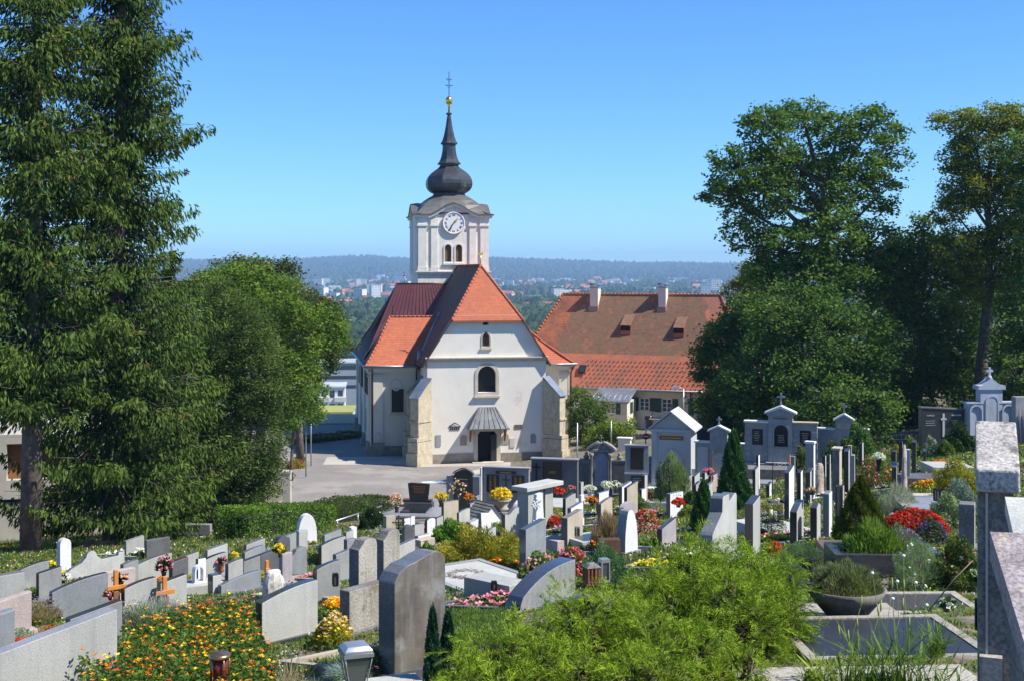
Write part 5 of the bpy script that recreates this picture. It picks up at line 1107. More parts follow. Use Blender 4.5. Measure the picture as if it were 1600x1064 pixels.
# ------------------------------------------------------------------ gravestones
def tdef(px):      # direction the rows of stones are turned, by place in the graveyard
    return float(np.interp(px, [0, 500, 800, 1000, 1200, 1450], [44, 46, 52, 58, 66, 72]))
def profile(style, w, H):
    "outline (s across, z) from bottom left round to top; last points are the top edge from right to left"
    h = w / 2
    if style == 'flat': top = [(h, H), (-h, H)]
    elif style == 'slope': top = [(h, H), (-h, H - .16 * w)]
    elif style == 'slopeL': top = [(h, H - .14 * w), (-h, H)]
    elif style == 'arc': top = [(h - (2 * h) * t, H - .17 * w * t ** 1.9) for t in np.linspace(0, 1, 10)]
    elif style == 'dome': top = [(h * math.cos(a), H - .2 * w + .2 * w * math.sin(a)) for a in np.linspace(0, math.pi, 13)]
    elif style == 'round': top = [(h * math.cos(a), H - h + h * math.sin(a)) for a in np.linspace(0, math.pi, 17)]
    elif style == 'wave': top = [(h - 2 * h * t, H - .05 * w - .24 * w * (.5 - .5 * math.cos(math.pi * min(t * 1.25, 1))) - .03 * w * math.cos(t * 9)) for t in np.linspace(0, 1, 14)]
    elif style == 'bigwave': top = [(h, H - .14 * w), (h - .08 * w, H - .03 * w), (h - .25 * w, H), (h - .42 * w, H - .035 * w), (h - .6 * w, H - .09 * w), (h - .78 * w, H - .12 * w), (h - .92 * w, H - .2 * w), (-h, H - .32 * w)]
    elif style == 'gable': top = [(h, H - .15 * w), (0, H), (-h, H - .15 * w)]
    elif style == 'ogive': top = [(h * math.cos(a) ** .85 if math.cos(a) > 0 else 0, (H - .75 * H) + .75 * H * math.sin(a) ** 1.0) for a in np.linspace(0, math.pi / 2, 9)] + [(-h * max(math.cos(a), 0) ** .85, .25 * H + .75 * H * math.sin(a)) for a in np.linspace(math.pi / 2, 0, 9)[1:]]
    elif style == 'gothic': top = [(h, .3 * H), (h * .93, .5 * H), (h * .78, .7 * H), (h * .52, .87 * H), (h * .26, .97 * H), (-.05 * h, H), (-h * .45, .985 * H), (-h * .62, .9 * H), (-h * .78, .75 * H), (-h * .93, .5 * H), (-h, .3 * H)]
    elif style == 'shoulder': top = [(h, H - .25 * w), (h * .9, H - .08 * w), (h * .7, H), (-h * .1, H), (-h * .35, H - .05 * w), (-h * .6, H - .2 * w), (-h * .85, H - .34 * w), (-h, H - .38 * w)]
    elif style == 'scroll': top = [(h, H - .1), (h * .93, H - .05), (h * .8, H - .05), (h * .42, H - .14), (h * .36, H - .14), (h * .36, H - .02), (h * .3, H), (-h * .1, H), (-h * .17, H - .04), (-h * .2, H - .3), (-h * .88, H - .58), (-h * .97, H - .64), (-h, H - .72)]
    elif style == 'centre': top = [(h, H - .14), (h * .82, H - .14), (h * .8, H - .22), (h * .3, H - .24)] + [(h * .16 * math.cos(a), H - .16 * h + .16 * h * math.sin(a)) for a in np.linspace(0, math.pi, 9)] + [(-h * .3, H - .26), (-h * .6, H - .36), (-h * .78, H - .47), (-h * .95, H - .47), (-h, H - .46)]
    elif style == 'rough': top = [(h, H - .03), (h * .5, H), (h * .1, H - .07 * w), (-h * .2, H - .10 * w), (-h * .5, H - .3 * w), (-h * .75, H - .42 * w), (-h, H - .45 * w), (-h * .98, H * .5)]
    elif style == 'arcR': top = [(h * math.cos(a) if a > 0 else h, H - .3 * w + .3 * w * math.sin(a) ** .7) for a in np.linspace(0, math.pi, 13)]
    elif style == 'block': top = [(h, H), (-h, H)]
    elif style == 'bigarc': top = [(h, H)] + [(h - 2 * h * t, H - .30 * w * t ** 2.4) for t in np.linspace(.1, .94, 9)] + [(-h * .96, H - .33 * w), (-h, H - .42 * w)]
    else: top = [(h, H), (-h, H)]
    return [(-h, -.12), (h, -.12)] + top
STONES = []
def stone(pl, pr, yt, D, style, fm, em, label, th=.15, t=None, sym=None, base=None, name='gravestone', lean=0, plinth=False, grp=True, cat='gravestone'):
    "pl..pr extent in the photo, yt its highest row, D distance of its middle; fm broad faces, em edges, mostly darker: polished stone plus painted shade"
    if 'low ' not in label[:6] and style != 'block':
        for _ in range(20):
            if D > 19 and CZ - (yt - HOR) * (D + .2) / F - G((pl + pr) / 2, D).z < .62: D *= .97
    t = R(tdef((pl + pr) / 2) if t is None else t); ct, st = math.cos(t), math.sin(t)
    w = max(((pr - pl) * D / F - th * st) / ct, .18); w = min(w, 2.2)
    xl = (pl - 800) / F * D; xr = (pr - 800) / F * D
    x = (xl + xr) / 2 + th * st / 2; far = style in ('slope', 'arc', 'wave', 'rough', 'flat', 'bigarc')
    Dr = D + (w / 2 * st if far else 0) - (w / 2 * st if style == 'slopeL' else 0)
    zb = gz(x, D); H = CZ - (yt - HOR) * Dr / F - zb; H = max(H, .2)
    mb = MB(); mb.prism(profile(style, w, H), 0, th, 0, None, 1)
    o = mb.build(name, [fm, em], None, (x, D, zb), t, bevel=.012 if D < 40 else 0)
    if lean: o.rotation_euler = (R(lean), 0, t)
    tag(o, label, cat, 'gravestones of the rows' if grp else None)
    if D < 36 and style not in ('block',) or plinth:
        q = MB(); q.box(-w / 2 - .07, w / 2 + .07, -.06, th + .08, -.2, .07); q.build('plinth', em, o, bevel=.01)
    STONES.append((x, D, zb, t, w, th, H, o))
    return o
g = 'gravestone'
# -- nearest rows, left
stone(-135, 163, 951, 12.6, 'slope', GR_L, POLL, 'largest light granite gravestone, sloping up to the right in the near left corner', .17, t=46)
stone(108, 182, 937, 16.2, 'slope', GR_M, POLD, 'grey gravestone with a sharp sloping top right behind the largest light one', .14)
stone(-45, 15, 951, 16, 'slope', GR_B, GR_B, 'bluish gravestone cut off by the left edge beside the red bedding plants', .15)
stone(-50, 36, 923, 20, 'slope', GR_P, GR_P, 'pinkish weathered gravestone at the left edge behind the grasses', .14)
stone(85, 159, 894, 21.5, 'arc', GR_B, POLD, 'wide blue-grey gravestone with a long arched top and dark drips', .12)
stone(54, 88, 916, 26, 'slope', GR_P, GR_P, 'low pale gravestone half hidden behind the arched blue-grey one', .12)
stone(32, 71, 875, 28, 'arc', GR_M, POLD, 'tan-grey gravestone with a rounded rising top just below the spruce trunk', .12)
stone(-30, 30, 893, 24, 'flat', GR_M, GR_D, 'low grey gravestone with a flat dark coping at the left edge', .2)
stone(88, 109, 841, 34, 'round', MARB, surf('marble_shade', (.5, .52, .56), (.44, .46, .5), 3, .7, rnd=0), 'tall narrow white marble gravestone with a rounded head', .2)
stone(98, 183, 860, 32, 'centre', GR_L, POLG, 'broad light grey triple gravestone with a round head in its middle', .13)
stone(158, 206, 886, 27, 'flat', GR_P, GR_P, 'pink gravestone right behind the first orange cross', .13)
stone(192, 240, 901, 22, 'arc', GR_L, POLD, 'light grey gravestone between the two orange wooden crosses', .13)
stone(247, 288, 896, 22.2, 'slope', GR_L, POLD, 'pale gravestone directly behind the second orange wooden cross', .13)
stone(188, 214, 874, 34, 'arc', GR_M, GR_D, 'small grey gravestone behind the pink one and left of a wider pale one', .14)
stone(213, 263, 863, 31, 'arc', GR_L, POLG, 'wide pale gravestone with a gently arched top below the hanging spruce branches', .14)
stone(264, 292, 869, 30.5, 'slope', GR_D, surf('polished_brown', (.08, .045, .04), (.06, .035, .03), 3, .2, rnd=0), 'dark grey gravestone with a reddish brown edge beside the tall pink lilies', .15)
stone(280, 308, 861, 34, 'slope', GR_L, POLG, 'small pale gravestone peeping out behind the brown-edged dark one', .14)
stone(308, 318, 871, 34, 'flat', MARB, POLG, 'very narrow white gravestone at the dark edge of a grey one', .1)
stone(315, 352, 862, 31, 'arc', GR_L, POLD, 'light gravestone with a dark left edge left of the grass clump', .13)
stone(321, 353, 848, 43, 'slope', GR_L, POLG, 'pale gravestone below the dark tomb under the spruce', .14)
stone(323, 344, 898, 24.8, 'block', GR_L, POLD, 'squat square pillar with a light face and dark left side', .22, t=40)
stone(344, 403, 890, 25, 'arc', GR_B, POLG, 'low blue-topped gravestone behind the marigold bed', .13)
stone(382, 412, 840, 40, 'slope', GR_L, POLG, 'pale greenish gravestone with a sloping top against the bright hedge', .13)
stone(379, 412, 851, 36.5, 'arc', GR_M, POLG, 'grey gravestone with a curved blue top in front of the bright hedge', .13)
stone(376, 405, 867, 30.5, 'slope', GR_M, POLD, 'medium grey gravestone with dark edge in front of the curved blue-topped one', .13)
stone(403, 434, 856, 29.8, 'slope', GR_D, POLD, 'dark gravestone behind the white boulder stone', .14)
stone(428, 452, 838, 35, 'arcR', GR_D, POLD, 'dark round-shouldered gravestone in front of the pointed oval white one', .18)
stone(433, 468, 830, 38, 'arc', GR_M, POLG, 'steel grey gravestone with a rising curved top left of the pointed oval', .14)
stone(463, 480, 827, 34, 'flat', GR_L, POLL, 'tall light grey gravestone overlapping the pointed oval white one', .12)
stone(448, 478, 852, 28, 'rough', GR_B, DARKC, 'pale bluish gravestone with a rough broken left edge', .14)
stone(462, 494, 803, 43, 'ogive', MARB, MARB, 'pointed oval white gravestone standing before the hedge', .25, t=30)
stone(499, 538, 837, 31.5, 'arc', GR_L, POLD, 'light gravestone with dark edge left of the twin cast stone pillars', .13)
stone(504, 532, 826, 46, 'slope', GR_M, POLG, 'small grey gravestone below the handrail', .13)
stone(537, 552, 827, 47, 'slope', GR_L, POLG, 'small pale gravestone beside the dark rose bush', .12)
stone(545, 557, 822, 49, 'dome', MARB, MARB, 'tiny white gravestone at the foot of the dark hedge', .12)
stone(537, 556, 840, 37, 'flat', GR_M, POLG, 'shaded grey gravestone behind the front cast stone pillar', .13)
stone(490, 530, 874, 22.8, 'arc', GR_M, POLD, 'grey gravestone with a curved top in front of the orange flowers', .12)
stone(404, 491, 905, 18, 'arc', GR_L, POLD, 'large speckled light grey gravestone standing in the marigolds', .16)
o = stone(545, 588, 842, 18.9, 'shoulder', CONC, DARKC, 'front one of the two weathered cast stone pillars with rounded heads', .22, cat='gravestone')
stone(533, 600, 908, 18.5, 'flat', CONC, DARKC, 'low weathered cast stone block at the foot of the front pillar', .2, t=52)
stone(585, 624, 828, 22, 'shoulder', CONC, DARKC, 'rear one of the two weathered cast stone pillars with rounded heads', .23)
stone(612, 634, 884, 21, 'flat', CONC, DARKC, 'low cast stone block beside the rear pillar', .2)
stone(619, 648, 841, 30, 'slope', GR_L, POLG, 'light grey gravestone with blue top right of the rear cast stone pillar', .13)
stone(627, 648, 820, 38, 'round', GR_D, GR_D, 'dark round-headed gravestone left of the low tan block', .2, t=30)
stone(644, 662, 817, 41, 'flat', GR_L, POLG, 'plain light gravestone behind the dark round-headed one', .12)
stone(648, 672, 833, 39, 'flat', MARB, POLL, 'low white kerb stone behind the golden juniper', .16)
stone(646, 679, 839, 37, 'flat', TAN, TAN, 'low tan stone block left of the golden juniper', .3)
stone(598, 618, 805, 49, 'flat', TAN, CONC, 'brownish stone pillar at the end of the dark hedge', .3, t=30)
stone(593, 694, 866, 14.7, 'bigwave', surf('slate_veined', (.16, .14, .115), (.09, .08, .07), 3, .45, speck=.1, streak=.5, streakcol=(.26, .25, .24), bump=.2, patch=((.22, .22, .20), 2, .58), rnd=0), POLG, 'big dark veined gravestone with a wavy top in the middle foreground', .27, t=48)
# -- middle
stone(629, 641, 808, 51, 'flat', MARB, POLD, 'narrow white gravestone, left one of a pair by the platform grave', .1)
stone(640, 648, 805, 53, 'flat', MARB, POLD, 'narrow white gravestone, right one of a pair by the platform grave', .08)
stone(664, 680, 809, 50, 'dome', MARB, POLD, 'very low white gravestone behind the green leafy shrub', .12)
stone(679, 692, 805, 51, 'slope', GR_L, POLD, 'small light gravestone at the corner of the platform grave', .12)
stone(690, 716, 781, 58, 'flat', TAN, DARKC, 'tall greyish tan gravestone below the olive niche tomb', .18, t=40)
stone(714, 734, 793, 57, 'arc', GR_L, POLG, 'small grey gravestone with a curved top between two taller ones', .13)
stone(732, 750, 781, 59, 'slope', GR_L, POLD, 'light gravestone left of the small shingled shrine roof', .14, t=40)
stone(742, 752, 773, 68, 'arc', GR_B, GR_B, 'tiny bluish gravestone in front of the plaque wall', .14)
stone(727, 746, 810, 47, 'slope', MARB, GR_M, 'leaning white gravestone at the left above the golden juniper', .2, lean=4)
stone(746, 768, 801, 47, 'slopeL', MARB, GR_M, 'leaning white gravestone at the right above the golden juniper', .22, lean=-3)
stone(784, 811, 789, 44, 'wave', GR_L, GR_D, 'light gravestone with a wavy notched top above the golden juniper', .15)
stone(811, 854, 810, 26, 'slope', GR_B, surf('polished_sky_tint', (.07, .085, .105), (.06, .07, .09), 3, .12, bump=0, spec=.8, rnd=0), 'blue-grey gravestone with dark drips and sky-blue top beside the pink hydrangeas', .17)  # blue in the edge colour stands for the reflected sky
stone(876, 912, 795, 33, 'slope', TAN, DARKC, 'tan gravestone with a dark left side above the pink hydrangeas', .2)
stone(886, 912, 783, 41, 'slope', MARB, POLG, 'white gravestone behind the tan one', .14)
stone(905, 913, 772, 44, 'flat', MARB, MARB, 'very narrow bright white gravestone behind the white sloping one', .08)
stone(879, 900, 770, 51, 'arc', GR_L, POLD, 'grey gravestone beside the tall stone portal', .14)
stone(904, 912, 752, 62, 'flat', GR_L, POLG, 'narrow upright gravestone in front of the baroque monument', .14)
stone(931, 952, 766, 53, 'flat', MARB, POLG, 'pale gravestone with a flat top in front of the baroque monument', .14)
stone(933, 958, 776, 45, 'arc', TAN, GR_D, 'tan-white gravestone in front of the white angel figurines', .14)
stone(966, 988, 751, 55, 'slope', MARB, GR_D, 'white gravestone left of the speckled beige one', .16)
stone(974, 998, 751, 49.5, 'slope', TAN, POLD, 'speckled beige gravestone with a dark narrow edge', .13)
stone(1003, 1012, 741, 58, 'flat', GR_L, POLD, 'slim light gravestone beside the dark panel tomb', .14)
stone(998, 1010, 762, 56, 'flat', MARB, POLD, 'small squat white gravestone beside the red flowers', .14)
stone(966, 995, 784, 44, 'dome', MAUVE, MAUVE, 'mauve rounded gravestone behind the pointed bright white one', .18)
stone(963, 998, 796, 30, 'gothic', MARB, GR_B, 'bright white pointed gravestone right of the reddish grass box', .26, t=48)  # bluish edges paint the skylit shade on its white side
stone(1040, 1069, 767, 44, 'flat', MARB, POLG, 'pale gravestone carrying slanted leaf-shaped engravings', .17, t=48)
stone(1024, 1060, 808, 31, 'slope', MAUVE, POLD, 'mauve-grey gravestone right of the pointed bright white one', .14)
stone(1066, 1080, 752, 62, 'slope', GR_L, POLD, 'small light gravestone, lowest of the cluster before the gabled tomb', .14)
stone(1072, 1083, 740, 66, 'slope', GR_L, POLD, 'narrow light gravestone behind the lowest of the cluster', .12)
stone(1080, 1095, 737, 63, 'slope', GR_L, POLD, 'tallest light gravestone of the cluster before the gabled tomb', .14)
stone(1082, 1096, 751, 57, 'slope', GR_L, POLD, 'light gravestone in the front of the cluster before the gabled tomb', .14)
stone(1096, 1110, 735, 60, 'flat', GR_L, POLD, 'dark-edged upright gravestone left of the pink one', .14)
stone(1105, 1123, 739, 60, 'flat', GR_P, POLD, 'pale pink gravestone beside the pointed thuja', .14)
stone(1103, 1115, 752, 55, 'slope', GR_L, POLG, 'small light gravestone below the pale pink one', .12)
stone(1086, 1161, 774, 25, 'scroll', GR_L, POLG, 'big grey gravestone with scrolled rounded steps behind the bright bush', .26)
stone(1161, 1192, 773, 26, 'slope', GR_L, POLD, 'tall grey gravestone right of the big scrolled one', .17)
stone(1229, 1262, 780, 28.8, 'arc', GR_L, POLD, 'grey gravestone with a curved two-tone top right of the glass lantern', .16)
stone(1263, 1286, 785, 28.6, 'gable', GR_L, POLD, 'narrow grey gravestone with a low pointed top', .15)
stone(1283, 1304, 766, 29.3, 'flat', MARB, GR_B, 'upright gravestone with a blue-grey side and bright white face', .14)
stone(1304, 1321, 757, 30, 'flat', RUNIC, POLD, 'dark rough-faced gravestone left of the dwarf conifer', .18)
stone(1222, 1245, 726, 36, 'slope', MARB, POLD, 'tall pale gravestone with a fine crack right of the flower meadow', .14)
stone(1244, 1256, 733, 38, 'slope', MARB, surf('polished_maroon', (.05, .03, .04), (.04, .025, .03), 3, .2, rnd=0), 'slender pale gravestone with a maroon edge', .12)
stone(1257, 1273, 730, 42, 'slope', GR_L, POLD, 'greenish grey gravestone behind the lavender spikes', .14)
stone(1261, 1273, 692, 43, 'flat', MARB, GR_M, 'tall pale pillar gravestone with a white cap', .28, t=60)
stone(1299, 1318, 702, 42, 'block', TAN, DARKC, 'tall sandstone pillar with a yellowish right face', .23, t=66)
stone(1284, 1292, 711, 48, 'flat', GR_L, POLD, 'first slim gravestone behind the sandstone pillar', .12)
stone(1291, 1299, 709, 47, 'flat', GR_L, POLD, 'second slim gravestone behind the sandstone pillar', .12)
stone(1290, 1300, 722, 44, 'flat', GR_L, POLD, 'slim pale gravestone touching the left of the sandstone pillar', .12)
stone(1317, 1330, 700, 45, 'slope', GR_L, POLD, 'grey gravestone just right of the sandstone pillar', .16)
stone(1325, 1331, 695, 50, 'flat', GR_P, GR_P, 'thin pinkish gravestone behind the grey one by the round shrub', .14)
stone(1329, 1337, 709, 44, 'slope', GR_L, POLL, 'small pale gravestone at the foot of the round green shrub', .12)
stone(1390, 1406, 721, 41, 'slope', GR_L, POLD, 'grey gravestone with dark edge standing by the green lawn patch', .14)
stone(1414, 1424, 701, 44, 'flat', GR_L, GR_L, 'tall thin light gravestone right behind the pinkish rough one', .14)
stone(1408, 1419, 700, 41, 'flat', MARB, POLD, 'narrow white-faced gravestone in front of the pinkish rough one', .13)
stone(1394, 1401, 703, 48, 'slope', GR_L, POLD, 'small gravestone left of the pinkish rough one', .14)
stone(1424, 1433, 688, 50, 'slope', GR_L, POLD, 'slender gravestone at the foot of the dark wood, right one of the back pair', .16)
stone(1405, 1410, 689, 51, 'flat', GR_L, POLD, 'slender gravestone at the foot of the dark wood, left one of the back pair', .14)
stone(1496, 1529, 783, 24, 'flat', LICHEN, DARKC, 'rough lichen-covered stone block left of the tall near pillar', .28, t=68)
stone(1174, 1188, 727, 50, 'slope', GR_L, POLD, 'small light gravestone between the thuja and the flower meadow', .12)
stone(1181, 1188, 710, 56, 'flat', MARB, POLD, 'narrow white gravestone in front of the three-bay tomb', .1)
stone(1234, 1243, 712, 52, 'flat', GR_B, GR_B, 'small bluish gravestone beside the orange cross of the back row', .2)
stone(789, 902, 873, 20, 'bigarc', GR_M, surf('polished_sky', (.05, .065, .09), (.045, .055, .08), 3, .1, bump=0, spec=.9, rnd=0), 'long low gravestone with a sky-blue arched top behind the bright bush', .30, t=50)  # top coloured blue like the sky it would reflect
stone(58, 92, 884, 33, 'slope', GR_M, POLD, 'grey gravestone between the tan-grey rounded one and the white marble one', .13)
stone(228, 262, 838, 46, 'flat', GR_D, GR_D, 'dark shaded gravestone with a small gilt cross under the spruce branches', .14)
stone(196, 222, 836, 44, 'slope', GR_L, GR_M, 'shaded grey gravestone with a black letter plate beside the second spruce trunk', .13)
stone(352, 378, 872, 30, 'arc', GR_L, POLG, 'small pale gravestone between the dark-edged light one and the low blue-topped one', .12)
stone(436, 456, 862, 31, 'flat', MAUVE, MAUVE, 'small dark mauve gravestone partly hidden by the rough-edged bluish one', .12)
stone(520, 545, 858, 29, 'slope', GR_M, POLG, 'shaded grey gravestone peeping out left of the front cast stone pillar', .12)
stone(655, 690, 872, 27, 'slope', GR_L, POLD, 'low light gravestone right behind the big wavy dark one', .12)
stone(758, 775, 822, 44, 'slope', GR_L, POLG, 'small light gravestone just above the golden juniper', .12)
stone(1130, 1150, 790, 36, 'slope', GR_L, POLD, 'light gravestone below the pointed thuja', .13)
stone(1196, 1208, 752, 48, 'slope', MARB, POLD, 'small white gravestone at the left edge of the flower meadow', .12)
stone(1340, 1352, 690, 54, 'flat', GR_L, POLD, 'small upright gravestone below the round bright shrub', .13)
stone(1440, 1450, 700, 52, 'slope', GR_L, POLD, 'small light gravestone between the back pair and the orange flowers', .13)
# distinct sub-pieces and engraved details
for (x, D_, zb, t, w_, th_, H, o) in STONES:
    if 'leaf-shaped' in o['label']:
        q = MB(); r = np.random.RandomState(4)
        for k in range(16):
            cx, cz_ = r.uniform(-w_ * .4, w_ * .4), r.uniform(H * .45, H * .95); T = Matrix.Translation((cx, -.004, cz_)) @ Matrix.Rotation(R(r.choice([40, -50])), 4, 'Y')
            q.prism([(-.05, 0), (0, -.012), (.05, 0), (0, .012)], -.003, .003, 0, T)
        q.build('engraving', GR_M, o)
    if 'tall sandstone pillar' in o['label'] or 'white cap' in o['label']:
        q = MB(); q.box(-w_ / 2 - .03, w_ / 2 + .03, -.03, th_ + .03, H + .002, H + .07); q.build('cap', MARB if 'white cap' in o['label'] else TAN, o)
# boulders used as stones
def boulder(px, yt, D, wd, label, mat, seed, tall=None, dp=.6):
    r = np.random.RandomState(seed); b = G(px, D); H = tall or CZ - (yt - HOR) * D / F - b.z; mb = MB(); n = 14; m_ = 9; v = []
    ph = r.rand(6) * 6
    for i in range(m_ + 1):
        z = H * math.sin(i / m_ * math.pi / 2) ** .9; rr = wd / 2 * math.cos(i / m_ * math.pi / 2) ** .45
        for k in range(n):
            a = 2 * math.pi * k / n; q_ = 1 + .12 * math.sin(2 * a + ph[0] + z * 3) + .09 * math.sin(3 * a + ph[1] - z * 5) + .05 * r.normal()
            v.append((rr * q_ * math.cos(a), rr * q_ * dp * math.sin(a), z - .08))
    mb.add(v, [(i * n + k, i * n + (k + 1) % n, (i + 1) * n + (k + 1) % n, (i + 1) * n + k) for i in range(m_) for k in range(n)], 0, False); mb.f.append(tuple(m_ * n + k for k in range(n))); mb.m.append(0); mb.sm.append(False)
    o = mb.build('boulder_gravestone', mat, None, b, R(35)); return tag(o, label, 'gravestone', 'rough natural gravestones')
boulder(427, 882, 22.6, .46, 'white and cream boulder stone behind the large speckled gravestone', ROCK, 3)
boulder(1281, 719, 46, .36, 'pinkish rough boulder stone behind the lavender spikes', RUNIC, 4)
boulder(1413, 690, 39, .2, 'tall narrow pinkish rough stone in the right-hand rows', RUNIC, 5)
boulder(812, 778, 56, .75, 'white quarried rock behind the notched wavy gravestone', MARB, 6)
boulder(950, 800, 41, .4, 'brown rough rock beside the tan-white gravestone', surf('rock_brown', (.28, .24, .20), (.18, .15, .13), 5, .95, bump=.9, bscale=9, rnd=0), 8)
boulder(700, 812, 50, .3, 'small mauve rock in front of the greyish tan gravestone', MAUVE, 9)

# tall stone portal with a rough white sculpture
D = 46; e_, b = place(846, D, R(50), 'stone_portal', 'tall grey stone portal with a thick roof slab towering over the middle rows', 'grave monument')
H = hz(763, D, b); q = MB(); q.box(-.75, .1, -.0, .5, -.2, H); q.box(.35, .8, .1, .5, -.2, H); q.build('pillars', GR_L, e_); q = MB(); q.box(-.95, 1.15, -.12, .62, H + .002, H + .16); q.build('roof_slab', GR_L, e_, bevel=.02)
q = MB(); q.box(.12, .34, .25, .5, -.2, H - .01); q.build('recess', GR_D, e_)
D = 44; e_, b = place(843, D, R(40), 'white_sculpture', 'bright white tapering stone stele with a carved leafy disc in front of the portal', 'sculpture')
H = hz(770, D, b); q = MB(); v = [(-.2, 0, -.2), (.27, 0, -.2), (.27, .25, -.2), (-.2, .25, -.2), (-.1, .03, H * .97), (.17, .03, H), (.17, .2, H), (-.1, .2, H * .97)]; q.add(v, [(4, 5, 6, 7), (0, 1, 5, 4), (1, 2, 6, 5), (2, 3, 7, 6), (3, 0, 4, 7)]); q.build('stele', MARB, e_, bevel=.03)
q = MB(); r = np.random.RandomState(2)
for k in range(46):
    a = r.rand() * 6.28; rr = .2 * math.sqrt(r.rand()); q.lathe([(.0, -.04), (.04, 0), (.0, .04)], 5, (-.17 + rr * math.cos(a), -.02 - .05 * r.rand()), T=Matrix.Translation((0, 0, H * .78 + rr * math.sin(a))))
for k in range(20):
    q.lathe([(.0, -.04), (.04, 0), (.0, .04)], 5, (-.14 + .1 * r.normal(), -.03), T=Matrix.Translation((0, 0, H * .3 + .1 * r.normal())))
q.build('carved_disc', MARB, e_)
# small white shrine with shingled roof
D = 58; e_, b = place(768, D, R(38), 'shingled_shrine', 'small white walled shrine with a dark shingled roof below the plaque wall', 'shrine')
ze_ = hz(808, D, b); zr = hz(787, D, b); q = MB(); q.prism([(-.5, -.3), (.55, -.3), (.55, max(ze_, .2)), (.1, zr - .05), (-.5, max(ze_, .2))], 0, 1.2); q.build('wall', MARB, e_)
q = MB()
for s, x0 in ((-1, -.68), (1, .72)):
    for i in range(6):
        t0, t1 = i / 6, (i + 1.15) / 6; za = ze_ - .1; q.add([(x0 + (.1 - x0) * t0, -.15, za + (zr - za) * t0 + .03), (x0 + (.1 - x0) * t0, 1.35, za + (zr - za) * t0 + .03), (x0 + (.1 - x0) * t1, 1.35, za + (zr - za) * t1), (x0 + (.1 - x0) * t1, -.15, za + (zr - za) * t1)], [(0, 1, 2, 3) if s < 0 else (3, 2, 1, 0)])
q.build('shingle_roof', DARKC, e_)

# flat slabs and kerbs on graves
SLABS = []
def slab(px, D, w_, l_, rz, h, mat, label, name='grave_slab', lift=.0, kerb=None, cat='grave slab'):
    b = G(px, D); SLABS.append((b.x, b.y, R(rz), w_ / 2 + .14, l_ / 2 + .14)); o = MB().box(-w_ / 2, w_ / 2, -l_ / 2, l_ / 2, -.25, h).build(name, mat, None, (b.x, b.y, b.z + lift), R(rz), bevel=.01); tag(o, label, cat)
    if kerb: k = MB(); [k.box(*a) for a in ((-w_ / 2 - .12, w_ / 2 + .12, -l_ / 2 - .12, -l_ / 2 - .002, -.25, h + .015), (-w_ / 2 - .12, w_ / 2 + .12, l_ / 2 + .002, l_ / 2 + .12, -.25, h + .015), (-w_ / 2 - .12, -w_ / 2 - .002, -l_ / 2, l_ / 2, -.25, h + .013), (w_ / 2 + .002, w_ / 2 + .12, -l_ / 2, l_ / 2, -.25, h + .013))]; k.build('kerb', kerb, o)
    return o
slab(755, 24.3, 1.5, 2.6, 35, .12, GR_L, 'light granite slab carrying a dry twig wreath behind the wavy dark gravestone', kerb=GR_M)
slab(775, 21.4, .5, 1.0, 50, .38, GR_L, 'pale raised granite block left of the arched sky-blue gravestone')
slab(1378, 21.5, 1.5, .8, -3, .42, BLK, 'polished black slab reflecting the sky behind the stone bowl', kerb=POLD)
slab(1265, 23, .35, .9, -30, .3, BLK, 'small polished black kerb block beside the grey-green cushion plant')
slab(1365, 24, 1.9, 1.4, -4, .2, surf('rusty_kerb', (.16, .10, .08), (.12, .08, .07), 3, .5, rnd=0), 'brownish stone kerb full of strap-leaved plants behind the black slab')
slab(1212, 33, 1.2, 2.2, 25, .18, GR_L, 'light granite slab with the glass lantern, left of the curved two-tone stone')
slab(1452, 33, 1.3, 2.0, -5, .3, POLL, 'polished slab reflecting blue sky below the back rows', kerb=GR_M)
slab(1442, 37, 1.2, 1.2, -5, .22, TAN, 'beige slab behind the sky-reflecting one')
slab(1440, 30, 1.2, 1.2, -5, .2, POLL, 'pale polished slab in front of the sky-reflecting one')
slab(1480, 51, 1.6, 1.6, 0, .25, GR_L, 'light grave slab in the middle of the back right beds')
slab(1370, 15.0, 1.9, 1.5, 4, .1, surf('black_slab', (.022, .025, .032), (.03, .033, .04), 3, .45, rnd=0), 'dark slab in the shade of the near pillar', kerb=CONC)
slab(1330, 12.6, 2.6, 1.0, 3, .06, CONC, 'rough pale concrete edging across the bottom right corner', name='path_edging', cat='edging')
slab(1310, 16.8, 1.7, 1.3, 2, .07, CONC, 'pale concrete surround with a round dark gravel basin under the bowl', name='grave_surround', cat='grave surround')
slab(1420, 17.8, 1.5, .9, 2, .05, surf('gravel_dark', (.06, .06, .065), (.03, .03, .033), 30, .95, speck=.5, speckscale=45, bump=.9, bscale=45, rnd=0), 'bed of dark crushed gravel with a pale kerb behind the bowl', name='gravel_bed', kerb=CONC, cat='gravel bed')
slab(575, 12.6, 1.3, 1.2, 20, .12, GR_L, 'light granite slab under the silver lantern at the bottom edge')
slab(640, 13.6, .8, .8, 30, .08, POLD, 'dark polished slab beside the foot of the wavy gravestone')
slab(385, 12.4, .5, .6, 30, .08, GR_M, 'small grey slab with a glazed frame next to the bronze lantern')
slab(1012, 51, 1.6, .35, -4, .42, GR_M, 'grey raised kerb in front of the silvery grasses by the chapel', cat='kerb')
slab(905, 74, 3.4, 3.0, -8, .1, GR_L, 'pale paved grave floor in front of the baroque monument')
slab(1230, 66, 4.0, 1.4, -10, .5, DARKC, 'dark raised grave border in front of the three-bay tomb', cat='kerb')
slab(922, 33, .9, .8, 30, .3, BLK, 'black polished grave base left of the rusty planter', kerb=GR_L)
slab(310, 25.5, .9, .6, 30, .22, GR_L, 'pale stone shrine base with a tiny niche on top')
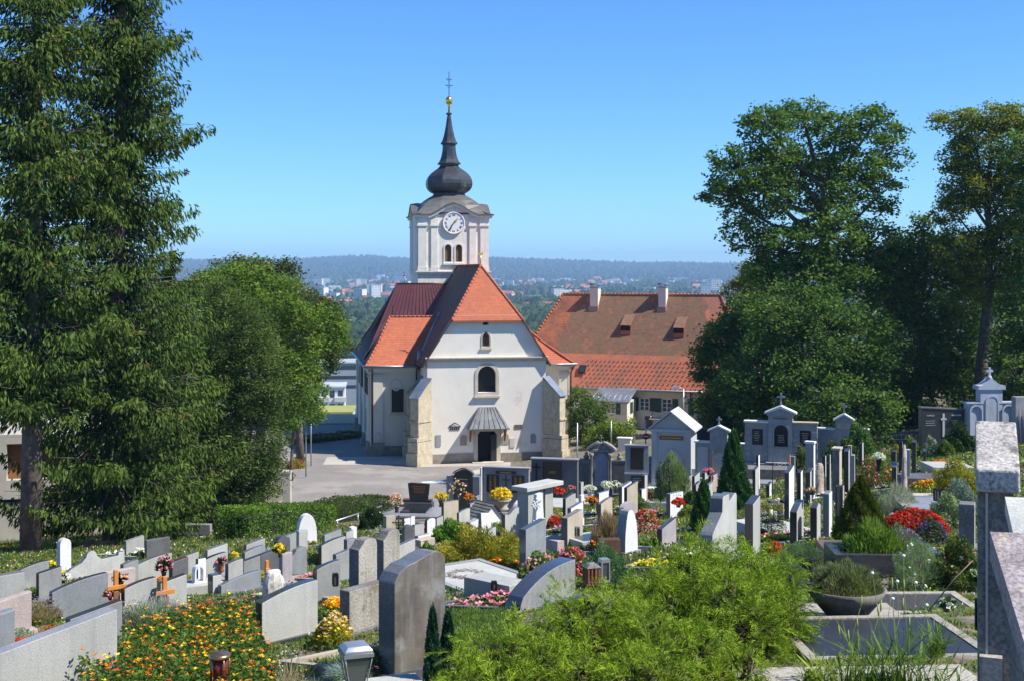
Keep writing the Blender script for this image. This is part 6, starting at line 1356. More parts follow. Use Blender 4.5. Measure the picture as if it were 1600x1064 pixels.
slab(30, 17.2, 1.0, .5, 30, .1, TAN, 'tan kerb of the red bedding plants at the left edge', cat='kerb')
slab(1185, 60, 1.6, 1.2, -10, .3, GR_M, 'grey kerbed bed beside the narrow white stone of the back row')
slab(1440, 44, 1.5, 1.2, -5, .4, GR_D, 'dark kerbed raised bed in the right-hand rows')
slab(1345, 31, .28, .7, -24, .95, GR_L, 'narrow tilted grey slab above the dwarf conifer')
slab(860, 60, 1.4, 2.0, 40, .15, GR_M, 'grey grave slab behind the stone portal')
slab(1000, 38, 1.2, 1.6, 40, .2, GR_P, 'pink grave slab in front of the leaf-engraved stone')
slab(868, 33, .5, .7, 40, .35, GR_P, 'small pink cushion stone between the blue-grey and tan gravestones')

# near pillar and slabs at the right edge, seen from their narrow sides
def nb(px, D): return (px - 800) / F * D
D = 8.0; x0, x1 = nb(1527, D), nb(1590, D); gb = gz(nb(1558, D), D)
e_ = empty('tall_grave_pillar', ((x0 + x1) / 2, D, gb), R(-19.5), 'tall lichened stone pillar with a slanted cap at the right edge', 'grave monument')
w_ = x1 - x0; ztop = CZ - (657 - HOR) * (D + .52) / F - gb - .03; z1 = CZ - (733 - HOR) * (D - .12) / F - gb; z2 = CZ - (768 - HOR) * (D - .12) / F - gb
q = MB(); q.prism([(-.16, z2), (-.16, z1), (.55, ztop + .03), (.55, z2)][::-1], -w_ / 2, w_ / 2, 0, Matrix.Rotation(R(90), 4, 'Z') @ Matrix.Scale(1, 4)); q.build('slanted_cap', LICHEN, e_, bevel=.012)
q = MB(); q.box(-w_ / 2 + .012, w_ / 2 - .035, -.06, .5, -.3, z2 - .001); q.build('shaft', DARKC, e_); q = MB(); q.box(-w_ / 2 + .055, -w_ / 2 + .07, -.07, -.061, -.2, z2 - .02); q.build('metal_strip', STEEL, e_)
q = MB(); q.box(-w_ / 2 + .02, w_ / 2 - .1, -.14, -.062, -.3, CZ - (1018 - HOR) * D / F - gb); q.build('base_block', CONC, e_)
D = 5.2; x0 = nb(1566, D); gb = gz(x0 + .15, D)
e_ = empty('lichened_slab', (x0 + .22, D, gb), R(-14), 'mottled purple-grey granite slab cut off by the right edge, nearest to the viewer', 'grave monument')
za = CZ - (837 - HOR) * (D + .25) / F - gb; zb_ = CZ - (1120 - HOR) * (D - .9) / F - gb
q = MB(); v = [(-.22, .3, za), (.5, .3, za), (.5, -.75, zb_), (-.17, -.75, zb_)]; v += [(x, y, z - .12) for x, y, z in v]; q.add(v, [(3, 2, 1, 0), (4, 5, 6, 7), (0, 1, 5, 4), (1, 2, 6, 5), (2, 3, 7, 6), (3, 0, 4, 7)]); q.build('sloping_top', surf('granite_mottled', (.33, .29, .29), (.2, .17, .17), 9, .8, speck=.3, speckscale=60, bump=.4, rnd=0, patch=((.45, .38, .27), 8, .62)), e_)
q = MB(); q.box(-.14, .5, -.1, .28, -.5, min(za, zb_ + .3) - .2); q.build('shaft', DARKC, e_)
D = 6.6; x0 = nb(1577, D); gb = gz(x0 + .2, D); e_ = empty('granite_slab', (x0 + .2, D, gb), R(-16), 'light grey granite slab between the tall pillar and the nearest mottled slab', 'grave monument')
q = MB(); zt = CZ - (778 - HOR) * (D + .1) / F - gb; zl = CZ - (850 - HOR) * (D - .45) / F - gb; v = [(-.2, .1, zt), (.5, .1, zt), (.5, -.4, zl), (-.2, -.4, zl)]; v += [(x, y, z - .08) for x, y, z in v]; q.add(v, [(3, 2, 1, 0), (4, 5, 6, 7), (0, 1, 5, 4), (1, 2, 6, 5), (2, 3, 7, 6), (3, 0, 4, 7)]); q.build('sloping_top', GR_L, e_); q = MB(); q.box(-.12, .45, -.2, .05, -.5, zl); q.build('shaft', GR_D, e_)
# ------------------------------------------------------------------ plants on the graves
def in_slab(x, y, pad=0.):
    m = np.zeros(len(x), bool)
    for sx, sy, a, hw, hl in SLABS:
        dx, dy = x - sx, y - sy; u = dx * math.cos(a) + dy * math.sin(a); v = -dx * math.sin(a) + dy * math.cos(a)
        m |= (abs(u) < hw + pad) & (abs(v) < hl + pad)
    for (sx, sy, zb, a, w_, th_, H, o) in STONES:
        dx, dy = x - sx, y - sy; u = dx * math.cos(a) + dy * math.sin(a); v = -dx * math.sin(a) + dy * math.cos(a)
        m |= (abs(u) < w_ / 2 + .03) & (v > -.03) & (v < th_ + .03)
    return m
PAL = dict(green=((.04, .085, .014), (.14, .22, .038)), lime=((.09, .145, .018), (.25, .31, .045)), dark=((.018, .05, .012), (.06, .12, .03)), grey=((.16, .20, .13), (.36, .38, .30)),
           blue=((.10, .17, .15), (.28, .36, .33)), gold=((.14, .16, .015), (.42, .36, .05)), dry=((.20, .17, .08), (.36, .30, .17)), olive=((.06, .085, .02), (.17, .20, .06)))
FLW = dict(orange=((.70, .16, .01), (.85, .34, .02)), yellow=((.75, .50, .02), (.9, .72, .05)), red=((.50, .02, .012), (.75, .08, .03)), pink=((.60, .10, .22), (.85, .42, .50)),
           white=((.75, .75, .70), (.85, .85, .82)), purple=((.10, .05, .26), (.24, .14, .42)), lavender=((.22, .18, .36), (.40, .34, .52)), peach=((.75, .40, .28), (.85, .62, .48)), rust=((.35, .06, .01), (.55, .15, .02)))
def plantmesh(name, P0, n, size, h, pal, kind='leafy', r=None, flower=None, nf=0, fs=.03, label=None, cat='plants', group=None, footprint=None, root=None, dome=.6, petal_up=.7, hvar=.4, stuff=False, asp=.5, arch_=.35):
    "P0 base point; footprint(n) -> local x, y, edge factor 0..1"
    r = r or np.random.RandomState(abs(int(P0.x * 97 + P0.y * 31)) % 10000)
    x, y, ed = footprint(n); zb = ground(P0.x + x, P0.y + y) - P0.z; hh = h * (1 - dome * ed ** 2.5)
    hh = hh * (1 + hvar * .5 * np.sin(x * 9 + y * 5) * np.sin(y * 8 - x * 3))
    a, b = PAL[pal]; tone = np.clip(.5 + .5 * np.sin(x * 6.1 + 1) * np.sin(y * 7.3 + 2) + .25 * r.normal(size=n), 0, 1)
    L = Leaves()
    if kind == 'leafy':
        t = r.rand(n) ** .45; P = np.stack([x, y, zb + hh * t], 1); U = rdir(n, r) * np.array([1, 1, .7]); U /= np.linalg.norm(U, axis=1)[:, None]
        ln = size * .5 * (.6 + .8 * r.rand(n)); L.add(P, U * ln[:, None], perp(U, r) * (ln * asp)[:, None], lcol(n, a, b, r, .14, tone))
    else:       # blades: each bends outward in two pieces
        az = r.rand(n) * 6.283; bend = arch_ * (.4 + r.rand(n)); ln = hh * (.55 + .5 * r.rand(n)); d = np.stack([np.cos(az) * bend, np.sin(az) * bend, np.ones(n)], 1); d /= np.linalg.norm(d, axis=1)[:, None]
        base = np.stack([x, y, zb], 1); mid = base + d * (ln * .5)[:, None]; d2 = d + np.stack([np.cos(az) * bend, np.sin(az) * bend, -bend * .6], 1); d2 /= np.linalg.norm(d2, axis=1)[:, None]; tip = mid + d2 * (ln * .55)[:, None]
        sd = np.stack([-np.sin(az), np.cos(az), np.zeros(n)], 1) + r.normal(size=(n, 3)) * .3; sd /= np.linalg.norm(sd, axis=1)[:, None]
        c = lcol(n, a, b, r, .14, tone); wv = (size * .5 * (.6 + .8 * r.rand(n)))[:, None]
        L.add((base + mid) / 2, (mid - base) / 2 * 1.1, sd * wv, c); L.add((mid + tip) / 2, (tip - mid) / 2 * 1.1, sd * wv * .8, np.clip(c * 1.1, 0, 1))
    o = L.build(name, LEAF, root); o.location = P0 if root is None else (0, 0, 0)
    if label or stuff: tag(o, label, cat, group)
    if flower and nf:
        fl = flower if isinstance(flower, (list, tuple)) else [flower]; B = Leaves()
        for fi, fc in enumerate(fl):
            k = max(int(nf / len(fl)), 3); fx, fy, fe = footprint(k); fz = ground(P0.x + fx, P0.y + fy) - P0.z; fh = h * (1 - dome * fe ** 2.5) * (1 + hvar * .5 * np.sin(fx * 9 + fy * 5) * np.sin(fy * 8 - fx * 3))
            kk = (np.sin(fx * 2.6 + fi * 2.1) * np.sin(fy * 3.1 + fi * 1.3) > -.3) | (r.rand(k) < .25); fx, fy, fe, fz, fh = fx[kk], fy[kk], fe[kk], fz[kk], fh[kk]; k = len(fx)
            C0 = np.stack([fx, fy, fz + fh * (.93 + .18 * r.rand(k))], 1); fa, fb = FLW[fc]; cc = lcol(k, fa, fb, r, .1)
            for p in range(4):      # four petals, cupped upwards
                az = p * 1.5708 + r.rand(k) * .6; U = np.stack([np.cos(az), np.sin(az), .35 + .3 * r.rand(k)], 1) * (fs * .5); V = np.stack([-np.sin(az), np.cos(az), np.zeros(k)], 1) * (fs * .42)
                B.add(C0 + U * .8 + r.normal(size=(k, 3)) * fs * .12, U, V, np.clip(cc * (1 + .12 * r.normal(size=(k, 1))), 0, 1))
        B.build('blossoms', PETAL, o)
    return o
def disc(rx, ry=None, rot=0., r=None):
    ry = ry or rx; r = r or rs
    def f(n):
        a = r.rand(n) * 6.283; q = np.sqrt(r.rand(n)); x, y = rx * q * np.cos(a), ry * q * np.sin(a); return x * math.cos(rot) - y * math.sin(rot), x * math.sin(rot) + y * math.cos(rot), q
    return f
def rectf(w_, l_, rot, cx=0., cy=0., r=None):
    r = r or rs
    def f(n):
        u, v = r.uniform(-.5, .5, n) * w_, r.uniform(-.5, .5, n) * l_; ed = np.maximum(abs(u) / w_ * 2, abs(v) / l_ * 2); u, v = u + cx, v + cy; return u * math.cos(rot) - v * math.sin(rot), u * math.sin(rot) + v * math.cos(rot), ed
    return f
def polyf(pts, P0, r=None):
    r = r or rs; pw = [G(px, D) - P0 for px, D in pts]; xs = np.array([p.x for p in pw]); ys = np.array([p.y for p in pw])
    def inside(x, y):
        m = np.zeros(len(x), bool); n = len(xs)
        for i in range(n):
            j = (i - 1) % n; c = ((ys[i] > y) != (ys[j] > y)) & (x < (xs[j] - xs[i]) * (y - ys[i]) / (ys[j] - ys[i] + 1e-12) + xs[i]); m ^= c
        return m
    def f(n):
        X = []; Y = []
        while sum(map(len, X)) < n:
            x = r.uniform(xs.min(), xs.max(), n * 2); y = r.uniform(ys.min(), ys.max(), n * 2); k = inside(x, y); X.append(x[k]); Y.append(y[k])
        return np.concatenate(X)[:n], np.concatenate(Y)[:n], np.full(n, .2)
    return f
def patch(px, D, wpx, dep, h, pal, label, kind='leafy', n=1500, size=.05, flower=None, nf=0, fs=.035, cat='plants', name='ground_plants', **k):
    b = G(px, D); return plantmesh(name, b, n, size, h, pal, kind, None, flower, nf, fs, label, cat, footprint=disc(wpx * D / F / 2, dep / 2), **k)

# a planted bed behind most stones (on the side the stone faces)
rb = np.random.RandomState(77)
STY = [('green', 'leafy', 'red', 'red begonias'), ('lime', 'leafy', 'yellow', 'yellow flowers'), ('green', 'leafy', 'pink', 'pink flowers'), ('olive', 'leafy', 'orange', 'orange flowers'), ('grey', 'blade', None, 'silvery grey grass'),
       ('dark', 'leafy', 'white', 'white flowers'), ('green', 'blade', None, 'green grass'), ('gold', 'leafy', None, 'yellow-green ground cover'), ('dry', 'blade', 'lavender', 'lavender'), ('dark', 'leafy', None, 'dark ivy'), ('green', 'leafy', None, 'green leafy cover'), ('lime', 'leafy', 'peach', 'peach blossoms')]
for i, (x, D_, zb, t, w_, th_, H, o) in enumerate(STONES):
    if D_ < 14 or D_ > 66 or 'block' in o['label'] or 'low' in o['label'].split()[:1]: continue
    st = STY[rb.randint(len(STY))]; ln = rb.uniform(1.2, 1.8) * (1 if D_ < 40 else .9); wd = max(w_ + .15, .6); cy = th_ + .1 + ln / 2
    cx_, cy_ = x - math.sin(t) * cy, D_ + math.cos(t) * cy
    if in_slab(np.array([cx_]), np.array([cy_]))[0]: continue
    bz = gz(cx_, cy_); short = ' '.join(o['label'].split()[:8])
    k = MB(); kw = .09
    def zz(u, v): return gz(cx_ + u * math.cos(t) - v * math.sin(t), cy_ + u * math.sin(t) + v * math.cos(t)) - bz
    for (u0, v0, u1, v1) in ((-wd / 2, -ln / 2, -wd / 2, ln / 2), (wd / 2, -ln / 2, wd / 2, ln / 2), (-wd / 2, ln / 2, wd / 2, ln / 2)):
        p, q_ = Vector((u0, v0, zz(u0, v0))), Vector((u1, v1, zz(u1, v1))); d = (q_ - p).normalized(); s_ = Vector((-d.y, d.x, 0)).normalized() * kw / 2; up = Vector((0, 0, .11)); dn = Vector((0, 0, -.2)); e2 = d * kw * .5
        vs = [p - s_ + dn, p + s_ + dn, q_ + s_ + dn + e2, q_ - s_ + dn + e2, p - s_ + up, p + s_ + up, q_ + s_ + up + e2, q_ - s_ + up + e2]
        k.add([tuple(v) for v in vs], [(0, 1, 2, 3), (4, 7, 6, 5), (0, 4, 5, 1), (1, 5, 6, 2), (2, 6, 7, 3), (3, 7, 4, 0)])
    km = [GR_L, GR_M, TAN, POLG][rb.randint(4)]
    tag(k.build('grave_kerb', km, None, (cx_, cy_, bz), t), 'kerb of the %s in front of the %s' % (st[3].split()[-1], short) if False else 'grave kerb beside the ' + short, 'grave kerb', 'kerbs framing the planted graves')
    near = D_ < 27; sc = .0022 * D_ + .015; hh = rb.uniform(.10, .26); nn = int(np.clip(wd * ln / (sc * sc) * (2.2 if st[1] == 'leafy' else 1.6), 200, 6000))
    plantmesh('bedding_plants', Vector((cx_, cy_, bz)), nn, sc * (1.25 if st[1] == 'leafy' else .35), hh * (1.4 if st[1] == 'blade' else 1), st[0], st[1], None, st[2], int(np.clip(wd * ln / (sc * sc) * .16, 12, 400)) if st[2] else 0, sc * 1.15,
              'bed of %s beside the %s' % (st[3], short), 'bedding plants', 'bedding plants on the graves', rectf(wd - .1, ln - .1, t), hvar=.7)

# general ground cover between the graves: grass, weeds and small flowers nobody could count
def ground_cover():
    r = np.random.RandomState(5); n = 330000; u = r.uniform(-60, 1720, n); lo, hi = math.log(10.5), math.log(80); D = np.exp(lo + (hi - lo) * r.rand(n) ** .85); x = (u - 800) / F * D; y = D
    keep = ~in_slab(x, y, -.02) & ~((y > 78) & (u < 980)) & ~((y > 60) & (u < 690) & (u > 430)) & ~((y > 70) & (u < 960))
    pt = fbm(x, y, .35, 21, 3); pt2 = fbm(x, y, .8, 22, 3); keep &= (pt2 > -.35)
    x, y, u, D, pt, pt2 = (q[keep] for q in (x, y, u, D, pt, pt2)); n = len(x)
    z = ground(x, y); sz = (.0016 * D + .012); hh = np.clip(.02 + .07 * (pt2 + .3) + .06 * (u > 1000) * (D > 25), .01, .28)
    idx = np.where(pt < -.55, 0, np.where(pt < -.1, 1, np.where(pt < .35, 2, np.where(pt < .8, 3, 4)))); P = np.stack([x, y, z + hh * r.rand(n) ** .5], 1)
    pals = [PAL['olive'], PAL['dark'], PAL['lime'], PAL['green'], PAL['dry']]; C = np.zeros((n, 3)); tone = np.clip(.5 + .5 * pt2 + .25 * r.normal(size=n), 0, 1)
    for k, (a, b) in enumerate(pals):
        m = idx == k; C[m] = lcol(m.sum(), a, b, r, .15, tone[m])
    blade = r.rand(n) < .45; U = rdir(n, r) * np.where(blade, .35, 1)[:, None]; U[:, 2] = np.where(blade, abs(U[:, 2]) + 1.0, U[:, 2] * .6); U /= np.linalg.norm(U, axis=1)[:, None]
    ln = sz * (.55 + .5 * r.rand(n)) * np.where(blade, 1.3, .8)
    fl = (r.rand(n) < .035) & (pt2 > -.2) & (D > 17); cols = np.array([FLW[k][1] for k in ('orange', 'red', 'pink', 'white', 'yellow', 'lavender')]); fi = (np.floor((fbm(x, y, .5, 33, 2) + 1.6) * 2.4).astype(int)) % 6
    C[fl] = cols[fi[fl]] * (1 + .1 * r.normal(size=(fl.sum(), 1))); P[fl, 2] += .04; ln[fl] = sz[fl] * .5; blade[fl] = False
    o = leafmesh('ground_cover', P, U * ln[:, None], perp(U, r) * (ln * np.where(blade, .16, .6))[:, None], np.clip(C, 0, 1), LEAF); o['kind'] = 'stuff'
    tag(o, 'low grass, weeds and scattered little flowers between the graves', 'ground cover')
ground_cover()

# -- marigold bed
b = G(290, 16); mf = polyf([(165, 14.8), (120, 13), (150, 11.6), (440, 11.6), (420, 14), (400, 17.2), (398, 19.5), (330, 19.5), (240, 17.6)], b)
plantmesh('marigold_bed', b, 36000, .05, .42, 'green', 'leafy', None, ['orange', 'yellow', 'orange', 'rust', 'orange'], 820, .036, 'large bed of orange and yellow marigolds in the left foreground', 'flower bed', footprint=mf, hvar=.8, dome=0)
patch(238, 19.6, 120, 1.0, .5, 'grey', 'silvery lavender clump behind the marigold bed', 'blade', 5200, .012, 'lavender', 260, .02, 'lavender', 'lavender', dome=.5)
patch(28, 18.3, 50, .5, .22, 'grey', 'silver-leaved edging plants behind the red ones at the left edge', 'leafy', 1500, .04, cat='plants')
patch(36, 17, 48, .4, .20, 'dark', 'red-leaved bedding plants at the left edge', 'leafy', 900, .04, 'red', 420, .05, 'begonias', 'begonias')
patch(78, 18.2, 30, .35, .25, 'gold', 'small yellowish-brown leafy plant beside the arched blue-grey stone', 'leafy', 700, .04, 'rust', 60, .04)
patch(62, 21, 60, .9, .4, 'dry', 'dry lavender-topped grasses behind the pinkish weathered gravestone', 'blade', 2600, .012, 'lavender', 160, .02, 'grass', 'grass_tuft')
patch(205, 20.5, 30, .35, .28, 'green', 'yellow and white bouquet in front of the pale stone between the crosses', 'leafy', 400, .05, ['yellow', 'white'], 150, .05, 'flowers', 'bouquet')
patch(368, 19.8, 60, .9, .35, 'lime', 'bright green low shrub behind the marigold bed', 'leafy', 2600, .05, cat='shrub', name='shrub')
patch(320, 21, 46, .6, .22, 'olive', 'reddish leafy plants above the marigolds', 'leafy', 900, .045, 'red', 110, .045)
patch(520, 17.5, 60, 1.1, .35, 'gold', 'golden-leaved plants between the speckled stone and the pillars', 'leafy', 3200, .05, ['peach', 'yellow'], 90, .04)
patch(520, 21.5, 30, .7, .18, 'olive', 'orange and yellow flowers in front of the curved grey gravestone', 'leafy', 700, .045, ['orange', 'yellow'], 240, .045, 'flower bed', 'flower_bed')
patch(445, 12.0, 96, .5, .36, 'blue', 'blue-green fescue tuft at the bottom edge', 'blade', 5200, .008, cat='grass', name='grass_tuft', arch_=.8)
patch(452, 12.6, 60, .3, .62, 'dry', 'pale dry grass stalks behind the blue-green fescue tuft', 'blade', 260, .010, 'white', 40, .012, 'grass', 'grass_tuft', arch_=.25)
patch(490, 12.4, 90, .8, .34, 'olive', 'dark heather-like clump right of the fescue tuft', 'blade', 4200, .010, cat='heather', name='heather')
patch(400, 12.5, 80, .8, .26, 'dark', 'dark broad-leaved plants below the marigolds', 'leafy', 1300, .09, cat='plants')
patch(545, 14.5, 50, .5, .32, 'blue', 'second blue-green fescue tuft behind the silver lantern', 'blade', 2200, .008, cat='grass', name='grass_tuft', arch_=.8)
patch(590, 14.8, 60, .7, .32, 'green', 'green leafy plants with magenta flowers beside the silver lantern', 'leafy', 1500, .045, 'pink', 34, .04)
patch(468, 12.0, 40, .25, .12, 'dark', 'dark red small flowers at the bottom edge', 'leafy', 300, .04, 'rust', 90, .03, 'flowers', 'flower_bed')
b = G(740, 18); plantmesh('lawn', b, 16000, .012, .13, 'green', 'blade', None, None, 0, 0, 'small bright lawn between the wavy dark stone and the bright bush', 'grass', footprint=polyf([(690, 14.2), (840, 14.2), (800, 19.5), (765, 21.8), (712, 21.8)], b), dome=0)

# -- thread-leaved bright shrubs
def thread_bush(parts, D, name, label, n, seed, cA=(.03, .065, .006), cB=(.27, .38, .022)):
    "arching sprays of thread-like twigs over overlapping mounds"
    r = np.random.RandomState(seed); b = G(parts[0][0], D); L = Leaves(); root = empty(name, b, 0, label, 'shrub', 'bright thread-leaved shrubs in the foreground'); br = MB()
    parts = [(a + rx * q * .62, c - (10 if D < 14 else 32) + q * q * rx * .30 + 3 * ((i * 3 + j) % 3 - 1), dd + ((j * 7 + i) % 3 - 1) * .35, rx * (.42 if q else .6), h_) for i, (a, c, dd, rx, h_) in enumerate(parts) for j, q in enumerate((-1, -.35, .35, 1, 0))]
    tot = sum(rx * hh_ for _, _, _, rx, hh_ in parts)
    for (px, py, dd, rx, hh_) in parts:
        top = W(px, py, D + dd); c = Vector((top.x - b.x, top.y - b.y, gz(top.x, top.y) - b.z)); H = max(top.z - gz(top.x, top.y), .3); rxm = rx * (D + dd) / F; k = int(n * rx * hh_ / tot)
        m = max(k // 20, 20); d = rdir(m, r); d[:, 2] = abs(d[:, 2]); ph = .11 * np.sin(d[:, 0] * 5 + px) * np.sin(d[:, 1] * 6 + d[:, 2] * 4) + .05 * r.normal(size=m)
        lay = np.where(r.rand(m) < .6, 1, r.uniform(.55, .95, m)); S = np.stack([d[:, 0] * rxm, d[:, 1] * rxm * .9, d[:, 2] * H], 1) * ((lay + ph) * .88)[:, None] + np.array(c)[None]
        ax = d * np.array([1, 1, .35]) + r.normal(size=(m, 3)) * .45 + np.array([0, 0, .25]); ax /= np.linalg.norm(ax, axis=1)[:, None]; sl = (.11 + .15 * r.rand(m) ** 1.5) * (D / 12) ** .6; side = perp(ax, r)
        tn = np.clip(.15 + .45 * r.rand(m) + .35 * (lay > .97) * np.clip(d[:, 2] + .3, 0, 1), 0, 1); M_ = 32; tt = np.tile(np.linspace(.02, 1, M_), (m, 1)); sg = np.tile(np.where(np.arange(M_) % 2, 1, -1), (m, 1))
        AX = ax[:, None, :]; base = S[:, None, :] + AX * (tt * sl[:, None])[:, :, None] + np.array([0, 0, -1.]) * (.35 * sl[:, None] * tt ** 2)[:, :, None]
        dv = AX * .9 + side[:, None, :] * (sg * (.75 - .45 * tt))[:, :, None] + r.normal(size=(m, M_, 3)) * .22 + np.array([0, 0, -.18]) * tt[:, :, None]; dv /= np.linalg.norm(dv, axis=2)[:, :, None]
        l2 = (sl[:, None] * (.42 - .22 * tt) * (.7 + .6 * r.rand(m, M_)))[:, :, None]; base = base.reshape(-1, 3); dv = dv.reshape(-1, 3); l2 = l2.reshape(-1, 1); nn = len(base)
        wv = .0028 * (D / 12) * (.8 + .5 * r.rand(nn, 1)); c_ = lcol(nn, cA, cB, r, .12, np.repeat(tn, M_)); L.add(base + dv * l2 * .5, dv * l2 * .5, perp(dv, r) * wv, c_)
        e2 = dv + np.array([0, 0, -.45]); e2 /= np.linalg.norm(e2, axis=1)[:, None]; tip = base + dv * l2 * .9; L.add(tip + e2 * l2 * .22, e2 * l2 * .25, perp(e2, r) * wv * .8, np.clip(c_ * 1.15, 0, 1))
        for q in range(7):
            a = r.rand() * 6.28; e = Vector((math.cos(a) * rxm * .6, math.sin(a) * rxm * .5, H * (.3 + .5 * r.rand()))); br.tube([c, c + e * .5, c + e], [.02, .014, .005], 5)
        n2 = int(k * .16); dd_ = rdir(n2, r); dd_[:, 2] = abs(dd_[:, 2]); P = np.stack([dd_[:, 0] * rxm, dd_[:, 1] * rxm * .9, dd_[:, 2] * H], 1) * r.uniform(.3, .82, n2)[:, None] + np.array(c)[None]; U = rdir(n2, r) * .05
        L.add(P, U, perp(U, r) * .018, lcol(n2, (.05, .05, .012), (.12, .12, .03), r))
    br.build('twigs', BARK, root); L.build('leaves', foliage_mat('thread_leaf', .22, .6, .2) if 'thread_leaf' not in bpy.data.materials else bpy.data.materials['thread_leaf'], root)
thread_bush([(925, 915, 0, 150, 130), (1000, 938, -.3, 120, 110), (790, 975, -.6, 100, 90), (1090, 975, -.6, 110, 90), (880, 1000, -1.4, 150, 90), (1020, 1010, -1.5, 150, 80), (735, 1030, -1.5, 90, 70)], 12.6, 'thread_cypress', 'front bright yellow-green thread-leaved shrub in the middle foreground', 80000, 71)
thread_bush([(1085, 866, 0, 90, 110), (1165, 868, 0, 90, 110), (1020, 915, -.4, 60, 80), (1195, 925, -.8, 60, 90), (1110, 905, -1.2, 110, 110), (1180, 960, -1.6, 70, 70)], 16.2, 'thread_cypress', 'rear bright yellow-green thread-leaved shrub right of the front one', 64000, 72)

# -- mound shrubs
def mound(px, yt, D, wpx, label, pal, n=6000, leaf=.05, h=None, kind='leafy', dp=1.0, name='shrub', cat='shrub', flower=None, nf=0, fs=.04, group=None, cone=0, sink=0, flat=.0, spray=0, jag=.08, mat=None, asp=.5, stem=True):
    r = np.random.RandomState(int(px * 7 + D))
    for _ in range(40):
        if not (cone or h or 'grass' in name) and D < 62 and CZ - (yt - HOR) * D / F - G(px, D).z > .85 * wpx * D / F: D *= 1.02
    b = G(px, D); H = h or max(CZ - (yt - HOR) * D / F - b.z, .15); rx = wpx * D / F / 2; root = empty(name, b, 0, label, cat, group); L = Leaves()
    d = rdir(n, r); d[:, 2] = abs(d[:, 2]); lay = 1 - .38 * r.rand(n) ** 2.2
    if cone:
        t = r.rand(n) ** 1.25; rr = rx * np.clip((1 - t) ** cone * (1.0 + .0 * t), .02, 1) * np.minimum(1, .72 + t * 2.2); a = r.rand(n) * 6.283; bmp = 1 + jag * np.sin(a * 5 + t * 17) + jag * np.sin(a * 9 - t * 31) + .05 * r.normal(size=n)
        P = np.stack([rr * np.cos(a) * lay * bmp, rr * np.sin(a) * lay * bmp, H * t * (1 + .02 * r.normal(size=n))], 1); nd = np.stack([np.cos(a), np.sin(a), np.full(n, .6)], 1); tn = .5 + .5 * np.sin(a * 5 + t * 17)
    else:
        bmp = 1 + jag * (np.sin(d[:, 0] * 7 + px) * np.sin(d[:, 1] * 6 + 1) + np.sin(d[:, 2] * 9 + d[:, 0] * 5)) + .04 * r.normal(size=n)
        P = np.stack([d[:, 0] * rx, d[:, 1] * rx * dp, d[:, 2] * H], 1) * (lay * bmp)[:, None]; nd = d; tn = .5 + .5 * np.sin(d[:, 0] * 7 + px) * np.sin(d[:, 2] * 8)
    U = (nd * .7 + rdir(n, r) * .6 + np.array([0, 0, spray])) if kind != 'leafy' else rdir(n, r); U /= np.linalg.norm(U, axis=1)[:, None]; ln = leaf * .5 * (.6 + .8 * r.rand(n)); a_, b_ = PAL[pal] if isinstance(pal, str) else pal
    L.add(P, U * ln[:, None], perp(U, r) * (ln * asp)[:, None], lcol(n, a_, b_, r, .13, np.clip(tn * .7 + .3 * r.rand(n), 0, 1)))
    L.build('leaves', mat or LEAF, root)
    if stem: MB().tube([(0, 0, -.1), (0, 0, H * .6)], [max(rx * .08, .015), max(rx * .03, .006)], 6).build('stem', BARK, root)
    if flower:
        B = Leaves(); fl = flower if isinstance(flower, (list, tuple)) else [flower]
        for fc in fl:
            k = max(int(nf / len(fl)), 2); dd = rdir(k, r); dd[:, 2] = abs(dd[:, 2]); C0 = np.stack([dd[:, 0] * rx, dd[:, 1] * rx * dp, dd[:, 2] * H], 1) * 1.02; fa, fb = FLW[fc]; cc = lcol(k, fa, fb, r, .1)
            for p in range(5): U = rdir(k, r) * fs * .5; B.add(C0 + r.normal(size=(k, 3)) * fs * .3, U, perp(U, r) * fs * .4, np.clip(cc * (1 + .1 * r.normal(size=(k, 1))), 0, 1))
        B.build('blossoms', PETAL, root)
    return root
TH = ((.018, .07, .02), (.085, .19, .05)); THL = ((.03, .09, .015), (.10, .20, .03))
mound(1146, 675, 45, 52, 'pointed dark green thuja in front of the gabled tomb', TH, 15000, .11, name='thuja', cat='conifer', cone=.55, kind='spray', spray=.9, jag=.07, mat=NEEDLE, asp=.35)
mound(1160, 740, 44, 40, 'small bushy thuja leaning against the pointed one', TH, 4500, .11, name='thuja', cat='conifer', cone=.5, kind='spray', spray=.9, mat=NEEDLE, asp=.35)
mound(1099, 752, 36, 44, 'small dark green cypress left of the pointed thuja', TH, 7000, .09, name='thuja', cat='conifer', cone=.6, kind='spray', spray=.8, mat=NEEDLE, asp=.35)
mound(1345, 745, 27, 92, 'conical dwarf spruce with dense mossy green needles', ((.022, .045, .006), (.13, .17, .02)), 30000, .045, name='dwarf_spruce', cat='conifer', cone=.75, kind='spray', spray=.5, jag=.10, mat=NEEDLE, asp=.4)
mound(676, 950, 13.2, 30, 'left one of two small blue-green columnar cypresses beside the wavy stone', ((.012, .05, .03), (.05, .13, .07)), 6500, .045, name='columnar_cypress', cat='conifer', cone=.5, kind='spray', spray=1.0, group='small columnar cypresses', mat=NEEDLE, asp=.35)
mound(700, 958, 13.4, 32, 'right one of two small blue-green columnar cypresses beside the wavy stone', ((.012, .05, .03), (.05, .13, .07)), 6500, .045, name='columnar_cypress', cat='conifer', cone=.45, kind='spray', spray=1.0, group='small columnar cypresses', mat=NEEDLE, asp=.35)
GJ = ((.10, .13, .012), (.46, .38, .05))
mound(745, 832, 27, 135, 'wide golden juniper mound in the middle of the graves', GJ, 17000, .07, name='golden_juniper', cat='juniper', kind='spray', jag=.12, group='golden junipers', asp=.3, dp=.8)
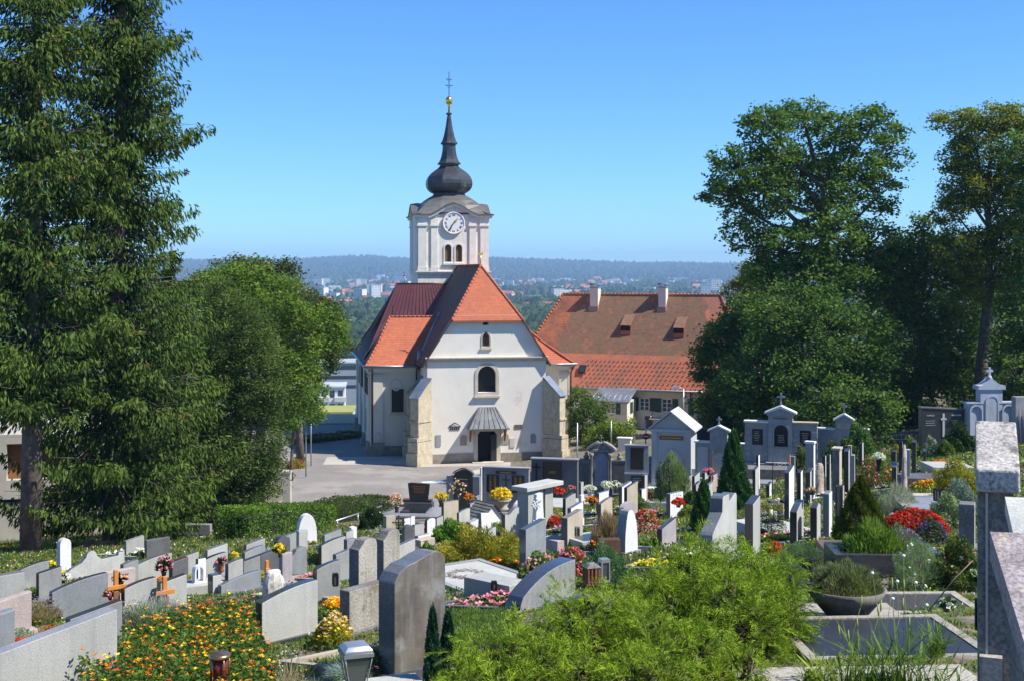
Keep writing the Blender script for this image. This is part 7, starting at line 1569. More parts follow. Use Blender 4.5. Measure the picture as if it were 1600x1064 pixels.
mound(795, 836, 25, 64, 'smaller golden juniper mound left of the blue-grey stone', GJ, 8000, .06, name='golden_juniper', cat='juniper', kind='spray', jag=.12, group='golden junipers', asp=.3)
mound(706, 815, 41, 64, 'bright green leafy shrub above the golden juniper', ((.04, .12, .01), (.16, .30, .03)), 6000, .08, jag=.1)
mound(668, 850, 30, 40, 'small dark green bush left of the golden juniper', 'green', 2500, .06)
mound(582, 793, 44, 42, 'dark rose bush beside the dark hedge', ((.012, .035, .008), (.045, .09, .02)), 6000, .08, flower='white', nf=8, fs=.06)
mound(575, 785, 46, 22, 'light green upright shoot above the dark rose bush', ((.08, .18, .02), (.2, .34, .05)), 900, .1, stem=True)
mound(1341, 668, 60, 56, 'round bright green shrub in front of the tomb with a blind arch', ((.035, .085, .02), (.14, .24, .06)), 11000, .12, jag=.09)
mound(1252, 700, 58, 30, 'olive bush between the big tomb and the capped white pillar stone', 'olive', 2600, .12)
mound(1500, 667, 62, 44, 'dark cloud-shaped bush in front of the pale blue tomb', ((.015, .04, .012), (.06, .11, .03)), 5000, .12, jag=.2)
mound(1424, 685, 56, 26, 'yellow-green shrub behind the back pair of gravestones', 'lime', 2200, .11); mound(1400, 694, 55, 16, 'small yellow shrub left of the back pair of gravestones', 'gold', 900, .1)
mound(1455, 683, 58, 26, 'silvery feathery shrub below the black tomb', 'grey', 1800, .1); mound(1478, 690, 54, 28, 'fresh green shrub below the black tomb', 'green', 2200, .1)
mound(1495, 722, 33, 76, 'spreading golden-green shrub at the right beside the near pillar', 'gold', 9000, .06, jag=.15); mound(1500, 755, 24, 60, 'grey-green shrub with pink tinged tips at the right', 'blue', 9000, .05, flower='peach', nf=60, fs=.03, jag=.15)
mound(1482, 776, 21.5, 58, 'white-variegated leafy shrub behind the red begonias', ((.09, .16, .05), (.40, .46, .28)), 8000, .05, jag=.15)
mound(1515, 745, 20.5, 40, 'dark leaved shrub against the near pillar', 'dark', 3500, .06)
mound(1500, 850, 14.6, 84, 'rose bush with small pink blossoms beside the near pillar', ((.03, .07, .015), (.15, .20, .04)), 11000, .045, flower=['pink', 'peach'], nf=30, fs=.045, jag=.16)
mound(1438, 850, 16.2, 90, 'feathery grey-green santolina with pale blossoms', ((.12, .18, .08), (.32, .40, .22)), 9000, .05, flower='white', nf=12, fs=.04, kind='spray', asp=.14, spray=.5, jag=.12)
mound(1410, 826, 20, 84, 'lavender clump with violet-blue spikes', ((.10, .15, .06), (.26, .30, .18)), 6500, .06, flower=['purple', 'lavender'], nf=260, fs=.03, kind='spray', asp=.12, spray=.8, name='lavender', cat='lavender')
mound(1455, 812, 22, 52, 'dark violet flowers in front of the lichened block', 'dark', 2200, .05, flower='purple', nf=160, fs=.035, name='violet_flowers', cat='flowers')
mound(1430, 784, 27, 108, 'long mound of bright red begonias', ((.12, .02, .012), (.10, .12, .03)), 4200, .05, h=.62, flower='red', nf=1300, fs=.045, name='begonia_mound', cat='begonias', dp=.6, stem=False)
mound(1365, 818, 21.5, 110, 'strap-leaved green plants spilling over the brownish kerb', ((.05, .12, .015), (.24, .34, .06)), 4500, .16, kind='spray', spray=.6, asp=.10, dp=.6, name='strap_leaved_plants', cat='plants', stem=False)
mound(1253, 849, 23, 80, 'round grey-green cushion plant, larger of two', ((.06, .11, .05), (.17, .25, .12)), 9000, .035, jag=.03, name='cushion_plant', cat='cushion plant', group='grey-green cushion plants', kind='spray', asp=.3)
mound(1232, 872, 20.5, 60, 'round grey-green cushion plant, smaller of two', ((.06, .11, .05), (.17, .25, .12)), 6000, .035, jag=.03, name='cushion_plant', cat='cushion plant', group='grey-green cushion plants', kind='spray', asp=.3)
mound(1205, 800, 22.5, 46, 'low bright green cover beside the two-tone gravestone', 'green', 2500, .04); mound(1209, 846, 20.5, 26, 'small bright red flowers beside the grey-green cushions', 'dark', 500, .05, flower='red', nf=90, fs=.05, name='red_flowers', cat='flowers')
mound(845, 868, 22.5, 76, 'pale pink hydrangea heads, left half of the hydrangea bed', ((.03, .09, .02), (.12, .22, .05)), 3200, .08, flower=['peach', 'pink', 'peach'], nf=420, fs=.05, name='hydrangea', cat='hydrangea', group='hydrangeas')
mound(893, 856, 24, 56, 'strong pink hydrangea, right half of the hydrangea bed', ((.03, .09, .02), (.12, .22, .05)), 1800, .08, flower=['pink', 'pink', 'red'], nf=480, fs=.05, name='hydrangea', cat='hydrangea', group='hydrangeas')
mound(945, 856, 22, 76, 'blue-green juniper cushion right of the pink hydrangeas', ((.03, .09, .04), (.13, .25, .10)), 7000, .05, jag=.12, kind='spray', asp=.3)
mound(865, 806, 36, 26, 'bright red begonias between the blue-grey and tan stones', 'dark', 700, .06, flower='red', nf=280, fs=.06, name='begonia_mound', cat='begonias')
mound(866, 792, 38, 28, 'yellow-green leafy plant above the bright red begonias', 'gold', 900, .08)
mound(1008, 796, 37, 46, 'coral red grassy flowers right of the pointed white stone', 'olive', 1500, .06, flower=['red', 'peach'], nf=420, fs=.05, name='coral_flowers', cat='flowers', dp=.6)
mound(1012, 768, 46, 16, 'small red flowers beside the squat white stone', 'dark', 300, .06, flower='red', nf=110, fs=.07, name='red_flowers', cat='flowers')
mound(1000, 776, 44, 32, 'dark green low shrub below the small red flowers', 'green', 1500, .07); mound(1026, 782, 40, 24, 'silvery feathery tuft left of the leaf-engraved stone', 'grey', 1400, .07, kind='spray', asp=.15)
mound(1050, 714, 62, 54, 'tall silvery green grasses in front of the chapel', ((.09, .15, .05), (.26, .33, .16)), 6500, .3, kind='spray', spray=1.2, asp=.06, name='tall_grasses', cat='grass'); mound(1050, 736, 58, 30, 'yellow-green shrub behind the black iron crosses', 'gold', 2200, .12)
mound(1078, 770, 50, 26, 'dark green bush left of the small cypress', 'dark', 1500, .1); mound(1076, 790, 44, 26, 'yellow-green ground shrub below the dark bush', 'lime', 1300, .08)
mound(1278, 738, 39, 44, 'dry lavender spikes before the pinkish boulder', ((.17, .17, .12), (.36, .34, .28)), 2600, .16, kind='spray', spray=.9, asp=.06, name='lavender', cat='lavender', flower='lavender', nf=130, fs=.03)
mound(1405, 758, 29, 60, 'silver-grey lavender below the grey gravestones on the right', ((.2, .22, .16), (.42, .42, .36)), 3600, .14, kind='spray', spray=.9, asp=.06, name='lavender', cat='lavender')
mound(952, 808, 31, 62, 'reddish feathery grass growing in the rusty planter', ((.17, .15, .05), (.40, .26, .20)), 5200, .22, kind='spray', spray=1.3, asp=.05, name='red_grass', cat='grass')
mound(1204, 742, 40, 70, 'yellow-green flower meadow with pink dots between thuja and pale stones', ((.13, .18, .03), (.36, .38, .08)), 9000, .06, h=.35, dp=2.2, flower=['pink', 'white', 'lavender'], nf=240, fs=.05, name='flower_meadow', cat='flowers', stem=False)
mound(1366, 715, 45, 60, 'fresh green plants with pink roses behind the dwarf spruce', 'green', 4000, .08, flower=['pink', 'red'], nf=120, fs=.07, dp=1.4); mound(1352, 735, 32, 40, 'pink blossoms right behind the dwarf spruce', 'olive', 1200, .06, flower=['pink', 'peach'], nf=160, fs=.06)
mound(1384, 730, 44, 34, 'orange and yellow flowers left of the grey gravestone on the right', 'lime', 1200, .07, flower=['orange', 'yellow'], nf=220, fs=.07, name='flower_bed', cat='flowers'); mound(1462, 733, 43, 76, 'yellow marigolds edging the raised bed on the right', 'lime', 1800, .07, h=.25, flower=['yellow', 'orange'], nf=330, fs=.07, name='flower_bed', cat='flowers', dp=.3)
mound(1472, 710, 53, 40, 'orange flowers in the bed before the black tomb', 'green', 900, .1, h=.3, flower='orange', nf=160, fs=.1, name='flower_bed', cat='flowers'); mound(1470, 748, 40, 16, 'deep magenta flowers beside the raised bed', 'dark', 300, .07, flower='purple', nf=90, fs=.07, name='flower_bed', cat='flowers')
mound(1382, 748, 37, 26, 'bright little lawn patch beside the grey gravestone on the right', 'green', 1800, .05, h=.15, dp=2, name='lawn', cat='grass', stem=False)
mound(1310, 728, 36, 20, 'light green shrub between the sandstone pillar and the dwarf spruce', 'lime', 900, .08); mound(1300, 690, 58, 34, 'ferny green plants before the blind arch tomb', 'green', 1500, .12)
mound(462, 728, 102, 30, 'yellow-green and red flower bed beside the light poles at the square', 'gold', 1500, .14, h=.7, flower='red', nf=40, fs=.12, name='flower_bed', cat='flowers')
mound(468, 712, 106, 20, 'red-leaved little shrub behind the bed at the square', ((.2, .07, .03), (.25, .2, .06)), 900, .14)
mound(110, 845, 38, 14, 'climbing green vine beside the narrow white marble stone', 'lime', 900, .09, dp=.6)
mound(376, 855, 38, 26, 'spiky grey-green plant below the bright hedge', 'olive', 900, .1, kind='spray', asp=.1); mound(366, 870, 30, 30, 'green leafy clump right of the light dark-edged stone', 'lime', 1200, .06, flower='orange', nf=20, fs=.05)
mound(434, 868, 27, 34, 'variegated yellow-green shrub behind the boulder stone', ((.12, .16, .03), (.40, .42, .14)), 2400, .06); mound(486, 858, 31, 34, 'pale yellow variegated shrub right of the rough-edged stone', ((.14, .18, .04), (.42, .44, .16)), 2400, .06)
mound(490, 845, 37, 14, 'round potted topiary ball beside the rough-edged stone', 'gold', 700, .05)
mound(826, 800, 38, 28, 'pale green hosta plants beside the notched gravestone', ((.16, .22, .06), (.42, .46, .2)), 1300, .09); mound(756, 808, 44, 18, 'peach and green plants right of the leaning stones', ((.16, .22, .06), (.42, .46, .2)), 700, .08, flower='peach', nf=40, fs=.06)
for i, (px, yt, D, wp, lab) in enumerate([(905, 820, 33, 40, 'green leafy plants right of the tan gravestone'), (890, 765, 57, 20, 'small green shrub beside the narrow upright stone'), (1090, 800, 33, 20, 'dark foliage at the foot of the small cypress')]): mound(px, yt, D, wp, lab, 'green', 1200, .08)

# stone bowl with heather-like planting on the pebble basin
D = 16.4; e_, b = place(1322, D, 0, 'stone_bowl', 'wide shallow stone bowl planted with grey-green herbs', 'planter'); zr = hz(918, D, b); rb_ = 62 * D / F
q = MB(); q.lathe([(.12, .02), (.16, .03), (rb_ * .55, zr * .35), (rb_ * .85, zr * .72), (rb_, zr), (rb_ * .93, zr + .005), (rb_ * .88, zr - .06), (.1, zr - .09)], 36); q.build('bowl', surf('bowl_stone', (.17, .155, .13), (.10, .09, .075), 4, .85, streak=.5, streakcol=(.28, .26, .22), bump=.3, rnd=0), e_)
L = Leaves(); r = np.random.RandomState(9); n = 9000; d = rdir(n, r); d[:, 2] = abs(d[:, 2]); bm = 1 + .12 * np.sin(d[:, 0] * 8 + 1) * np.sin(d[:, 1] * 7); P = np.stack([d[:, 0] * rb_ * .88, d[:, 1] * rb_ * .8, zr - .05 + d[:, 2] * .33], 1) * np.array([1, 1, 1]) * (1 - .3 * r.rand(n) ** 2)[:, None] * bm[:, None]; U = d + np.array([0, 0, .8]) + r.normal(size=(n, 3)) * .35; U /= np.linalg.norm(U, axis=1)[:, None]
L.add(P, U * .045, perp(U, r) * .005, lcol(n, (.10, .12, .05), (.26, .28, .15), r)); L.build('herbs', LEAF, e_)
q = MB(); q.lathe([(rb_ * 1.05, 0), (rb_ * 1.05, .012)], 40, m=0, smooth=False); g_ = q.build('gravel_basin', MATS['gravel_dark'], None, (b.x - .1, b.y - .55, b.z + .075)); tag(g_, 'round dark pebble basin below the stone bowl', 'gravel basin')

# twig wreath
b = G(726, 24.6); q = MB(); r = np.random.RandomState(3)
for k in range(230):
    a = r.rand() * 6.28; rr = .33 + .06 * r.normal(); c = Vector((rr * math.cos(a), rr * math.sin(a) * .9, .14 + .08 * r.rand())); d = Vector((-math.sin(a), math.cos(a), .25 * r.normal())) + Vector((r.normal() * .4, r.normal() * .4, 0)); d.normalize(); q.tube([c - d * .07, c, c + d * .07 + Vector((0, 0, .02))], [.004, .004, .002], 3)
tag(q.build('twig_wreath', surf('dry_twig', (.20, .14, .11), (.3, .23, .19), 8, .9, bump=0), None, b), 'dry brown twig wreath lying on the light granite slab', 'wreath')

# tall grass and seed heads in the near right corner
def tuft(px, D, n, h, label, pal='green', w_=.25, bw=.022, arch_=.5, seeds=0, **k):
    b = G(px, D); o = plantmesh('grass_tuft', b, n, bw, h, pal, 'blade', np.random.RandomState(int(px)), label=label, cat='grass', group='long grasses in the right foreground', footprint=disc(w_), dome=0, arch_=arch_)
    if seeds:
        r = np.random.RandomState(int(px) + 1); q = MB(); s2 = MB()
        for i in range(seeds):
            x, y = r.normal() * w_ * .6, r.normal() * w_ * .6; hh = h * (.9 + .5 * r.rand()); lx, ly = r.normal() * .12, r.normal() * .08; q.tube([(x, y, 0), (x + lx * .4, y + ly, hh * .6), (x + lx, y + ly, hh)], [.0035, .003, .0025], 4)
            s2.tube([(x + lx, y + ly, hh - .01), (x + lx * 1.02, y + ly, hh + .04), (x + lx * 1.05, y + ly, hh + .1)], [.006, .009, .003], 6)
        q.build('stalks', flat('stalk_green', (.16, .22, .05), .7) if 'stalk_green' not in bpy.data.materials else bpy.data.materials['stalk_green'], o); s2.build('seed_heads', flat('seed_green', (.30, .36, .08), .8) if 'seed_green' not in bpy.data.materials else bpy.data.materials['seed_green'], o)
    return o
tuft(1400, 12.0, 110, .78, 'long bending green grass at the bottom edge, right of the middle', w_=.22, seeds=6); tuft(1345, 12.2, 80, .62, 'long green grass left of the densest tuft at the bottom right', w_=.2, seeds=4)
tuft(1462, 14.2, 90, .45, 'short arching grass before the near pillar', w_=.1); tuft(1300, 12.6, 130, .40, 'leafy green weeds with blades at the bottom right', 'lime', .3)
tuft(1470, 12.0, 60, .5, 'thin grass at the foot of the near pillar', w_=.2)
mound(1270, 1010, 11.2, 130, 'dry brownish stems and green shoots between bright shrub and concrete edging', ((.14, .13, .07), (.30, .27, .17)), 9000, .05, h=.24, kind='spray', asp=.12, name='dry_groundcover', cat='plants', dp=.7, stem=False)
mound(1270, 990, 11.6, 60, 'pale green leafy shoots over the dry stems', 'lime', 900, .05, h=.34)
q = MB(); r = np.random.RandomState(6); s2 = MB(); b = G(1425, 12.5)
for px, py in ((1412, 868), (1363, 895), (1402, 908), (1431, 910), (1448, 945), (1395, 935)):
    t_ = W(px, py, 12.5) - b; q.tube([(t_.x * .6, .1, 0), (t_.x * .8, .05, t_.z * .6), tuple(t_)], [.004, .003, .0025], 4); s2.lathe([(0, t_.z - .015), (.014, t_.z - .008), (.019, t_.z + .005), (.008, t_.z + .016), (0, t_.z + .017)], 8, (t_.x, t_.y))
o = q.build('wild_flower', bpy.data.materials['stalk_green'], None, b); tag(o, 'thin stalks with small round white flower heads near the near pillar', 'wild flowers'); s2.build('flower_heads', WHITEP, o)
q = MB(); q.tube([W(1450, 955, 12), W(1490, 905, 12), W(1520, 875, 12)], [.008, .006, .004], 5); o = q.build('dry_stalk', bpy.data.materials['dry_twig']); tag(o, 'long bare dry stalk leaning towards the near pillar', 'dry stalk')
# ------------------------------------------------------------------ crosses, lanterns, posts
OW = surf('orange_wood', (.62, .24, .05), (.50, .18, .035), 6, .55, streak=.2, streakcol=(.3, .1, .02), bump=.1, rnd=.05)
def wcross(px, yt, yb, D, label, hw, m=OW, ang=30, t=.07):
    b = G(px, D); H = CZ - (yt - HOR) * D / F - b.z; e_ = empty('wooden_cross', b, R(ang), label, 'grave cross', 'wooden grave crosses')
    MB().box(-t / 2, t / 2, -.03, .03, -.1, H).build('upright', m, e_, bevel=.006); MB().box(-hw, hw, -.055, -.032, H * .62, H * .62 + t).build('crossbar', m, e_, bevel=.006); q = MB(); q.box(-.05, .05, -.06, -.0555, H * .40, H * .40 + .14); q.build('name_plate', WOODB, e_)
    return e_
wcross(181, 890, 945, 21.2, 'orange wooden cross in front of the pink stone, hung with roses', .16, ang=38)
wcross(257, 900, 965, 20.6, 'orange wooden cross in front of the pale stone by the tall lilies', .16, ang=38)
wcross(417, 875, 905, 26, 'small orange wooden stake cross left of the white and cream boulder', .05, ang=38)
wcross(1113, 704, 737, 56, 'tall slim brown cross before the gabled tomb', .18, surf('brown_wood', (.28, .12, .07), (.2, .09, .05), 6, .6), 0, .055)
wcross(1234, 710, 727, 48, 'small orange cross in front of the three-bay tomb', .09, ang=20, t=.05)
for px, D, yt, lab in ((1032, 50, 722, 'left ornate black iron grave cross below the chapel'), (1046, 51, 720, 'right ornate black iron grave cross below the chapel'), (623, 47, 806, 'slim grey iron cross beside the brownish pillar')):
    b = G(px, D); H = CZ - (yt - HOR) * D / F - b.z; q = MB(); q.tube([(0, 0, -.1), (0, 0, H)], .025, 6); q.tube([(-.2, 0, H * .7), (.2, 0, H * .7)], .02, 6)
    for s in (-1, 1):
        for z_, rr in ((H * .7, .2), (H, 0)): q.lathe([(0, z_ - .05), (.045, z_), (0, z_ + .05)], 6, (s * rr, 0))
        q.tube([(0, 0, H * .55), (s * .14, 0, H * .6), (s * .1, 0, H * .7), (s * .14, 0, H * .82), (0, 0, H * .88)], .014, 5); q.tube([(0, 0, H * .25), (s * .12, 0, H * .32), (s * .06, 0, H * .42), (0, 0, H * .4)], .014, 5)
    q.lathe([(.07, -.05), (.07, .1), (.03, .2)], 8)
    tag(q.build('iron_cross', IRON, None, b, R(10)), lab, 'grave cross', 'iron grave crosses')
# LEO frame
b = G(1219, 50); e_ = empty('name_frame', b, R(-5), 'thin iron frame holding the letters LEO in front of the three-bay tomb', 'grave sign'); z_ = CZ - (727 - HOR) * 50 / F - b.z
q = MB(); q.tube([(-.3, 0, 0), (-.28, 0, z_ + .35)], .015, 5); q.tube([(.3, 0, 0), (.28, 0, z_ + .35)], .015, 5); q.build('frame', IRON, e_); text_mesh('LEO', .26, SILV, e_, (0, -.02, z_))
# lanterns
GLZ = flat('lantern_glass', (.05, .065, .06), .06, 0, .7)
def lantern(px, yt, yb, D, label, kind):
    b = W(px, yb, D); H = (yb - yt) * D / F; e_ = empty('grave_lantern', b, R(20), label, 'grave lantern', 'grave lanterns')
    if kind == 'silver':
        w0, w1 = H * .27, H * .33; m = STEEL; q = MB(); q.box(-w0 * .8, w0 * .8, -w0 * .8, w0 * .8, 0, H * .07)
        for sx in (-1, 1):
            for sy in (-1, 1): q.tube([(sx * w0 * .8, sy * w0 * .8, H * .07), (sx * w1, sy * w1, H * .72)], .006, 6)
        q.box(-w1 * 1.1, w1 * 1.1, -w1 * 1.1, w1 * 1.1, H * .72, H * .8); q.build('frame', m, e_); q = MB(); q.lathe([(w1 * 1.5, H * .8), (w1 * 1.45, H * .88), (w1 * 1.1, H * .97), (w1 * .3, H)], 4, rot=R(45), smooth=True); q.build('hood', m, e_, bevel=.006)
        v = [(-w0 * .7, -w0 * .7, H * .08), (w0 * .7, -w0 * .7, H * .08), (w0 * .7, w0 * .7, H * .08), (-w0 * .7, w0 * .7, H * .08), (-w1 * .9, -w1 * .9, H * .72), (w1 * .9, -w1 * .9, H * .72), (w1 * .9, w1 * .9, H * .72), (-w1 * .9, w1 * .9, H * .72)]; MB().add(v, [(0, 1, 5, 4), (1, 2, 6, 5), (2, 3, 7, 6), (3, 0, 4, 7)]).build('glass_pane', GLZ, e_)
        MB().lathe([(.02, H * .08), (.02, H * .4), (.004, H * .42)], 10).build('candle', WHITEP, e_)
    elif kind == 'bronze':
        m = flat('bronze_polished', (.42, .25, .13), .3, .9); rr = H * .34; q = MB(); q.lathe([(rr * .9, 0), (rr, H * .06), (rr * .9, H * .1)], 20)
        for k in range(5): a = k * 1.2566; q.tube([(rr * .88 * math.cos(a), rr * .88 * math.sin(a), H * .06), (rr * .88 * math.cos(a), rr * .88 * math.sin(a), H * .86)], .008, 6)
        q.lathe([(rr, H * .82), (rr * 1.05, H * .88), (rr * .9, H * .96), (rr * .3, H * .93), (.005, H)], 20); q.build('frame', m, e_); MB().lathe([(rr * .7, H * .08), (rr * .7, H * .82)], 16).build('inner_glass', flat('red_glass', (.16, .02, .015), .15), e_)
    elif kind == 'glass':
        w0 = H * .36; q = MB(); q.box(-w0, w0, -w0, w0, 0, H * .06); q.box(-w0 * .5, w0 * .5, -w0 * .5, w0 * .5, H * .9, H); q.build('base_and_lid', GR_D, e_)
        q = MB()
        for s in (-1, 1): q.box(s * w0 * .95 - .004, s * w0 * .95 + .004, -w0 * .95, w0 * .95, H * .061, H * .88); q.box(-w0 * .93, w0 * .93, s * w0 * .95 - .004, s * w0 * .95 + .004, H * .061, H * .88)
        gm, t_, b_ = newmat('clear_glass'); b_.inputs['Transmission Weight'].default_value = 1; b_.inputs['Roughness'].default_value = .02; b_.inputs['IOR'].default_value = 1.1; q.build('glass_pane', gm, e_)
        MB().lathe([(.05, H * .07), (.05, H * .6)], 12, (-.05, 0)).build('candle', surf('candle_yellow', (.65, .62, .3), (.6, .55, .25), 3, .5), e_); MB().lathe([(.05, H * .07), (.05, H * .5)], 12, (.09, .03)).build('candle', WHITEP, e_)
    elif kind == 'wood':
        w0 = H * .3; q = MB(); q.box(-w0, w0, -w0, w0, 0, H * .08)
        for k in range(4):
            for s in (-1, 1): q.box(-w0 + k * w0 * .58, -w0 + k * w0 * .58 + .02, s * w0 - .01, s * w0 + .01, H * .08, H * .8); q.box(s * w0 - .01, s * w0 + .01, -w0 + k * w0 * .58, -w0 + k * w0 * .58 + .02, H * .08, H * .8)
        q.build('frame', WOODB, e_); MB().lathe([(w0 * 1.7, H * .8), (w0 * .9, H * .96), (w0 * .3, H)], 4, rot=R(45), smooth=False).build('roof', DARKC, e_)
    else:
        w0 = H * .2; q = MB(); q.box(-w0, w0, -w0, w0, 0, H * .1); q.box(-w0, w0, -w0, w0, H * .85, H)
        for sx in (-1, 1):
            for sy in (-1, 1): q.box(sx * w0 * .85 - .01, sx * w0 * .85 + .01, sy * w0 * .85 - .01, sy * w0 * .85 + .01, H * .1, H * .85)
        q.build('frame', STEEL if kind == 'steel' else IRON, e_); MB().box(-w0 * .75, w0 * .75, -w0 * .75, w0 * .75, H * .101, H * .849).build('glass_pane', GLZ, e_)
lantern(556, 1003, 1068, 12.6, 'silver lantern with a domed hood on the light slab at the bottom edge', 'silver'); lantern(343, 1018, 1068, 12.0, 'round polished bronze lantern below the marigolds', 'bronze')
lantern(1207, 781, 816, 32, 'square glass lantern with two candles on the light slab', 'glass'); lantern(924, 878, 912, 19, 'little wooden slatted lantern house behind the bright bush', 'wood'); lantern(944, 872, 908, 20, 'square steel lantern right of the wooden lantern house', 'steel')
lantern(1538, 935, 985, 11.5, 'black lantern leaning at the foot of the near pillar', 'black'); lantern(1402, 793, 812, 28, 'small dark lantern in front of the red begonias', 'black'); lantern(1464, 762, 782, 30, 'red grave light on the sky-reflecting slab', 'black')
lantern(524, 895, 915, 20.5, 'small dark lantern left of the low cast stone block', 'black'); lantern(772, 907, 925, 21, 'small dark lantern at the edge of the slab with the wreath', 'black'); lantern(902, 822, 838, 32, 'thin steel lantern right of the tan gravestone', 'steel')
q = MB(); b = G(385, 12.1); q.box(-.13, .13, -.1, .1, .07, .1); o_ = q.build('glazed_frame', STEEL, None, b, R(35)); tag(o_, 'small tilted metal frame with glass beside the bronze lantern', 'picture frame'); MB().box(-.11, .11, -.08, .08, .101, .105).build('glass_pane', GLZ, o_)
# vases and pots with bouquets
def vase(px, yb, D, h, rr, label, pal, fl, nf, fs, mat=None, bh=.3, name='flower_vase', onground=True, upright=False, nl=160):
    b = W(px, yb, D); e_ = empty(name, b, 0, label, 'flower vase', None); q = MB(); q.lathe([(rr * .6, 0), (rr * .75, h * .1), (rr * .55, h * .3), (rr * .8, h * .8), (rr, h), (rr * .8, h - .01)], 14); q.build('vase', mat or POLD, e_)
    r = np.random.RandomState(int(px)); L = Leaves(); d = rdir(nl, r); d[:, 2] = abs(d[:, 2]) * (1.6 if upright else .8) + .2; P = np.array([0, 0, h]) + d * bh * .8 * r.rand(nl, 1) ** .5; U = d / np.linalg.norm(d, axis=1)[:, None]; L.add(P, U * .06, perp(U, r) * .02, lcol(nl, *PAL[pal], r)); L.build('greenery', LEAF, e_)
    B = Leaves(); k = nf; d = rdir(k, r); d[:, 2] = abs(d[:, 2]) * (1.5 if upright else .8) + .25; C0 = np.array([0, 0, h]) + d * bh * r.uniform(.75, 1.05, (k, 1)); cc = lcol(k, *FLW[fl], r)
    for p in range(4): U = rdir(k, r); B.add(C0 + U * fs * .3, U * fs * .5, perp(U, r) * fs * .4, cc)
    B.build('blossoms', PETAL, e_); return e_
vase(620, 800, 68, .35, .16, 'grey vase with tall coral gladioli on the platform grave', 'olive', 'peach', 60, .1, bh=.4, upright=True, nl=40)
vase(783, 796, 66, .55, .55, 'large stone bowl of bright yellow flowers in front of the plaque wall', 'gold', 'yellow', 240, .12, TAN, .55, nl=260); vase(690, 791, 64, .35, .2, 'pot of yellow and dark red flowers beside the olive niche tomb', 'olive', 'yellow', 70, .1, bh=.38)
vase(716, 781, 76, .3, .12, 'narrow vase with lilies in front of the olive niche tomb', 'green', 'peach', 24, .12, bh=.6, upright=True, nl=50); vase(733, 787, 72, .25, .16, 'small pot of yellow-red flowers right of the olive niche tomb', 'olive', 'orange', 40, .1, bh=.32)
vase(256, 905, 22.6, .16, .06, 'black vase with tall pink and white lilies beside the second orange cross', 'dark', 'pink', 26, .055, bh=.17, upright=True); vase(188, 925, 22.3, .2, .07, 'dark vase of pink and white roses behind the first orange cross', 'dark', 'peach', 26, .05, bh=.14)
vase(172, 937, 21.5, .06, .05, 'little bunch of magenta flowers at the foot of the first cross', 'green', 'pink', 26, .05, bh=.12); vase(294, 893, 29, .12, .06, 'pink and white lilies beside the brown-edged dark gravestone', 'dark', 'peach', 16, .08, bh=.2)
vase(97, 910, 27.5, .05, .1, 'spray of white flowers below the white marble stone', 'dark', 'white', 40, .05, bh=.17); vase(437, 870, 26.6, .1, .05, 'bunch of yellow roses above the white boulder', 'green', 'yellow', 26, .07, bh=.16)
vase(320, 895, 27.5, .1, .05, 'magenta cyclamen above the pale shrine base', 'green', 'pink', 22, .07, bh=.2); vase(346, 893, 27.5, .2, .08, 'brown jar with pink flowers left of the low blue-topped stone', 'dark', 'pink', 14, .06, WOODB, .12)
vase(948, 770, 70, .3, .2, 'white angel figurine with wreath, right of a pair', 'grey', 'white', 90, .08, MARB, .35); vase(922, 774, 70, .25, .2, 'white angel figurine with wreath, left of a pair', 'grey', 'white', 90, .08, MARB, .35); vase(962, 768, 70, .2, .12, 'white bouquet at the foot of the baroque monument', 'olive', 'white', 50, .08, bh=.4)
vase(1373, 735, 38, .35, .1, 'white and blue flowers in a tall dark stand on the right', 'blue', 'white', 50, .09, IRON, .16); vase(1525, 915, 11.8, .06, .03, 'white plastic roses against the foot of the near pillar', 'green', 'white', 14, .05, bh=.07); vase(1478, 955, 12.6, .04, .04, 'white blossoms on the dark slab before the near pillar', 'dark', 'white', 24, .04, bh=.09)
vase(872, 775, 55, .1, .1, 'bright pink flowers behind the stone portal', 'green', 'red', 50, .1, bh=.3); vase(925, 790, 44, .1, .1, 'orange-red flowers in front of the white flat stone', 'green', 'orange', 40, .09, bh=.22); vase(893, 752 + 16, 60, .1, .1, 'small bouquet on the grey grave slab', 'green', 'pink', 30, .08, bh=.2)
vase(1268, 772, 29, .05, .12, 'low dish of pink flowers before the pinkish boulder', 'dark', 'peach', 60, .05, bh=.1); vase(1107, 742, 55, .1, .1, 'pink flowers on the cluster of light stones', 'olive', 'pink', 40, .1, bh=.2); vase(1060, 792, 40, .08, .1, 'red and white flowers right of the leaf-engraved stone', 'lime', 'red', 50, .08, bh=.2)
# shrine niche on pale base, planter box, handrail
b = G(310, 25.5); q = MB(); q.ring2d(arch(0, .22, .2, .34, 'round', 8), grow(arch(0, .22, .2, .34, 'round', 8), -.03), -.08, .08); q.box(-.13, .13, -.1, .1, .2, .23); tag(q.build('niche_ornament', MARB, None, b, R(35)), 'tiny pale arched niche standing on the shrine base', 'grave ornament')
b = G(952, 29.5); e_ = empty('planter_box', b, R(8), 'rusty brown steel planter box holding the reddish grass', 'planter'); q = MB(); q.box(-.24, .24, -.15, .15, -.1, .42); q.build('box', surf('rusty_steel', (.16, .075, .04), (.10, .05, .03), 5, .7, streak=.3, streakcol=(.22, .12, .07), rnd=0), e_); MB().box(-.22, .22, -.13, .13, .42, .425).build('soil', COREDARK, e_)
e_ = empty('handrail', G(520, 60), 0, 'thin galvanised handrail rising in front of the dark clipped hedge', 'handrail'); o0 = e_.location
p0, p1 = W(519, 815, 60) - o0, W(596, 790, 66) - o0; MB().tube([p0, p1], .035, 8).build('rail', STEEL, e_)
for t_ in (.1, .5, .92): p = p0.lerp(p1, t_); MB().tube([p, (p.x, p.y, p.z - 1.0)], .025, 6).build('post', STEEL, e_)
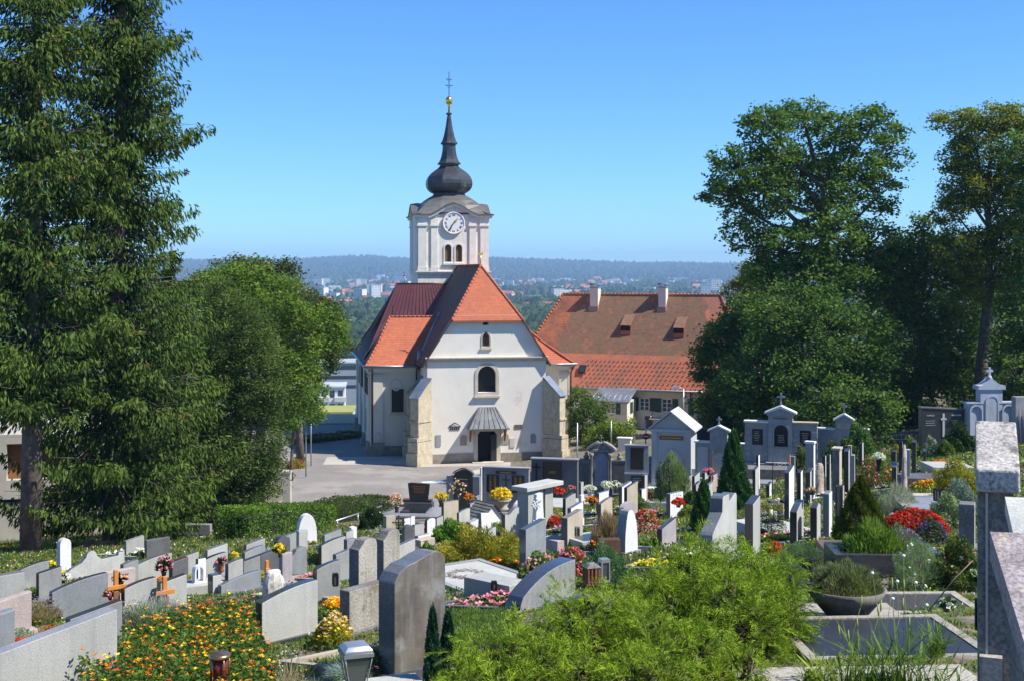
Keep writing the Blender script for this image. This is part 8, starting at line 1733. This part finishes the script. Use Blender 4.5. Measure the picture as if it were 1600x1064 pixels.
# lamps, poles and the sign at the square
def pole(px, yt, yb, D, rad, label, name='light_pole', cat='pole', m=STEEL, head=None):
    b = W(px, yb, D); H = (yb - yt) * D / F; e_ = empty(name, b, 0, label, cat); MB().tube([(0, 0, -.4), (0, 0, H)], [rad, rad * .7], 8).build('post', m, e_)
    if head == 'lamp': MB().lathe([(.05, H - .25), (.16, H - .1), (.2, H + .12), (.04, H + .22)], 12).build('lamp_head', GLZ, e_)
    if head == 'street':
        q = MB(); q.tube([(0, 0, H - .05), (-.35, 0, H + .1), (-.5, 0, H + .12)], .035, 6); q.build('arm', STEEL, e_); q = MB(); q.prism([(-1.05, H + .02), (-.35, H + .02), (-.35, H + .2), (-.6, H + .26), (-1.0, H + .14)], -.14, .14); q.build('lamp_head', surf('lamp_blue', (.35, .5, .62), (.3, .45, .56), 3, .4), e_)
    return e_
pole(478, 622, 736, 97, .055, 'thin steel lamp pole left of the square, nearer of two', head='lamp', cat='lamp'); pole(486, 640, 728, 103, .055, 'thin steel pole left of the square, farther of two', cat='pole')
pole(902, 660, 762, 88, .06, 'grey pole between the church and the baroque monument'); pole(955, 657, 700, 100, .06, 'grey pole behind the baroque monument'); pole(1068, 607, 668, 108, .07, 'street lamp with a pale blue head in front of the rectory', 'street_lamp', 'street lamp', STEEL, 'street')
e_ = pole(1009, 656, 700, 95, .06, 'no entry sign on a grey pole left of the chapel', 'road_sign', 'road sign'); hs_ = (700 - 681) * 95 / F
T_ = Matrix.Translation((0, -.08, hs_)) @ Matrix.Rotation(R(90), 4, 'X'); MB().lathe([(.24, 0), (.24, .02)], 24, T=T_, smooth=False).build('sign_disc', flat('sign_red', (.55, .02, .03), .4), e_); MB().box(-.17, .17, -.106, -.102, hs_ - .04, hs_ + .04).build('white_bar', WHITEP, e_)
# lawn and garden wall beside the church
flatpoly('lawn_strip', [(5.4, 108.5), (15.5, 104.5), (16, 107.5), (6, 113)], .04, surf('lawn_green', (.07, .14, .02), (.12, .20, .03), 2, .95, bump=.5, rnd=0, world=True))
q = MB(); q.box(0, 5.2, 0, .25, -.3, 1.15); tag(q.build('garden_wall', PLASTER2, None, (5.9, 114.2, 0), R(-20)), 'low beige garden wall with vertical joints behind the small green tree', 'wall'); q = MB(); q.box(-.5, .5, -.3, .3, -.3, 2.0); q.box(-.6, .6, -.36, .36, 2.003, 2.12); tag(q.build('gate_pier', PLASTER, None, (9.2, 104.5, 0), R(-15)), 'white gate pier beside the yellow-green shrub', 'gate pier')
q = MB(); q.box(-9, 12, 0, .3, -1.2, .85); tag(q.build('parapet_wall', PLASTER2, None, (-17, 133, 0), R(0)), 'low pale parapet behind the hedge at the far side of the square', 'wall')

# ------------------------------------------------------------------ town in the valley
WHB = surf('render_white', (.66, .66, .64), (.58, .58, .57), .3, .8, bump=0, rnd=.05); GRB = surf('render_grey', (.36, .39, .43), (.30, .33, .37), .3, .8, bump=0, rnd=.05); YEB = surf('render_yellow', (.62, .54, .34), (.55, .48, .3), .3, .8, bump=0, rnd=.05)
RFR = surf('far_roof_red', (.42, .13, .08), (.34, .11, .07), .3, .85, bump=0, rnd=.25); RFG = surf('far_roof_grey', (.40, .42, .44), (.3, .32, .34), .3, .7, bump=0, rnd=.2); WND = flat('far_window', (.05, .06, .075), .2)
def block(px, yt, yb, D, wpx, dep, rz, label, mat, floors, cols, balc=False, roof=None, band=False):
    b = W(px, yb, D); Wd = wpx * D / F; H = (yb - yt) * D / F; e_ = empty('apartment_block', b, R(rz), label, 'building', 'modern buildings below the square'); fh = H / floors
    MB().box(-Wd / 2, Wd / 2, 0, dep, -14, H).build('wall', mat, e_); MB().box(-Wd / 2 - .3, Wd / 2 + .3, -.3, dep + .3, H + .002, H + .35).build('roof', roof or RFG, e_)
    for f_ in range(floors):
        if band: MB().box(-Wd / 2 + .4, Wd / 2 - .4, -.06, -.003, f_ * fh + fh * .4, f_ * fh + fh * .72).build('window_band', WND, e_); continue
        for c in range(cols):
            x = -Wd / 2 + (c + .5) * Wd / cols; q = MB(); q.box(x - .55, x + .55, -.05, -.003, f_ * fh + fh * .3, f_ * fh + fh * .8); q.build('window', WND, e_)
            if balc and c % 2: q = MB(); q.box(x - 1.3, x + 1.3, -1.4, -.06, f_ * fh + .0, f_ * fh + 1.1); q.build('balcony', WHB, e_)
    return e_
block(515, 568, 612, 330, 110, 14, 6, 'long pale blue-grey building with dark window bands left of the church', GRB, 3, 0, band=True)
block(500, 606, 648, 290, 76, 12, 6, 'white apartment house with balconies below the blue-grey building', WHB, 2, 6, True)
block(507, 646, 684, 250, 84, 12, 4, 'bright white apartment house with small windows just beyond the square', WHB, 2, 7, False, surf('green_roof', (.30, .30, .08), (.24, .26, .07), .5, .9))
q = MB(); b = W(494, 676, 225); q.add([(-4, -3, 0), (4, -3, 0), (4, 3, 0), (-4, 3, 0), (-2, 0, 2.2), (2, 0, 2.2)], [(0, 1, 5, 4), (1, 2, 5), (2, 3, 4, 5), (3, 0, 4)]); o = q.build('garden_house', RFR, None, b, R(12)); tag(o, 'small house with a hipped orange roof in front of the white apartment house', 'house'); MB().box(-3.7, 3.7, -2.7, 2.7, -5, -.002).build('wall', WHB, o)
rt = np.random.RandomState(12)
def house_mesh(w_, l_, h, rh, wall, roof, flat_=False):
    q = MB(); q.box(-w_ / 2, w_ / 2, -l_ / 2, l_ / 2, -6, h, 0)
    if flat_: q.box(-w_ / 2 - .2, w_ / 2 + .2, -l_ / 2 - .2, l_ / 2 + .2, h + .01, h + .7, 1)
    else:
        e = .6; v = [(-w_ / 2 - e, -l_ / 2 - e, h), (w_ / 2 + e, -l_ / 2 - e, h), (w_ / 2 + e, l_ / 2 + e, h), (-w_ / 2 - e, l_ / 2 + e, h), (-w_ / 2 + 1.5, 0, h + rh), (w_ / 2 - 1.5, 0, h + rh)]; q.add(v, [(0, 1, 5, 4), (1, 2, 5), (2, 3, 4, 5), (3, 0, 4), (3, 2, 1, 0)], 1)
    n = max(int(w_ / 3), 2)
    for f_ in range(max(int(h / 3), 1)):
        for c in range(n): x = -w_ / 2 + (c + .5) * w_ / n; q.box(x - .6, x + .6, -l_ / 2 - .06, -l_ / 2 - .01, f_ * 3 + 1, f_ * 3 + 2.3, 2)
    o = q.build('town_house', [wall, roof, WND]); return o
protos = [(house_mesh(13, 9, 6, 4, WHB, RFR), 'red roofed house in the valley', 'house'), (house_mesh(20, 11, 9, 5, YEB, RFR), 'broad red roofed house in the valley', 'house'), (house_mesh(26, 12, 14, 0, WHB, RFG, True), 'white flat roofed block in the valley', 'apartment block'),
          (house_mesh(60, 26, 8, 0, WHB, RFG, True), 'long pale industrial hall in the valley', 'hall'), (house_mesh(18, 14, 24, 0, WHB, RFG, True), 'white tower block in the valley', 'apartment block'), (house_mesh(44, 20, 7, 0, GRB, RFG, True), 'low grey hall in the valley', 'hall')]
used = [False] * 6
TOWN = []
def town(px, D, k, rz, s=1.0, label=None):
    x = (px - 800) / F * D; z = float(terrain_z(np.array([x]), np.array([float(D)]))[0]); o, lab, cat = protos[k]
    if used[k]: o = o.copy(); COL.objects.link(o)
    used[k] = True; o.location = (x, D, z); o.rotation_euler = (0, 0, R(rz)); o.scale = (s, s, s); tag(o, label or lab, cat, 'far houses of the town: ' + lab); TOWN.append((x, D, 30 * s)); return o
town(542, 1950, 1, 5, 1.1); town(556, 1900, 0, -12); town(530, 2050, 0, 10); town(513, 2450, 0, 5); town(562, 2500, 3, 8, .8); town(500, 2300, 3, -3, .9); town(590, 2600, 3, 10, .7); town(540, 1830, 0, 0, .8); town(580, 3000, 4, 8, 1.2); town(590, 3020, 4, -4, 1.1); town(455, 2400, 2, 5)
town(823, 1820, 1, -3, 1.0); town(852, 1800, 1, 4, 1.1); town(838, 1840, 0, 12); town(810, 1900, 0, -10); town(872, 1850, 0, 8); town(866, 2050, 5, 8, .8); town(905, 2100, 0, 0)
for px in (1040, 1052, 1075, 1100): town(px, 3600 + rt.randint(300), 3, rt.randint(-10, 10), 1.3)
town(1118, 3500, 4, 0, 1.6); town(1112, 3500, 4, 0, 1.4); town(1128, 3400, 3, 0, 1.6); town(1065, 2600, 5, 5, 1.6); town(1100, 2650, 5, 3, 1.5)
for i in range(150):
    D = float(2100 * (2.9 ** rt.rand())); px = rt.uniform(300, 1150) if rt.rand() < .8 else rt.uniform(440, 640); k = rt.choice([0, 0, 0, 1, 1, 2, 2, 3, 5, 4], 1)[0]
    if D > 4500 and k == 4: k = 0
    town(px, D, int(k), rt.randint(-40, 40), 1.0 + (D - 2000) / 5000)
for i in range(90): town(rt.uniform(330, 640) if i % 2 else rt.uniform(765, 1140), rt.uniform(5000, 6500), int(rt.choice([0, 1, 2, 2, 2, 3])), rt.randint(-40, 40), 1.35)
# woods of the valley and the hills: one mass of crowns
def woods(name, n, Dlo, Dhi, rlo, rhi, thr, seed, label, ca, cb, sub=True, ulo=250, uhi=1700, pw=1.0):
    r = np.random.RandomState(seed); D = Dlo * (Dhi / Dlo) ** (r.rand(n * 3) ** pw); u = r.uniform(ulo, uhi, n * 3); x = (u - 800) / F * D; f = fbm(x, D, 1 / 420., seed, 4); k = f > thr
    for (tx_, ty_, tr) in TOWN: k &= ~((abs(x - tx_) < tr) & (D < ty_ + tr) & (D > ty_ - tr * 3.2))
    x, D = x[k][:n], D[k][:n]; n = len(x); z = terrain_z(x, D); rad = r.uniform(rlo, rhi, n) * (1 + (D - Dlo) / (Dhi - Dlo) * .6)
    NL, NA = (4, 7) if sub else (3, 6); ph = np.linspace(-.5, math.pi / 2 * .96, NL); T = []
    for p in ph:
        for a in range(NA): T.append((math.cos(p) * math.cos(a * 6.283 / NA + p), math.cos(p) * math.sin(a * 6.283 / NA + p), math.sin(p)))
    T = np.array(T); V = T[None] * rad[:, None, None] * (1 + .22 * r.normal(size=(n, len(T), 1))); V[:, :, 2] *= 1.15; V += np.stack([x, D, z + rad * .7], 1)[:, None, :]; fs = []
    for i in range(NL - 1):
        for a in range(NA): fs.append((i * NA + a, i * NA + (a + 1) % NA, (i + 1) * NA + (a + 1) % NA, (i + 1) * NA + a))
    for a in range(1, NA - 1, 2): fs.append(((NL - 1) * NA, (NL - 1) * NA + a, (NL - 1) * NA + a + 1, (NL - 1) * NA + (a + 2) % NA))
    fs = np.array(fs); Fc = (fs[None] + (np.arange(n) * len(T))[:, None, None]).reshape(-1, 4); nf = len(Fc); me = bpy.data.meshes.new(name)
    me.vertices.add(n * len(T)); me.vertices.foreach_set('co', V.astype(np.float32).ravel()); me.loops.add(nf * 4); me.loops.foreach_set('vertex_index', Fc.astype(np.int32).ravel()); me.polygons.add(nf); me.polygons.foreach_set('loop_start', np.arange(nf, dtype=np.int32) * 4); me.polygons.foreach_set('loop_total', np.full(nf, 4, np.int32)); me.update(calc_edges=True)
    C = np.repeat(lcol(n, ca, cb, r, .2), len(fs), 0); C *= (1 + .15 * r.normal(size=(nf, 1))); at = me.attributes.new('leafcol', 'FLOAT_VECTOR', 'FACE'); at.data.foreach_set('vector', np.clip(C, .003, 1).astype(np.float32).ravel()); me.materials.append(LEAF)
    o = bpy.data.objects.new(name, me); COL.objects.link(o); o['kind'] = 'stuff'; tag(o, label, 'wood'); return o
woods('valley_trees', 9000, 420, 2000, 3.2, 6.5, -.25, 91, 'broadleaf woods on the valley floor between church hill and town', (.022, .05, .012), (.08, .13, .035), ulo=380, uhi=1250, pw=.9)
woods('town_trees', 8000, 1900, 6000, 4.5, 9, .05, 92, 'trees between the houses of the far town', (.022, .048, .014), (.065, .11, .03), False)
woods('hill_forest', 20000, 5900, 9000, 11, 18, -.85, 93, 'forest covering the long ridge at the horizon', (.022, .05, .016), (.06, .10, .03), False, pw=.95)
# the air between here and the ridge
hm = bpy.data.materials.new('haze'); hm.use_nodes = True; t = hm.node_tree; t.nodes.remove(t.nodes['Principled BSDF']); pv_ = t.nodes.new('ShaderNodeVolumePrincipled'); pv_.inputs['Color'].default_value = (.42, .68, 1, 1); pv_.inputs['Density'].default_value = 1.25e-4; pv_.inputs['Anisotropy'].default_value = 0.0
t.links.new(pv_.outputs[0], t.nodes['Material Output'].inputs['Volume'])
q = MB(); q.box(-9500, 9500, -120, 11200, -60, 185); o = q.build('haze', hm); o['kind'] = 'stuff'; tag(o, 'thin blue summer haze lying over the whole valley', 'haze')
